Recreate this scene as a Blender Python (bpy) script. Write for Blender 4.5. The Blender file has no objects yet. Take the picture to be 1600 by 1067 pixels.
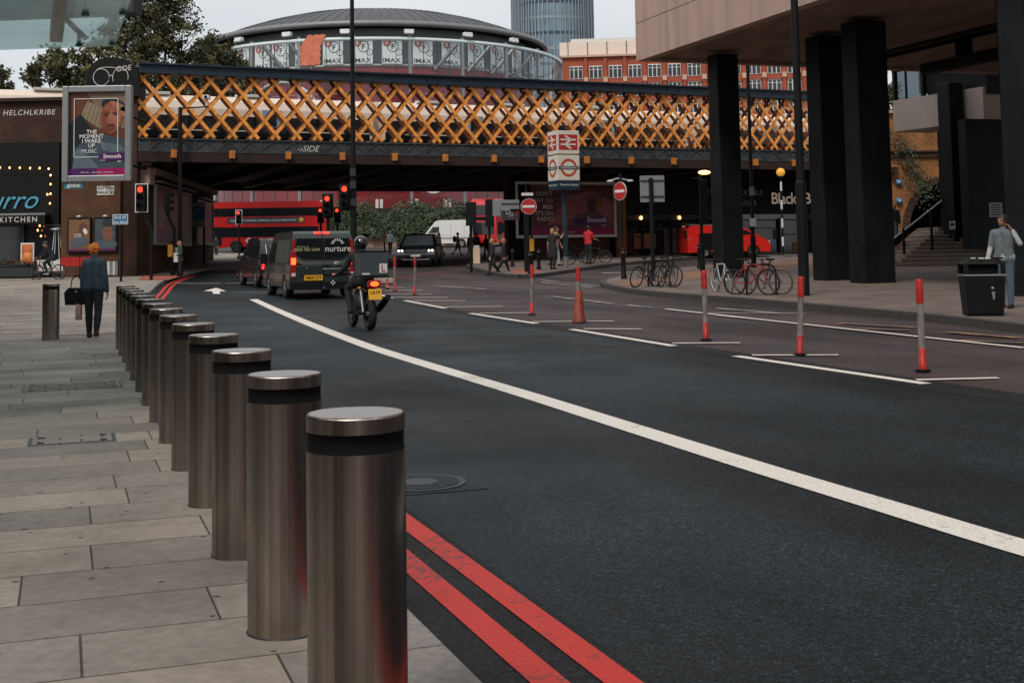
import bpy, bmesh, math, random
from mathutils import Vector, Matrix
PI = math.pi
R = math.radians
scn = bpy.context.scene
col = scn.collection

# ------------------------------------------------------------------ camera, sky, sun, exposure
CAM_H = 1.48
PITCH, ROLL, FPX, PY = R(4.4), R(-1.0), 2000.0, 237.5
cd = bpy.data.cameras.new("camera"); cam = bpy.data.objects.new("camera", cd); col.objects.link(cam)
CR = Matrix.Rotation(R(90) + PITCH, 3, 'X') @ Matrix.Rotation(ROLL, 3, 'Z')
cam.matrix_world = Matrix.Translation((0, 0, CAM_H)) @ CR.to_4x4()
cd.sensor_fit = 'HORIZONTAL'; cd.sensor_width = 36; cd.lens = 36 * FPX / 1600
cd.shift_y = -(533.5 - PY) / 1600
cd.clip_start = 0.1; cd.clip_end = 3000
cd.dof.use_dof = False
scn.camera = cam

SUN_EL, SUN_AZ = R(48), R(205)          # sun behind the camera, a little to the left
w = bpy.data.worlds.new("World"); scn.world = w; w.use_nodes = True
nt = w.node_tree; nt.nodes.clear()
sky = nt.nodes.new('ShaderNodeTexSky'); sky.sky_type = 'NISHITA'; sky.sun_disc = False
sky.sun_elevation = SUN_EL; sky.sun_rotation = SUN_AZ; sky.dust_density = 4.0; sky.air_density = 1.0
tc = nt.nodes.new('ShaderNodeTexCoord')
mp = nt.nodes.new('ShaderNodeMapping'); mp.inputs['Scale'].default_value = (1.5, 1.5, 5)
nz = nt.nodes.new('ShaderNodeTexNoise'); nz.inputs['Scale'].default_value = 1.6; nz.inputs['Detail'].default_value = 5
cr = nt.nodes.new('ShaderNodeValToRGB')
cr.color_ramp.elements[0].position = .3; cr.color_ramp.elements[0].color = (4.9, 5.25, 5.6, 1)
cr.color_ramp.elements[1].position = .75; cr.color_ramp.elements[1].color = (6.9, 7.05, 7.2, 1)
mx = nt.nodes.new('ShaderNodeMix'); mx.data_type = 'RGBA'; mx.inputs['Factor'].default_value = .94
bg = nt.nodes.new('ShaderNodeBackground'); bg.inputs['Strength'].default_value = .10
out = nt.nodes.new('ShaderNodeOutputWorld')
L = nt.links.new
L(tc.outputs['Generated'], mp.inputs['Vector']); L(mp.outputs['Vector'], nz.inputs['Vector'])
L(nz.outputs['Fac'], cr.inputs['Fac']); L(sky.outputs['Color'], mx.inputs['A']); L(cr.outputs['Color'], mx.inputs['B'])
L(mx.outputs['Result'], bg.inputs['Color']); L(bg.outputs['Background'], out.inputs['Surface'])
sd = bpy.data.lights.new("sun", 'SUN'); sd.energy = 1.5; sd.angle = R(14); sd.color = (1, .93, .84)
so = bpy.data.objects.new("sun", sd); col.objects.link(so)
# light travels from the sun: azimuth measured like the sky texture (clockwise from +Y)
sdir = Vector((math.sin(SUN_AZ) * math.cos(SUN_EL), math.cos(SUN_AZ) * math.cos(SUN_EL), math.sin(SUN_EL)))
so.rotation_euler = sdir.to_track_quat('Z', 'Y').to_euler()
scn.view_settings.view_transform = 'Standard'; scn.view_settings.look = 'None'
scn.view_settings.gamma = 1; scn.view_settings.use_curve_mapping = False
scn.view_settings.exposure = 0.32

# ------------------------------------------------------------------ ground shape and survey helpers
def sp(x): return math.log1p(math.exp(x)) if x < 30 else x
def G(Y):                                 # the street dips level near us and climbs gently to the bridge and beyond
    return .28 * (sp((Y - 45) / 10) - sp((Y - 120) / 10))
def ray(u, v):
    return CR @ Vector(((u - 800) / FPX, -(v - PY) / FPX, -1))
def P(u, v, Y):                           # surveyed point: photo bearing at known distance
    d = ray(u, v); return Vector((0, 0, CAM_H)) + d * (Y / d.y)
def GP(u, v, off=0.0):                    # where a bearing meets the ground
    d = ray(u, v); d = d / d.y
    Y = 2.0
    while Y < 300:
        if CAM_H + d.z * Y <= G(Y) + off: break
        Y += .05
    return Vector((d.x * Y, Y, G(Y) + off))
KERB = .12
def onp(x, y, off=KERB): return Vector((x, y, G(y) + off))
def XU(u, Y): return P(u, 392, Y).x

# ------------------------------------------------------------------ materials
MATS = {}
def nodes_of(name):
    m = bpy.data.materials.new(name); m.use_nodes = True
    t = m.node_tree; b = t.nodes['Principled BSDF']; return m, t, b
def frosted(name):
    m, t, b = nodes_of(name); n, l = t.nodes, t.links.new
    tr = n.new('ShaderNodeBsdfTransparent'); tr.inputs['Color'].default_value = (.72, .84, .84, 1)
    tl = n.new('ShaderNodeBsdfTranslucent'); tl.inputs['Color'].default_value = (.28, .42, .44, 1)
    gl = n.new('ShaderNodeBsdfGlossy'); gl.inputs['Roughness'].default_value = .04
    z = n.new('ShaderNodeTexNoise'); z.inputs['Scale'].default_value = 1.2; z.inputs['Detail'].default_value = 5; g = n.new('ShaderNodeNewGeometry'); l(g.outputs['Position'], z.inputs['Vector'])
    r = n.new('ShaderNodeMapRange'); r.inputs['To Min'].default_value = .06; r.inputs['To Max'].default_value = .25; l(z.outputs['Fac'], r.inputs['Value'])
    a = n.new('ShaderNodeMixShader'); l(r.outputs['Result'], a.inputs['Fac']); l(tr.outputs[0], a.inputs[1]); l(tl.outputs[0], a.inputs[2])
    lw = n.new('ShaderNodeLayerWeight'); lw.inputs['Blend'].default_value = .5; pw = n.new('ShaderNodeMath'); pw.operation = 'POWER'; pw.inputs[1].default_value = 4; l(lw.outputs['Facing'], pw.inputs[0]); f = n.new('ShaderNodeMath'); f.operation = 'MULTIPLY_ADD'; f.inputs[1].default_value = .45; f.inputs[2].default_value = .03; l(pw.outputs[0], f.inputs[0]); c = n.new('ShaderNodeMixShader'); l(f.outputs[0], c.inputs['Fac']); l(a.outputs[0], c.inputs[1]); l(gl.outputs[0], c.inputs[2])
    l(c.outputs[0], n['Material Output'].inputs['Surface']); MATS[name] = m; return m
def mat(name, c, rough=.6, metal=0, var=.12, scale=3.0, bump=0.0, bscale=60, spec=.5, coat=0, stretch=None, emit=None):
    if name in MATS: return MATS[name]
    m, t, b = nodes_of(name)
    n, l = t.nodes, t.links.new
    g = n.new('ShaderNodeNewGeometry'); vec = g.outputs['Position']
    if stretch:
        q = n.new('ShaderNodeMapping'); q.inputs['Scale'].default_value = stretch; l(vec, q.inputs['Vector']); vec = q.outputs['Vector']
    if var:
        z = n.new('ShaderNodeTexNoise'); z.inputs['Scale'].default_value = scale; z.inputs['Detail'].default_value = 6
        l(vec, z.inputs['Vector'])
        r = n.new('ShaderNodeMapRange'); r.inputs['From Min'].default_value = .25; r.inputs['From Max'].default_value = .75
        r.inputs['To Min'].default_value = 1 - var; r.inputs['To Max'].default_value = 1 + var
        l(z.outputs['Fac'], r.inputs['Value'])
        x = n.new('ShaderNodeVectorMath'); x.operation = 'SCALE'; x.inputs[0].default_value = c[:3]
        l(r.outputs['Result'], x.inputs['Scale']); l(x.outputs['Vector'], b.inputs['Base Color'])
    else: b.inputs['Base Color'].default_value = (*c[:3], 1)
    b.inputs['Roughness'].default_value = rough; b.inputs['Metallic'].default_value = metal
    b.inputs['Specular IOR Level'].default_value = spec; b.inputs['Coat Weight'].default_value = coat
    b.inputs['Coat Roughness'].default_value = .05
    if bump:
        z2 = n.new('ShaderNodeTexNoise'); z2.inputs['Scale'].default_value = bscale; z2.inputs['Detail'].default_value = 4
        l(vec, z2.inputs['Vector'])
        bp = n.new('ShaderNodeBump'); bp.inputs['Strength'].default_value = bump; bp.inputs['Distance'].default_value = .01
        l(z2.outputs['Fac'], bp.inputs['Height']); l(bp.outputs['Normal'], b.inputs['Normal'])
    if emit:
        b.inputs['Emission Color'].default_value = (*emit[:3], 1); b.inputs['Emission Strength'].default_value = emit[3]
    MATS[name] = m; return m

def brick_mat(name, c1, c2, mortar, sx, sy, rot=(0, 0, 0), mort=.01, rough=.85, bump=.3, offset=.5, squash=1.0, sqf=2, spots=False, patch=.25, pscale=.8, edge=0):
    m, t, b = nodes_of(name); n, l = t.nodes, t.links.new
    g = n.new('ShaderNodeNewGeometry'); q = n.new('ShaderNodeMapping'); q.inputs['Rotation'].default_value = rot
    l(g.outputs['Position'], q.inputs['Vector'])
    k = n.new('ShaderNodeTexBrick'); k.offset = offset; k.squash = squash; k.squash_frequency = sqf
    k.inputs['Color1'].default_value = (*c1, 1); k.inputs['Color2'].default_value = (*c2, 1); k.inputs['Mortar'].default_value = (*mortar, 1)
    k.inputs['Scale'].default_value = 1; k.inputs['Mortar Size'].default_value = mort; k.inputs['Mortar Smooth'].default_value = .2
    k.inputs['Brick Width'].default_value = sx; k.inputs['Row Height'].default_value = sy; k.inputs['Bias'].default_value = 0
    if spots:
        sx_ = n.new('ShaderNodeSeparateXYZ'); l(q.outputs['Vector'], sx_.inputs[0])
        dv = n.new('ShaderNodeMath'); dv.operation = 'DIVIDE'; dv.inputs[1].default_value = sy; l(sx_.outputs['Y'], dv.inputs[0])
        fl = n.new('ShaderNodeMath'); fl.operation = 'FLOOR'; l(dv.outputs[0], fl.inputs[0])
        wn = n.new('ShaderNodeTexWhiteNoise'); wn.noise_dimensions = '1D'; l(fl.outputs[0], wn.inputs['W'])
        ma = n.new('ShaderNodeMath'); ma.operation = 'MULTIPLY_ADD'; ma.inputs[1].default_value = sx * 3; l(wn.outputs['Value'], ma.inputs[0]); l(sx_.outputs['X'], ma.inputs[2])
        cb = n.new('ShaderNodeCombineXYZ'); l(ma.outputs[0], cb.inputs['X']); l(sx_.outputs['Y'], cb.inputs['Y']); l(cb.outputs[0], k.inputs['Vector'])
    else: l(q.outputs['Vector'], k.inputs['Vector'])
    z = n.new('ShaderNodeTexNoise'); z.inputs['Scale'].default_value = pscale; z.inputs['Detail'].default_value = 8; z.inputs['Roughness'].default_value = .65
    l(g.outputs['Position'], z.inputs['Vector'])
    r = n.new('ShaderNodeMapRange'); r.inputs['From Min'].default_value = .3; r.inputs['From Max'].default_value = .7
    r.inputs['To Min'].default_value = 1 - patch; r.inputs['To Max'].default_value = 1 + patch; l(z.outputs['Fac'], r.inputs['Value'])
    x = n.new('ShaderNodeVectorMath'); x.operation = 'SCALE'; l(k.outputs['Color'], x.inputs[0]); l(r.outputs['Result'], x.inputs['Scale'])
    res = x.outputs['Vector']
    if spots:
        v = n.new('ShaderNodeTexVoronoi'); v.voronoi_dimensions = '2D'; v.inputs['Scale'].default_value = 3.2; v.inputs['Randomness'].default_value = 1
        l(g.outputs['Position'], v.inputs['Vector'])
        z3 = n.new('ShaderNodeTexNoise'); z3.inputs['Scale'].default_value = 30; l(g.outputs['Position'], z3.inputs['Vector'])
        ad = n.new('ShaderNodeMath'); ad.operation = 'MULTIPLY_ADD'; ad.inputs[1].default_value = .03; l(z3.outputs['Fac'], ad.inputs[0]); l(v.outputs['Distance'], ad.inputs[2])
        sc_ = n.new('ShaderNodeSeparateColor'); l(v.outputs['Color'], sc_.inputs['Color']); ad2 = n.new('ShaderNodeMath'); ad2.operation = 'MULTIPLY_ADD'; ad2.inputs[1].default_value = .075; l(sc_.outputs['Red'], ad2.inputs[0]); l(ad.outputs[0], ad2.inputs[2])
        st_ = n.new('ShaderNodeTexNoise'); st_.inputs['Scale'].default_value = 16; st_.inputs['Detail'].default_value = 10; st_.inputs['Roughness'].default_value = .7; l(g.outputs['Position'], st_.inputs['Vector'])
        rs_ = n.new('ShaderNodeMapRange'); rs_.inputs['From Min'].default_value = .38; rs_.inputs['From Max'].default_value = .62; rs_.inputs['To Min'].default_value = .84; rs_.inputs['To Max'].default_value = 1.08; l(st_.outputs['Fac'], rs_.inputs['Value'])
        x3 = n.new('ShaderNodeVectorMath'); x3.operation = 'SCALE'; l(res, x3.inputs[0]); l(rs_.outputs['Result'], x3.inputs['Scale']); res = x3.outputs['Vector']; ad = ad2
        s2 = n.new('ShaderNodeMapRange'); s2.inputs['From Min'].default_value = .068; s2.inputs['From Max'].default_value = .084
        s2.inputs['To Min'].default_value = .3; s2.inputs['To Max'].default_value = 1; l(ad.outputs[0], s2.inputs['Value'])
        x2 = n.new('ShaderNodeVectorMath'); x2.operation = 'SCALE'; l(res, x2.inputs[0]); l(s2.outputs['Result'], x2.inputs['Scale']); res = x2.outputs['Vector']
    l(res, b.inputs['Base Color']); b.inputs['Roughness'].default_value = rough; b.inputs['Specular IOR Level'].default_value = .35
    z2 = n.new('ShaderNodeTexNoise'); z2.inputs['Scale'].default_value = 55; z2.inputs['Detail'].default_value = 3; l(g.outputs['Position'], z2.inputs['Vector'])
    mm = n.new('ShaderNodeMath'); mm.operation = 'MULTIPLY_ADD'; mm.inputs[1].default_value = -1.6; l(k.outputs['Fac'], mm.inputs[0]); l(z2.outputs['Fac'], mm.inputs[2])
    bp = n.new('ShaderNodeBump'); bp.inputs['Strength'].default_value = bump; bp.inputs['Distance'].default_value = .006
    l(mm.outputs[0], bp.inputs['Height']); l(bp.outputs['Normal'], b.inputs['Normal'])
    MATS[name] = m; return m

def asphalt_mat(name, c, grain=.5, patch=.25, rough=.75, tint2=None, crack=False):
    m, t, b = nodes_of(name); n, l = t.nodes, t.links.new
    g = n.new('ShaderNodeNewGeometry')
    def noise(sc, det=4, ro=.6, st=None):
        src = g.outputs['Position']
        if st:
            q = n.new('ShaderNodeMapping'); q.inputs['Rotation'].default_value = (0, 0, R(-19)); l(src, q.inputs['Vector'])
            q2 = n.new('ShaderNodeMapping'); q2.inputs['Scale'].default_value = st; l(q.outputs['Vector'], q2.inputs['Vector']); src = q2.outputs['Vector']
        z = n.new('ShaderNodeTexNoise'); z.inputs['Scale'].default_value = sc; z.inputs['Detail'].default_value = det; z.inputs['Roughness'].default_value = ro
        l(src, z.inputs['Vector']); return z.outputs['Fac']
    def rng(s, a, b_, lo, hi):
        r = n.new('ShaderNodeMapRange'); r.inputs['From Min'].default_value = a; r.inputs['From Max'].default_value = b_
        r.inputs['To Min'].default_value = lo; r.inputs['To Max'].default_value = hi; l(s, r.inputs['Value']); return r.outputs['Result']
    big = rng(noise(.35, 6, .6, (1, .35, 1)), .4, .6, 1 - patch, 1 + patch)
    v = n.new('ShaderNodeTexVoronoi'); v.inputs['Scale'].default_value = 115; l(g.outputs['Position'], v.inputs['Vector'])
    sepc = n.new('ShaderNodeSeparateColor'); l(v.outputs['Color'], sepc.inputs['Color'])
    st0 = rng(sepc.outputs['Red'], 0, 1, 1 - grain, 1 + grain * .6); stb = rng(sepc.outputs['Green'], .88, .92, 1, 1 + grain * 1.6)
    fine = rng(noise(28, 5, .8), .3, .7, 1 - grain * .6, 1 + grain * .6)
    def mul(a, b_):
        k = n.new('ShaderNodeMath'); k.operation = 'MULTIPLY'; l(a, k.inputs[0]); l(b_, k.inputs[1]); return k.outputs[0]
    f = mul(mul(mul(big, fine), st0), stb)
    mxn = n.new('ShaderNodeMix'); mxn.data_type = 'RGBA'; mxn.inputs['A'].default_value = (*c, 1); mxn.inputs['B'].default_value = (*(tint2 or c), 1)
    l(rng(noise(.6, 5), .4, .6, 0, 1), mxn.inputs['Factor'])
    x = n.new('ShaderNodeVectorMath'); x.operation = 'SCALE'; l(mxn.outputs['Result'], x.inputs[0]); l(f, x.inputs['Scale'])
    l(x.outputs['Vector'], b.inputs['Base Color'])
    l(rng(noise(.5, 5), .3, .7, rough - .08, rough + .1), b.inputs['Roughness']); b.inputs['Specular IOR Level'].default_value = .17
    bp = n.new('ShaderNodeBump'); bp.inputs['Strength'].default_value = .55; bp.inputs['Distance'].default_value = .008
    l(v.outputs['Distance'], bp.inputs['Height']); l(bp.outputs['Normal'], b.inputs['Normal'])
    MATS[name] = m; return m

def paint_mat(name, c, wear=.35, under=(.035, .038, .042), rough=.65):
    m, t, b = nodes_of(name); n, l = t.nodes, t.links.new
    g = n.new('ShaderNodeNewGeometry')
    z = n.new('ShaderNodeTexNoise'); z.inputs['Scale'].default_value = 22; z.inputs['Detail'].default_value = 8; z.inputs['Roughness'].default_value = .75
    z1 = n.new('ShaderNodeTexNoise'); z1.inputs['Scale'].default_value = 1.3; z1.inputs['Detail'].default_value = 3
    l(g.outputs['Position'], z.inputs['Vector']); l(g.outputs['Position'], z1.inputs['Vector'])
    a = n.new('ShaderNodeMath'); a.operation = 'MULTIPLY_ADD'; a.inputs[1].default_value = .5; l(z1.outputs['Fac'], a.inputs[0]); l(z.outputs['Fac'], a.inputs[2])
    r = n.new('ShaderNodeMapRange'); r.inputs['From Min'].default_value = .5 + wear * .5 - .1; r.inputs['From Max'].default_value = .5 + wear * .5 + .06
    r.inputs['To Min'].default_value = 1 if wear < 0 else 0; r.inputs['To Max'].default_value = 1
    l(a.outputs[0], r.inputs['Value'])
    mxn = n.new('ShaderNodeMix'); mxn.data_type = 'RGBA'; mxn.inputs['A'].default_value = (*under, 1); mxn.inputs['B'].default_value = (*c, 1)
    l(r.outputs['Result'], mxn.inputs['Factor'])
    z4 = n.new('ShaderNodeTexNoise'); z4.inputs['Scale'].default_value = 60; z4.inputs['Detail'].default_value = 4; l(g.outputs['Position'], z4.inputs['Vector'])
    r4 = n.new('ShaderNodeMapRange'); r4.inputs['From Min'].default_value = .3; r4.inputs['From Max'].default_value = .6; r4.inputs['To Min'].default_value = .72; r4.inputs['To Max'].default_value = 1; l(z4.outputs['Fac'], r4.inputs['Value'])
    x = n.new('ShaderNodeVectorMath'); x.operation = 'SCALE'; l(mxn.outputs['Result'], x.inputs[0]); l(r4.outputs['Result'], x.inputs['Scale'])
    l(x.outputs['Vector'], b.inputs['Base Color']); b.inputs['Roughness'].default_value = rough
    bp = n.new('ShaderNodeBump'); bp.inputs['Strength'].default_value = .4; bp.inputs['Distance'].default_value = .004
    l(z.outputs['Fac'], bp.inputs['Height']); l(bp.outputs['Normal'], b.inputs['Normal'])
    MATS[name] = m; return m

def steel_mat():
    m, t, b = nodes_of('brushed_steel'); n, l = t.nodes, t.links.new
    g = n.new('ShaderNodeTexCoord'); q = n.new('ShaderNodeMapping'); q.inputs['Scale'].default_value = (55, 55, .5)
    l(g.outputs['Object'], q.inputs['Vector'])
    z = n.new('ShaderNodeTexNoise'); z.inputs['Scale'].default_value = 1; z.inputs['Detail'].default_value = 4; l(q.outputs['Vector'], z.inputs['Vector'])
    z2 = n.new('ShaderNodeTexNoise'); z2.inputs['Scale'].default_value = 5; z2.inputs['Detail'].default_value = 9; z2.inputs['Roughness'].default_value = .7; l(g.outputs['Object'], z2.inputs['Vector'])
    def rng(s, a, b_, lo, hi):
        r = n.new('ShaderNodeMapRange'); r.inputs['From Min'].default_value = a; r.inputs['From Max'].default_value = b_
        r.inputs['To Min'].default_value = lo; r.inputs['To Max'].default_value = hi; l(s, r.inputs['Value']); return r.outputs['Result']
    l(rng(z2.outputs['Fac'], .3, .75, .25, .29), b.inputs['Roughness'])
    x = n.new('ShaderNodeVectorMath'); x.operation = 'SCALE'; x.inputs[0].default_value = (.38, .33, .295)
    q3 = n.new('ShaderNodeMapping'); q3.inputs['Scale'].default_value = (16, 16, .12); l(g.outputs['Object'], q3.inputs['Vector']); z5 = n.new('ShaderNodeTexNoise'); z5.inputs['Scale'].default_value = 1; z5.inputs['Detail'].default_value = 5; l(q3.outputs['Vector'], z5.inputs['Vector'])  # broad vertical bands in the colour imitate streaks of reflected light
    a0 = n.new('ShaderNodeMath'); a0.operation = 'MULTIPLY'; l(rng(z.outputs['Fac'], .3, .7, .8, 1.15), a0.inputs[0]); l(rng(z5.outputs['Fac'], .35, .65, .55, 1.3), a0.inputs[1])
    a = n.new('ShaderNodeMath'); a.operation = 'MULTIPLY'; l(a0.outputs[0], a.inputs[0]); l(rng(z2.outputs['Fac'], .35, .65, .97, 1.02), a.inputs[1])
    l(a.outputs[0], x.inputs['Scale']); l(x.outputs['Vector'], b.inputs['Base Color'])
    b.inputs['Metallic'].default_value = 1; b.inputs['Anisotropic'].default_value = .85; b.inputs['Anisotropic Rotation'].default_value = ANISO
    tg = n.new('ShaderNodeTangent'); tg.direction_type = 'RADIAL'; tg.axis = 'Z'; l(tg.outputs[0], b.inputs['Tangent'])
    MATS['brushed_steel'] = m; return m
ANISO = 0.0

def glass_mat(name, c=(.6, .7, .72), fac=.25, rough=.03):
    m, t, b = nodes_of(name); n, l = t.nodes, t.links.new
    tr = n.new('ShaderNodeBsdfTransparent'); tr.inputs['Color'].default_value = (*c, 1)
    gl = n.new('ShaderNodeBsdfGlossy'); gl.inputs['Roughness'].default_value = rough; gl.inputs['Color'].default_value = (.9, .95, 1, 1)
    lw = n.new('ShaderNodeLayerWeight'); lw.inputs['Blend'].default_value = .5; pw = n.new('ShaderNodeMath'); pw.operation = 'POWER'; pw.inputs[1].default_value = 4; l(lw.outputs['Facing'], pw.inputs[0]); fr = n.new('ShaderNodeMath'); fr.operation = 'MULTIPLY_ADD'; fr.inputs[1].default_value = .6; fr.inputs[2].default_value = .03; l(pw.outputs[0], fr.inputs[0])
    ad = n.new('ShaderNodeMath'); ad.operation = 'ADD'; ad.use_clamp = True; ad.inputs[1].default_value = fac; l(fr.outputs[0], ad.inputs[0])
    mxs = n.new('ShaderNodeMixShader'); l(ad.outputs[0], mxs.inputs['Fac']); l(tr.outputs[0], mxs.inputs[1]); l(gl.outputs[0], mxs.inputs[2])
    l(mxs.outputs[0], n['Material Output'].inputs['Surface']); MATS[name] = m; return m

steel = steel_mat()
M_steeltop = mat('steel_top', (.55, .52, .49), .35, metal=1, var=.06, scale=12)
M_asph = asphalt_mat('fresh_asphalt', (.0125, .0195, .0230), grain=.95, patch=.45, rough=.54, tint2=(.0165, .0225, .026))
M_asph_old = asphalt_mat('worn_asphalt', (.078, .055, .053), grain=.4, patch=.3, rough=.68, tint2=(.060, .052, .055))
M_asph_dark = asphalt_mat('tar_strip', (.022, .022, .024), grain=.6, patch=.3, rough=.7)
M_paving = brick_mat('stone_paving', (.38, .32, .265), (.23, .208, .185), (.075, .062, .05), 1.15, .5, rot=(0, 0, R(-19.4)), mort=.0055, spots=True, patch=.34, squash=.8, sqf=3, offset=.43, pscale=.8)
M_paving2 = brick_mat('concrete_paving', (.20, .15, .125), (.15, .12, .105), (.06, .05, .045), .9, .6, rot=(0, 0, R(-19.4)), mort=.008, patch=.3, spots=True)
M_redpave = brick_mat('red_tactile_paving', (.42, .12, .085), (.36, .11, .08), (.15, .07, .05), .4, .4, rot=(0, 0, R(-19.4)), mort=.01)
M_brownpave = brick_mat('brown_block_paving', (.30, .15, .09), (.24, .13, .085), (.08, .05, .04), .22, .11, rot=(0, 0, R(-19.4)), mort=.006)
M_kerb = mat('granite_kerb', (.25, .225, .205), .8, var=.25, scale=25, bump=.4, bscale=90)
M_white = paint_mat('white_road_paint', (.86, .80, .72), wear=.20)
M_wornwhite = paint_mat('worn_white_paint', (.62, .58, .55), wear=.5, under=(.10, .085, .085))
M_red = paint_mat('red_road_paint', (.60, .032, .020), wear=.30)
M_yellowp = paint_mat('worn_yellow_paint', (.55, .30, .10), wear=.62, under=(.105, .088, .088))
M_brick = brick_mat('yellow_stock_brick', (.38, .15, .036), (.24, .09, .026), (.14, .10, .07), .23, .075, rot=(R(90), 0, 0), mort=.008, patch=.45, pscale=.6)
M_brickdark = brick_mat('sooty_brick', (.065, .028, .016), (.042, .019, .012), (.04, .03, .024), .23, .075, rot=(R(90), 0, 0), mort=.008, patch=.4)
M_redbrick = brick_mat('red_brick', (.40, .085, .04), (.33, .07, .035), (.30, .12, .08), .23, .075, rot=(R(90), 0, 0), mort=.006, patch=.15)
M_black = mat('black_paint', (.006, .0065, .007), .6, var=.2, spec=.22)
M_blackmatt = mat('matt_black', (.005, .005, .006), .85, spec=.15)
M_darkgrey = mat('dark_grey_metal', (.035, .038, .042), .5, metal=.3)
M_greymetal = mat('grey_metal', (.28, .29, .30), .45, metal=.6)
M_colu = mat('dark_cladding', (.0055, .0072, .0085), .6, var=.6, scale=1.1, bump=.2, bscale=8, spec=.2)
M_rubber = mat('tyre_rubber', (.012, .012, .012), .85)
M_orange = mat('orange_paint', (.84, .32, .06), .5, var=.5, scale=4.5, bump=.2, bscale=20)
M_orangeshade = mat('shaded_orange_paint', (.20, .062, .014), .6, var=.4, scale=1.5)  # darker copy of the orange paint, shade of the inner lattices put into its colour
M_navy = mat('navy_paint', (.009, .024, .041), .55, var=.3, scale=1.5, stretch=(1, 1, 3), bump=.15, bscale=6)
M_girder = mat('dirty_grey_paint', (.040, .047, .053), .6, var=.5, scale=1.6, bump=.2, bscale=8)
M_soffit = mat('dark_steel_soffit', (.024, .011, .008), .8, var=.5)
M_cream = mat('cream_coach_paint', (.80, .66, .55), .4, var=.08)
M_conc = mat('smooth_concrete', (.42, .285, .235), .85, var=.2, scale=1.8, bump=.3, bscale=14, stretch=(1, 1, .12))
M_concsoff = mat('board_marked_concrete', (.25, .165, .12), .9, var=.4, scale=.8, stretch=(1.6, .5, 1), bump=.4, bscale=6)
M_wht = mat('white_plastic', (.72, .72, .70), .4, var=.04)
M_offwht = mat('off_white_panel', (.62, .60, .56), .5, var=.08)
M_glassdark = mat('dark_window_glass', (.012, .015, .018), .06, var=.0, spec=.7)
M_glassgrey = mat('grey_window_glass', (.06, .075, .085), .08, var=.3, scale=.6, spec=.8)
M_redpl = mat('red_plastic', (.42, .014, .012), .5, var=.35, scale=8)
M_buspaint = mat('bus_red_paint', (.60, .012, .012), .3, var=.03, coat=.5)
M_blue = mat('sign_blue', (.03, .16, .33), .4, var=.05)
M_yel = mat('plate_yellow', (.80, .42, .03), .4, var=.05)
M_skin = mat('light_skin', (.48, .25, .17), .55, var=.08)
M_skin2 = mat('tan_skin', (.27, .13, .08), .55, var=.08)
M_ltred = mat('lit_red_lens', (.7, .02, .01), .3, var=0, emit=(1, .02, .01, 5))
M_litamber = mat('lit_red_amber_lens', (.7, .1, .01), .3, var=0, emit=(1, .06, .01, 4))
M_taill = mat('lit_tail_lamp', (.6, .02, .01), .3, var=0, emit=(1, .03, .015, 3.5))
M_tailoff = mat('tail_lamp_red', (.35, .01, .01), .2, var=0, coat=.5)
M_bulb = mat('warm_bulb', (1, .6, .3), .3, var=0, emit=(1, .38, .10, 6))
M_head = mat('lit_headlamp', (.9, .85, .7), .2, var=0, emit=(1, .9, .65, 3))
M_chrome = mat('chrome', (.6, .6, .6), .15, metal=1, var=0)
M_leaf = mat('leaf_green', (.062, .066, .026), .7, var=.45, scale=.8)
M_leaf2 = mat('leaf_light', (.12, .115, .045), .7, var=.45, scale=.8)
M_hedge = mat('ivy_leaf', (.035, .06, .028), .6, var=.5, scale=.9)
M_bark = mat('bark', (.05, .035, .025), .9, var=.4, scale=6)

# ------------------------------------------------------------------ mesh builder
_tc = {}
def text_geo(s, offset=0.0, shear=0.0, space=1.0):
    key = (s, offset, shear, space)
    if key in _tc: return _tc[key]
    cu = bpy.data.curves.new('t', 'FONT'); cu.body = s; cu.size = 1; cu.offset = offset; cu.shear = shear; cu.space_character = space
    cu.resolution_u = 3; cu.fill_mode = 'FRONT'
    o = bpy.data.objects.new('t', cu); col.objects.link(o)
    dg = bpy.context.evaluated_depsgraph_get(); me = bpy.data.meshes.new_from_object(o.evaluated_get(dg))
    vs = [v.co.copy() for v in me.vertices]; fs = [tuple(p.vertices) for p in me.polygons]
    bpy.data.objects.remove(o); bpy.data.curves.remove(cu); bpy.data.meshes.remove(me)
    _tc[key] = (vs, fs); return _tc[key]

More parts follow.
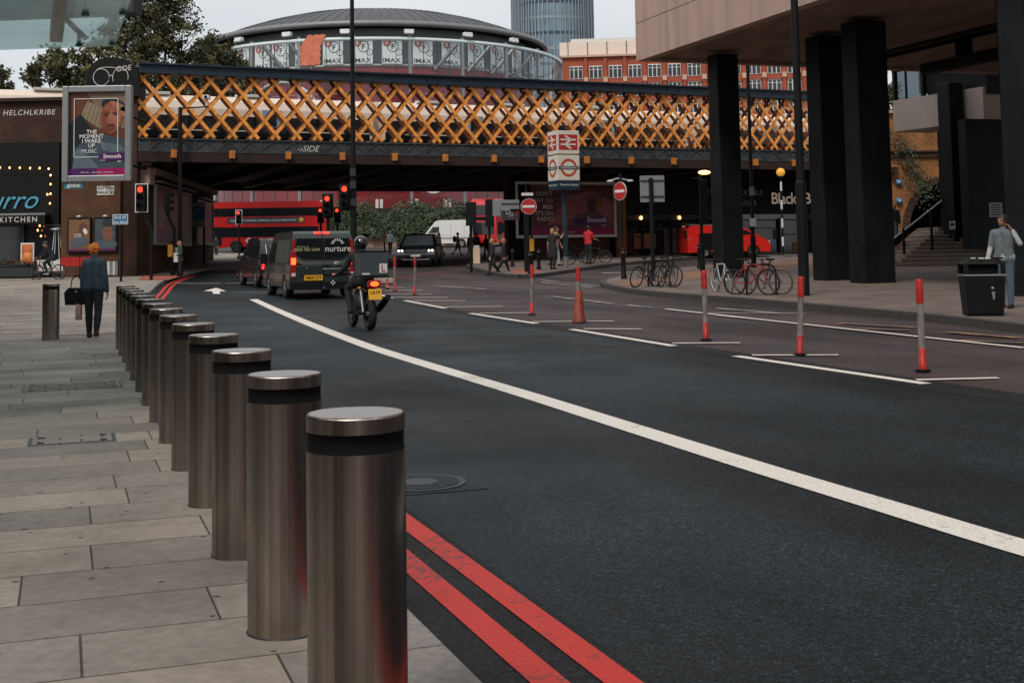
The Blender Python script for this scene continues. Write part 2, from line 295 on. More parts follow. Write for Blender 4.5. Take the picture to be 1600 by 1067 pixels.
class MB:
    def __init__(s): s.v = []; s.f = []; s.fm = []; s.sm = []; s.mats = []; s.M = Matrix.Identity(4)
    def mi(s, m):
        if m not in s.mats: s.mats.append(m)
        return s.mats.index(m)
    def add(s, vs, fs, m, smooth=False):
        b = len(s.v); s.v += [s.M @ Vector(v) for v in vs]; k = s.mi(m)
        for f in fs: s.f.append(tuple(b + i for i in f)); s.fm.append(k); s.sm.append(smooth)
        return s
    def box(s, c, d, m, rz=0, T=None):
        c = Vector(c); x, y, z = d[0] / 2, d[1] / 2, d[2] / 2
        vs = [Vector((i * x, j * y, k * z)) for i in (-1, 1) for j in (-1, 1) for k in (-1, 1)]
        if T is None: T = Matrix.Rotation(rz, 3, 'Z')
        vs = [c + T @ v for v in vs]
        return s.add(vs, [(0, 1, 3, 2), (4, 6, 7, 5), (0, 4, 5, 1), (2, 3, 7, 6), (0, 2, 6, 4), (1, 5, 7, 3)], m)
    def bar(s, p0, p1, w, t, m, nrm=(0, 0, 1)):      # rectangular bar; t measured along nrm
        p0, p1 = Vector(p0), Vector(p1); d = p1 - p0; Ln = d.length; d.normalize()
        n = Vector(nrm); n = (n - d * n.dot(d)).normalized(); b = n.cross(d)
        T = Matrix((d, b, n)).transposed()
        return s.box((p0 + p1) / 2, (Ln, w, t), m, T=T)
    def cyl(s, p0, p1, r0, m, r1=None, n=16, caps=True, smooth=True):
        p0, p1 = Vector(p0), Vector(p1); r1 = r0 if r1 is None else r1
        q = (p1 - p0).to_track_quat('Z', 'Y').to_matrix()
        vs = [p0 + q @ Vector((r0 * math.cos(2 * PI * i / n), r0 * math.sin(2 * PI * i / n), 0)) for i in range(n)]
        vs += [p1 + q @ Vector((r1 * math.cos(2 * PI * i / n), r1 * math.sin(2 * PI * i / n), 0)) for i in range(n)]
        s.add(vs, [(i, (i + 1) % n, n + (i + 1) % n, n + i) for i in range(n)], m, smooth)
        if caps:
            s.add(vs[:n][::-1], [tuple(range(n))], m); s.add(vs[n:], [tuple(range(n))], m)
        return s
    def tube(s, pts, r, m, n=8, closed=False):
        pts = [Vector(p) for p in pts]; N = len(pts); rs = r if isinstance(r, (list, tuple)) else [r] * N
        vs = []; up = None
        for i, p in enumerate(pts):
            a = pts[(i - 1) % N] if (closed or i > 0) else p; b = pts[(i + 1) % N] if (closed or i < N - 1) else p
            d = (b - a).normalized()
            if up is None:
                up = Vector((0, 0, 1)) if abs(d.z) < .9 else Vector((1, 0, 0))
            x = d.cross(up)
            if x.length < 1e-4: x = d.cross(Vector((0, 1, 0)))
            x.normalize(); y = x.cross(d).normalized(); up = y
            vs += [p + (x * math.cos(2 * PI * k / n) + y * math.sin(2 * PI * k / n)) * rs[i] for k in range(n)]
        fs = []
        for i in range(N if closed else N - 1):
            j = (i + 1) % N
            fs += [(i * n + k, i * n + (k + 1) % n, j * n + (k + 1) % n, j * n + k) for k in range(n)]
        s.add(vs, fs, m, True)
        if not closed:
            s.add(vs[:n][::-1], [tuple(range(n))], m); s.add(vs[-n:], [tuple(range(n))], m)
        return s
    def lathe(s, prof, m, c=(0, 0, 0), n=32, axis=None, smooth=True):
        c = Vector(c); q = Vector(axis).to_track_quat('Z', 'Y').to_matrix() if axis else Matrix.Identity(3)
        vs = []
        for r, z in prof: vs += [c + q @ Vector((r * math.cos(2 * PI * i / n), r * math.sin(2 * PI * i / n), z)) for i in range(n)]
        fs = [(k * n + i, k * n + (i + 1) % n, (k + 1) * n + (i + 1) % n, (k + 1) * n + i) for k in range(len(prof) - 1) for i in range(n)]
        return s.add(vs, fs, m, smooth)
    def ell(s, c, r, m, n=14, T=None):
        c = Vector(c); T = T or Matrix.Identity(3); k = max(6, n // 2 + 1); vs = [c + T @ Vector((0, 0, -r[2]))]
        for j in range(1, k):
            a = -PI / 2 + PI * j / k
            vs += [c + T @ Vector((r[0] * math.cos(a) * math.cos(2 * PI * i / n), r[1] * math.cos(a) * math.sin(2 * PI * i / n), r[2] * math.sin(a))) for i in range(n)]
        vs.append(c + T @ Vector((0, 0, r[2]))); e = len(vs) - 1
        fs = [(0, 1 + (i + 1) % n, 1 + i) for i in range(n)]
        for j in range(k - 2):
            o = 1 + j * n; fs += [(o + i, o + (i + 1) % n, o + n + (i + 1) % n, o + n + i) for i in range(n)]
        o = 1 + (k - 2) * n; fs += [(o + i, o + (i + 1) % n, e) for i in range(n)]
        return s.add(vs, fs, m, True)
    def cap(s, p0, p1, r0, r1, m, n=10):             # tapered capsule
        p0, p1 = Vector(p0), Vector(p1); d = (p1 - p0); Ln = d.length
        if Ln < 1e-6: return s.ell(p0, (r0, r0, r0), m, n)
        prof = [(r0 * math.cos(a), r0 * math.sin(a)) for a in [-PI / 2 + .02, -PI / 3, -PI / 6, 0]]
        prof += [(r1 * math.cos(a), Ln + r1 * math.sin(a)) for a in [0, PI / 6, PI / 3, PI / 2 - .02]]
        q = d.to_track_quat('Z', 'Y').to_matrix(); vs = []
        for r, z in prof: vs += [p0 + q @ Vector((r * math.cos(2 * PI * i / n), r * math.sin(2 * PI * i / n), z)) for i in range(n)]
        fs = [(k * n + i, k * n + (i + 1) % n, (k + 1) * n + (i + 1) % n, (k + 1) * n + i) for k in range(7) for i in range(n)]
        fs += [tuple(range(n))[::-1], tuple(range(7 * n, 8 * n))]
        return s.add(vs, fs, m, True)
    def prism(s, pts, a, b, m, plane='xz', smooth=False, wf=None):   # closed outline swept between a and b along the third axis
        def mk(p, k):
            k = k * wf(p) if wf else k
            return {'xz': (p[0], k, p[1]), 'yz': (k, p[0], p[1]), 'xy': (p[0], p[1], k)}[plane]
        n = len(pts); vs = [mk(p, a) for p in pts] + [mk(p, b) for p in pts]
        s.add(vs, [tuple(range(n)), tuple(range(2 * n - 1, n - 1, -1))], m)
        return s.add(vs, [(i, i + n, (i + 1) % n + n, (i + 1) % n) for i in range(n)], m, smooth)
    def poly(s, pts, m): return s.add(pts, [tuple(range(len(pts)))], m)
    def text(s, t, size, o, x, up, m, align='C', offset=0.0, shear=0, space=1.0, wscale=1.0):
        vs, fs = text_geo(t, offset, shear, space)
        if not vs: return s
        o, x, up = Vector(o), Vector(x).normalized(), Vector(up).normalized()
        xs = [v.x for v in vs]; lo, hi = min(xs), max(xs); dx = {'C': -(lo + hi) / 2, 'L': -lo, 'R': -hi}[align]
        return s.add([o + x * ((v.x + dx) * size * wscale) + up * ((v.y) * size) for v in vs], fs, m)
    def build(s, name, parent=None, loc=None, rz=0, bevel=0, seg=2, rot=None):
        me = bpy.data.meshes.new(name); me.from_pydata([tuple(v) for v in s.v], [], s.f)
        for m in s.mats: me.materials.append(m)
        me.polygons.foreach_set('material_index', s.fm); me.polygons.foreach_set('use_smooth', s.sm)
        me.update(); me.validate()
        o = bpy.data.objects.new(name, me); col.objects.link(o)
        if parent is not None: o.parent = parent
        if loc is not None: o.location = loc
        o.rotation_euler = rot if rot else (0, 0, rz)
        if bevel:
            b = o.modifiers.new('bevel', 'BEVEL'); b.width = bevel; b.segments = seg; b.limit_method = 'ANGLE'; b.angle_limit = R(35)
            b.harden_normals = False
        return o

def tag(o, label=None, cat=None, group=None, kind=None):
    if label: o['label'] = label
    if cat: o['category'] = cat
    if group: o['group'] = group
    if kind: o['kind'] = kind
    return o
def thing(name, label, cat, loc=(0, 0, 0), rz=0, group=None):
    o = bpy.data.objects.new(name, None); col.objects.link(o); o.empty_display_size = .3
    o.location = loc; o.rotation_euler = (0, 0, rz); return tag(o, label, cat, group)
def dup(root, loc, rz, label, scale=1):
    def cp(o, par):
        c = o.copy(); col.objects.link(c); c.parent = par
        for ch in [x for x in kids.get(o.name, [])]: cp(ch, c)
        return c
    kids = {}
    def walk(o):
        kids[o.name] = list(o.children)
        for ch in o.children: walk(ch)
    walk(root)
    r = cp(root, None); r.location = loc; r.rotation_euler = (0, 0, rz); r['label'] = label
    r.scale = (scale, scale, scale); return r

def sheet(name, pts, m, off, parent=None, step=3.0, kerb=0, kerbmat=None):
    """flat plan polygon laid over the street's slope; kerb>0 gives it a real edge going down"""
    bm = bmesh.new(); vs = [bm.verts.new((p[0], p[1], 0)) for p in pts]; f = bm.faces.new(vs)
    f.normal_update()
    if f.normal.z < 0: bmesh.ops.reverse_faces(bm, faces=[f])
    if kerb:
        r = bmesh.ops.extrude_face_region(bm, geom=list(bm.faces))
        ev = [g for g in r['geom'] if isinstance(g, bmesh.types.BMVert)]
        for v in ev: v.co.z = 0
        lowset = [v for v in bm.verts if v not in ev]
        for v in lowset: v.co.z = -kerb
        for fc in list(bm.faces):
            if all(v in lowset for v in fc.verts): bm.faces.remove(fc)
    ys = [p[1] for p in pts]; y = math.floor(min(ys) / step) * step
    while y < max(ys):
        if y > 18 and y < 150:
            bmesh.ops.bisect_plane(bm, geom=list(bm.verts) + list(bm.edges) + list(bm.faces), plane_co=(0, y, 0), plane_no=(0, 1, 0))
        y += step
    bmesh.ops.triangulate(bm, faces=[fc for fc in bm.faces if len(fc.verts) > 4])
    bmesh.ops.recalc_face_normals(bm, faces=list(bm.faces))
    if sum(fc.normal.z * fc.calc_area() for fc in bm.faces) < 0: bmesh.ops.reverse_faces(bm, faces=list(bm.faces))
    for v in bm.verts: v.co.z += G(v.co.y) + off
    me = bpy.data.meshes.new(name); bm.to_mesh(me); bm.free(); me.materials.append(m)
    if kerbmat:
        me.materials.append(kerbmat)
        for p in me.polygons:
            if abs(p.normal.z) < .5: p.material_index = 1
    o = bpy.data.objects.new(name, me); col.objects.link(o)
    if parent: o.parent = parent
    return o
def catmull(pts, n=6):
    pts = [Vector(p[:2]) for p in pts]; out = []
    for i in range(len(pts) - 1):
        a = pts[max(i - 1, 0)]; b = pts[i]; c = pts[i + 1]; d = pts[min(i + 2, len(pts) - 1)]
        for k in range(n):
            t = k / n
            out.append(.5 * ((2 * b) + (c - a) * t + (2 * a - 5 * b + 4 * c - d) * t * t + (3 * b - a - 3 * c + d) * t ** 3))
    out.append(pts[-1]); return out
def offset_line(pts, d):
    out = []
    for i, p in enumerate(pts):
        a = pts[max(i - 1, 0)]; b = pts[min(i + 1, len(pts) - 1)]; t = (b - a).normalized(); n = Vector((t.y, -t.x)); out.append(p + n * d)
    return out
def strip(name, pts, wd, m, off, parent=None):
    a = offset_line(pts, wd / 2); b = offset_line(pts, -wd / 2)
    vs = []; fs = []
    A, B = [a[0]], [b[0]]
    for i in range(1, len(a)):
        k = max(1, int((a[i] - a[i - 1]).length / 1.5))
        for j in range(1, k + 1): A.append(a[i - 1].lerp(a[i], j / k)); B.append(b[i - 1].lerp(b[i], j / k))
    for p, q in zip(A, B): vs += [(p.x, p.y, G(p.y) + off), (q.x, q.y, G(q.y) + off)]
    fs = [(2 * i, 2 * i + 2, 2 * i + 3, 2 * i + 1) for i in range(len(A) - 1)]
    mb = MB(); mb.add(vs, fs, m); 
    o = mb.build(name, parent); return o
def pl(*px): return [GP(u, v).xy for u, v in px]
# ================================================================== SETTING: ground, roads, pavements
def st(o): o['kind'] = 'structure'; return o
st(sheet('ground', [(-400, -120), (400, -120), (400, 900), (-400, 900)], M_asph_old, -.02))
KL = [Vector((4.99, -10)), Vector((-.617, 5.57)), Vector((-6.17, 21)), Vector((-9.75, 33)), Vector((-12.7, 45)), Vector((-15.1, 56)), Vector((-16.4, 68)), Vector((-17.0, 84)), Vector((-20, 98)), Vector((-30, 106)), Vector((-60, 108))]
KLs = catmull(KL, 8)
# fresh asphalt carriageway (left lanes) and dark joint strips
bound = [(9.2, -.5), (4.3, 13.4), (1.62, 21.5), (-.75, 28.5), (-3.6, 38), (-6.2, 50), (-8, 60), (-9, 75)]
st(sheet('road', [tuple(p) for p in KLs if p.y < 76] + [(-9, 78)] + bound[::-1] + [(11, -10)], M_asph, 0))
def strp(name, px, wd, m, off=.006): return st(strip(name, catmull(pl(*px), 4), wd, m, off))
st(strip('road_joint', catmull([Vector(b) for b in bound[:6]], 4), .55, M_asph_dark, .003))
gut = [p for p in offset_line(KLs, .33) if p.y < 60]
st(strip('road_gutter', gut, .62, M_asph_dark, .0035))
# pavements
left = [tuple(p) for p in offset_line(KLs, -.30)]
st(sheet('pavement', left + [(-60, 104), (-60, -10)], M_paving, KERB, kerb=0))
# kerb stones, cut into lengths by joints
kb = MB(); kp = [p for p in KLs if p.y < 96]
acc = []; 
for i in range(1, len(kp)):
    k = max(1, int((kp[i] - kp[i - 1]).length / .9))
    for j in range(k): acc.append(kp[i - 1].lerp(kp[i], j / k))
for i in range(len(acc) - 1):
    a, b = acc[i], acc[i + 1]; t = (b - a).normalized(); n = Vector((-t.y, t.x)); g = t * .006
    p = [a + g, b - g, b - g + n * .296, a + g + n * .296]
    zt = [G(q.y) + KERB + .002 for q in p]
    ch = .018
    pe = [a + g, b - g]; pi_ = [a + g + n * ch, b - g + n * ch]
    vs = [(pe[0].x, pe[0].y, zt[0] - .2), (pe[1].x, pe[1].y, zt[1] - .2), (pe[1].x, pe[1].y, zt[1] - ch), (pe[0].x, pe[0].y, zt[0] - ch),
          (pi_[0].x, pi_[0].y, zt[0]), (pi_[1].x, pi_[1].y, zt[1]), (p[2].x, p[2].y, zt[2]), (p[3].x, p[3].y, zt[3]), (p[2].x, p[2].y, zt[2] - .2), (p[3].x, p[3].y, zt[3] - .2)]
    kb.add(vs, [(0, 1, 2, 3), (3, 2, 5, 4), (4, 5, 6, 7), (7, 6, 8, 9), (0, 3, 4, 7, 9), (1, 8, 6, 5, 2)], M_kerb)
st(kb.build('kerb'))
# double red lines following the kerb
for d in (.305, .535):
    st(strip('red_line', [p for p in offset_line(KLs, d) if p.y < 62], .125, M_red, .009))
# tactile pavement and crossing apron at the left corner
def gpoly(name, px, m, off, **k): return st(sheet(name, [GP(u, v).xy for u, v in px], m, off, **k))
st(sheet('tactile_paving', [GP(u, v, KERB).xy for u, v in ((214, 438), (224, 430), (288, 430), (262, 438))], M_redpave, KERB + .005))
M_kerbdark = mat('dark_kerb_stone', (.055, .048, .045), .85, var=.35, scale=12, bump=.4)
# right hand pavement with the columns
RK = [(2300, 620), (1900, 556), (1600, 520), (1450, 502), (1300, 487), (1150, 473), (1060, 466), (990, 459), (950, 451), (938, 446), (946, 440), (990, 431), (1080, 420), (1180, 409), (1290, 399)]
rk = catmull([GP(*p).xy for p in RK], 4)
rpoly = [tuple(p) for p in rk] + [(60, 72), (60, 10), (20, 6)]
st(sheet('pavement', rpoly, M_paving2, KERB, kerb=.2, kerbmat=M_kerbdark))
def kerbline(pts):
    k = MB(); acc = []
    for i in range(1, len(pts)):
        c = max(1, int((pts[i] - pts[i - 1]).length / .95))
        for j in range(c): acc.append(pts[i - 1].lerp(pts[i], j / c))
    for i in range(len(acc) - 1):
        a, b = acc[i], acc[i + 1]; t = (b - a).normalized(); n = Vector((t.y, -t.x)) * -1; g = t * .005
        for s_ in (1,):
            q = [a + g - n * .004, b - g - n * .004, b - g + n * .22, a + g + n * .22]
            vs = [(p.x, p.y, G(p.y) + KERB + .006) for p in q] + [(p.x, p.y, G(p.y) - .05) for p in q]
            k.add(vs, [(0, 1, 2, 3), (0, 4, 5, 1), (1, 5, 6, 2), (2, 6, 7, 3), (3, 7, 4, 0)], M_kerbdark)
    return k
def inward(pts, poly_c):
    return pts
kk = kerbline([p for p in rk][::-1]); st(kk.build('kerb'))
st(sheet('brown_paving', [GP(u, v, KERB).xy for u, v in ((958, 447), (985, 438), (1080, 425), (1180, 413), (1290, 403), (1400, 404), (1400, 424), (1275, 418), (1150, 424), (1080, 437), (1000, 445))], M_brownpave, KERB + .005))
# far pavement in front of the bridge pier
FK = [(742, 414), (736, 419), (765, 427), (800, 433), (830, 433), (870, 428), (960, 415), (1080, 405), (1200, 396), (1300, 391)]
fk = catmull([GP(*p).xy for p in FK], 4)
st(sheet('pavement', [tuple(p) for p in fk] + [(60, 95), (0, 92), (-.2, 84)], M_paving2, KERB, kerb=.2, kerbmat=M_kerbdark))
st(kerbline([p for p in fk][::-1]).build('kerb'))
st(sheet('tactile_paving', [GP(u, v, KERB).xy for u, v in ((792, 423), (812, 427.5), (848, 425), (836, 419.5))], M_redpave, KERB + .005))
# roundabout pavement by the far wall and reddish island by the bus
st(sheet('far_pavement', [(-16, 119.2), (6, 118), (6, 127), (-16, 127)], M_paving2, .12, kerb=.15))
st(sheet('traffic_island', [GP(u, v).xy for u, v in ((335, 409), (352, 399.5), (470, 399.5), (400, 412))], M_brownpave, .1, kerb=.12))
# --- markings
main = [(396, 468), (440, 488), (500, 513), (560, 536), (600, 550), (715, 585), (830, 620), (1000, 673), (1200, 736), (1400, 798), (1600, 859), (2000, 975)]
mg = catmull(pl(*main), 4); st(strip('white_line', mg, .25, M_white, .006))
for a, b in (((1150, 557), (1447, 600)), ((893, 515), (1053, 541)), ((735, 490), (838, 506)), ((633, 470), (696, 482)), ((592, 460), (612, 466))):
    strp('white_line', (a, b), .15, M_white)
for a, b in (((1175, 555.5), (1310, 555)), ((1432, 594), (1560, 591)), ((912, 514), (1002, 514.5)), ((1050, 536.5), (1157, 536)), ((748, 490), (832, 488.5)), ((832, 503), (960, 502)),
             ((645, 470), (728, 470)), ((696, 480), (785, 479)), ((600, 460), (675, 460)), ((600, 465), (700, 465)), ((600, 454), (660, 454)), ((600, 449), (630, 449))):
    strp('hatch_line', (a, b), .12, M_white)
for a, b in (((1040, 483), (1600, 544)), ((980, 477), (1020, 481)), ((860, 463), (960, 475)), ((1100, 489), (1260, 490))):
    strp('white_line', (a, b), .12, M_wornwhite if a[0] != 1040 else M_white)
for a, b in (((1310, 505), (1430, 512)), ((1480, 519), (1590, 528)), ((1340, 514), (1420, 516)), ((1500, 532), (1600, 536))):
    strp('yellow_marking', (a, b), .22, M_yellowp)
for a, b in (((840, 437), (935, 447)), ((846, 441), (925, 449)), ((1120, 482), (1220, 490)), ((1120, 493), (1180, 499)), ((680, 447), (760, 452))  ):
    strp('worn_line', (a, b), .13, M_wornwhite)
strp('stop_line', ((278, 443), (345, 443)), .12, M_white); strp('stop_line', ((352, 443), (404, 442)), .12, M_white)
strp('white_line', ((330, 457), (420, 457)), .1, M_wornwhite)
st(sheet('road_arrow', [GP(u, v).xy for u, v in ((318, 455), (338, 450), (353, 455), (343, 455.6), (344, 459.5), (333, 459.5), (332, 455.6))], M_white, .006))
for i in range(4): strp('zebra_stripe', ((1180, 397.5 + i * 2.2), (1275, 392.6 + i * 2.0)), .3, M_white)
strp('white_line', ((940, 427), (1010, 425)), .25, M_white); strp('white_line', ((1010, 425), (1050, 418)), .12, M_white)
for a, b in (((610, 437), (690, 425)), ((640, 412), (700, 402))): strp('red_line', (a, b), .1, M_red)
# manhole in road, inspection covers in the paving
def cover(name, cx, cy, sx, sy, rz, label, off, slots=0):
    mb = MB(); mb.box((0, 0, 0), (sx, sy, .03), M_darkgrey); mb.box((0, 0, .004), (sx - .06, sy - .06, .03), M_covertile)
    for k in range(slots): mb.box((0, -sy / 2 + (k + 1) * sy / (slots + 1), .0095), (sx - .12, .018, .022), M_blackmatt)
    for a in (-1, 1):
        for b in (-1, 1): mb.box((a * (sx / 2 - .09), b * (sy / 2 - .09), .0092), (.05, .05, .024), M_blackmatt)
    o = mb.build(name, None, (cx, cy, G(cy) + off - .012), rz); return tag(o, label, 'manhole cover', 'inspection covers set in the ground')
M_covertile = brick_mat('cover_stone', (.30, .265, .23), (.27, .24, .21), (.10, .09, .08), .3, .14, rot=(0, 0, R(-19.4)), mort=.01)
p = GP(114, 604, KERB); cover('manhole_cover', p.x, p.y, 1.0, .75, R(19), 'wide ribbed recessed cover in the paving left of the bollard row', KERB, 5)
p = GP(113, 687, KERB); cover('manhole_cover', p.x, p.y, .62, .45, R(19), 'small paved cover in the pavement, nearest the camera', KERB)
p = GP(130, 522, KERB); cover('manhole_cover', p.x, p.y, 1.1, .6, R(19), 'pale cover in the pavement under the walking woman', KERB)
mb = MB(); mb.cyl((0, 0, 0), (0, 0, .012), .3, M_darkgrey, n=32); mb.cyl((0, 0, .012), (0, 0, .015), .26, M_asph, n=32); mb.cyl((0, 0, .015), (0, 0, .017), .12, M_darkgrey, n=24)
mb.box((0, 0, 0), (.7, .7, .010), M_asph)
p = GP(655, 757); tag(mb.build('manhole_cover', None, (p.x, p.y, G(p.y) + .0), R(19)), 'round iron manhole cover in the asphalt behind the nearest bollard', 'manhole cover', 'inspection covers set in the ground')

# ================================================================== STEEL BOLLARDS
def bollard_mesh():
    body = MB(); r = .147
    body.lathe([(r, 0), (r, .893)], steel, n=64)
    body.lathe([(r + .005, 0), (r + .004, .004), (r, .006)], M_darkgrey, n=48)
    band = MB(); band.lathe([(r, .893), (r - .004, .894), (r - .004, .949), (r, .95)], M_blackmatt, n=64)
    cap = MB(); cap.lathe([(r, .95), (r, .992)], steel, n=64); cap.lathe([(r, .992), (r - .002, .9975), (r - .006, 1.0)], steel, n=64); cap.lathe([(r - .006, 1.0), (r - .009, .9985)], steel, n=64); cap.lathe([(r - .009, .9985), (.0001, .9985)], M_steeltop, n=64)
    return body, band, cap
A1 = P(558, 900, 3.57); A8 = P(245, 629, 11.91)
ords = ['nearest', 'second', 'third', 'fourth', 'fifth', 'sixth', 'seventh', 'eighth', 'ninth', 'tenth', 'eleventh', 'twelfth', 'thirteenth', 'farthest']
bol = None
for i in range(14):
    t = i / 7; x = A1.x + (A8.x - A1.x) * t; y = A1.y + (A8.y - A1.y) * t
    lab = ('nearest brushed steel bollard, cut off by the bottom edge of the photo' if i == 0 else
           'brushed steel bollard farthest along the kerbside row' if i == 13 else f'brushed steel bollard, {ords[i]} from the camera in the kerbside row')
    if bol is None:
        bol = thing('steel_bollard', lab, 'bollard', (x, y, G(y) + KERB), 0, 'steel bollards along the kerb')
        a, b, c = bollard_mesh(); a.build('post', bol); b.build('black_band', bol); c.build('cap', bol)
    else: dup(bol, (x, y, G(y) + KERB), i * 1.3, lab, .92)
bol.scale = (.92, .92, .92)
p = GP(79, 531, KERB); dup(bol, p, 2.2, 'brushed steel bollard standing alone at left, beside the walking woman', .92)
# ================================================================== RAILWAY BRIDGE
BA = Vector((-17.6, 60.0)); BD = Vector((35.3, 16.0)).normalized(); BN = Vector((-BD.y, BD.x))
BANG = math.atan2(BD.y, BD.x)
def bp(s, n, z): q = BA + BD * s + BN * n; return Vector((q.x, q.y, z))
bridge = thing('railway_bridge', 'railway bridge over the road with orange lattice sides and a navy top beam', 'bridge', (BA.x, BA.y, 0), BANG)
# local frame: x along the bridge, y back, z up
ZT, ZB, ZS = 10.62, 7.0, 5.95; LB = 43
def lattice(mb, y, m1, m2, p=1.06, n=None, z0=ZB + .12, z1=ZT - .5):
    h = z1 - z0; run = 2.4 * p; k = int(LB / p) + 4
    for i in range(-3, k):
        for sgn, yy, m in ((1, y - .035, m1), (-1, y + .035, m2)):
            x0 = i * p if sgn > 0 else (i + 2.4) * p; x1 = x0 + sgn * run
            a, b = Vector((x0, yy, z1)), Vector((x1, yy, z0))
            # clip at the ends
            if min(a.x, b.x) < -.1 or max(a.x, b.x) > LB + .1:
                lo, hi = 0.0, LB
                d = b - a; ts = [0, 1]
                for lim in (0.0, LB):
                    t = (lim - a.x) / d.x
                    if 0 < t < 1: ts.append(t)
                ts.sort(); seg = None
                for q in range(len(ts) - 1):
                    mid = a + d * ((ts[q] + ts[q + 1]) / 2)
                    if 0 <= mid.x <= LB: seg = (a + d * ts[q], a + d * ts[q + 1])
                if not seg: continue
                a, b = seg
            mb.bar(a, b, .158, .05, m, (0, 1, 0))
mb = MB(); lattice(mb, 0, M_orange, M_orange); mb.build('lattice', bridge)
mb = MB(); lattice(mb, .62, M_orangeshade, M_orangeshade); mb.build('inner_lattice', bridge)
mb = MB()
mb.box((LB / 2, .3, ZT - .04), (LB, 1.25, .08), M_navy); mb.box((LB / 2, .28, ZT - .27), (LB, .95, .46), M_navy)
mb.box((LB / 2, -.22, ZT - .46), (LB, .10, .07), M_navy)
x = 1.0
while x < LB: mb.box((x, -.205, ZT - .27), (.14, .03, .44), M_navy); mb.box((x + .9, -.2, ZT - .27), (.02, .02, .44), M_black); x += 1.8
mb.build('top_beam', bridge)
mb = MB()
mb.box((LB / 2, .28, 6.72), (LB, 1.0, .5), M_girder); mb.box((LB / 2, .28, 6.43), (LB, 1.2, .07), M_girder); mb.box((LB / 2, .28, 7.02), (LB, 1.15, .07), M_girder)
x = .5
while x < LB:
    mb.box((x, -.24, 6.72), (.07, .05, .5), M_girder)
    mb.bar((x, -.24, 6.5), (x + .53, -.24, 6.95), .05, .04, M_girder, (0, 1, 0)); mb.bar((x + .53, -.24, 6.95), (x + 1.06, -.24, 6.5), .05, .04, M_girder, (0, 1, 0))
    for dz in (6.5, 6.94):
        for kx in range(5): mb.ell((x + .1 + kx * .2, -.235, dz), (.018, .012, .018), M_girder, 6)
    x += 1.06
mb.box((LB / 2, -.05, 6.16), (LB, .5, .46), M_soffit)
mb.build('bottom_beam', bridge)
M_beamend = mat('faded_orange_paint', (.50, .17, .03), .6, var=.4, scale=5)
x = 1.6
while x < LB:
    k = MB(); k.box((x, -.36, 6.30), (.25, .34, .38), M_beamend); k.build('beam_end', bridge, bevel=.02); x += 2.75
mb = MB(); mb.box((LB / 2, 11.2, 6.45), (LB, 21.6, .5), M_soffit); mb.build('deck', bridge)
for j in range(18):
    k = MB(); k.box((1.6 + j * 2.75, 10.9, 6.03), (.28, 21, .36), M_soffit); k.box((1.6 + j * 2.75, 10.9, 5.86), (.5, 21, .05), M_soffit); k.build('cross_beam', bridge)
mb = MB(); mb.box((LB / 2, 22.2, 6.35), (LB, .5, 1.3), M_soffit); mb.build('rear_beam', bridge)
mb = MB(); lattice(mb, 22.2, M_orangeshade, M_orangeshade); mb.build('rear_lattice', bridge)
mb = MB(); mb.box((LB / 2, 22.2, ZT - .27), (LB, .9, .5), M_navy); mb.build('rear_top_beam', bridge)
def graffiti(mb, o, x, up, s, t, m):
    rnd = random.Random(t); mb.text(t, s, o, x, up, m, 'L', .012, .2, 1.1)
    o = Vector(o); 
k = MB(); k.text('-›SIDE', .42, (7.6, -.30, 6.52), (1, 0, 0), (0, 0, 1), M_offwht, 'L', .0, .3); k.build('graffiti', bridge)

# train on the bridge
train = thing('train', 'white topped commuter train crossing the bridge behind the orange lattice', 'train', bp(0, 4.6, 0), BANG)
tx0, tx1 = -6.5, 52; zr = 6.72
car = 19.6
M_trainwin = mat('train_window', (.015, .017, .02), .08, var=0)
M_trainblue = mat('train_blue', (.25, .33, .40), .4)
for c in range(3):
    a = tx0 + c * (car + .5); b = min(a + car, tx1)
    prof = [(0, zr + .9), (0, zr + 2.35), (.12, zr + 2.75), (.5, zr + 3.05), (1.3, zr + 3.15), (2.1, zr + 3.05), (2.5, zr + 2.75), (2.62, zr + 2.35), (2.62, zr + .9)]
    mb = MB(); mb.prism(prof, a, b, M_cream, 'yz'); mb.box(((a + b) / 2, -.01, zr + 1.1), (b - a - .4, .03, .5), M_blackmatt); body = mb.build('carriage', train, bevel=.03)
    mb = MB(); mb.box(((a + b) / 2, 1.31, zr + .45), (b - a - 1, 2.3, .88), M_blackmatt); mb.build('underframe', train)
    mb = MB(); mb.box(((a + b) / 2, -.015, zr + 1.55), (b - a - .6, .03, .85), M_trainwin)
    x = a + 1.2; i = 0
    while x < b - 1:
        mb.box((x, -.035, zr + 1.55), (.1, .03, .86), M_blackmatt)
        if i % 5 == 2: mb.box((x + .9, -.04, zr + 1.9), (1.0, .03, .9), M_trainblue); mb.box((x + .9, -.06, zr + 1.85), (.5, .03, .7), M_trainwin)
        else: mb.box((x + .8, -.04, zr + 1.22), (1.3, .02, .05), M_offwht)
        x += 1.7; i += 1
    mb.build('windows', body)
    x = a + 3
    while x < b - 2: mb = MB(); mb.box((x, .5, zr + 3.12), (1.6, .5, .14), M_offwht); mb.build('roof_vent', body, bevel=.02); x += 5

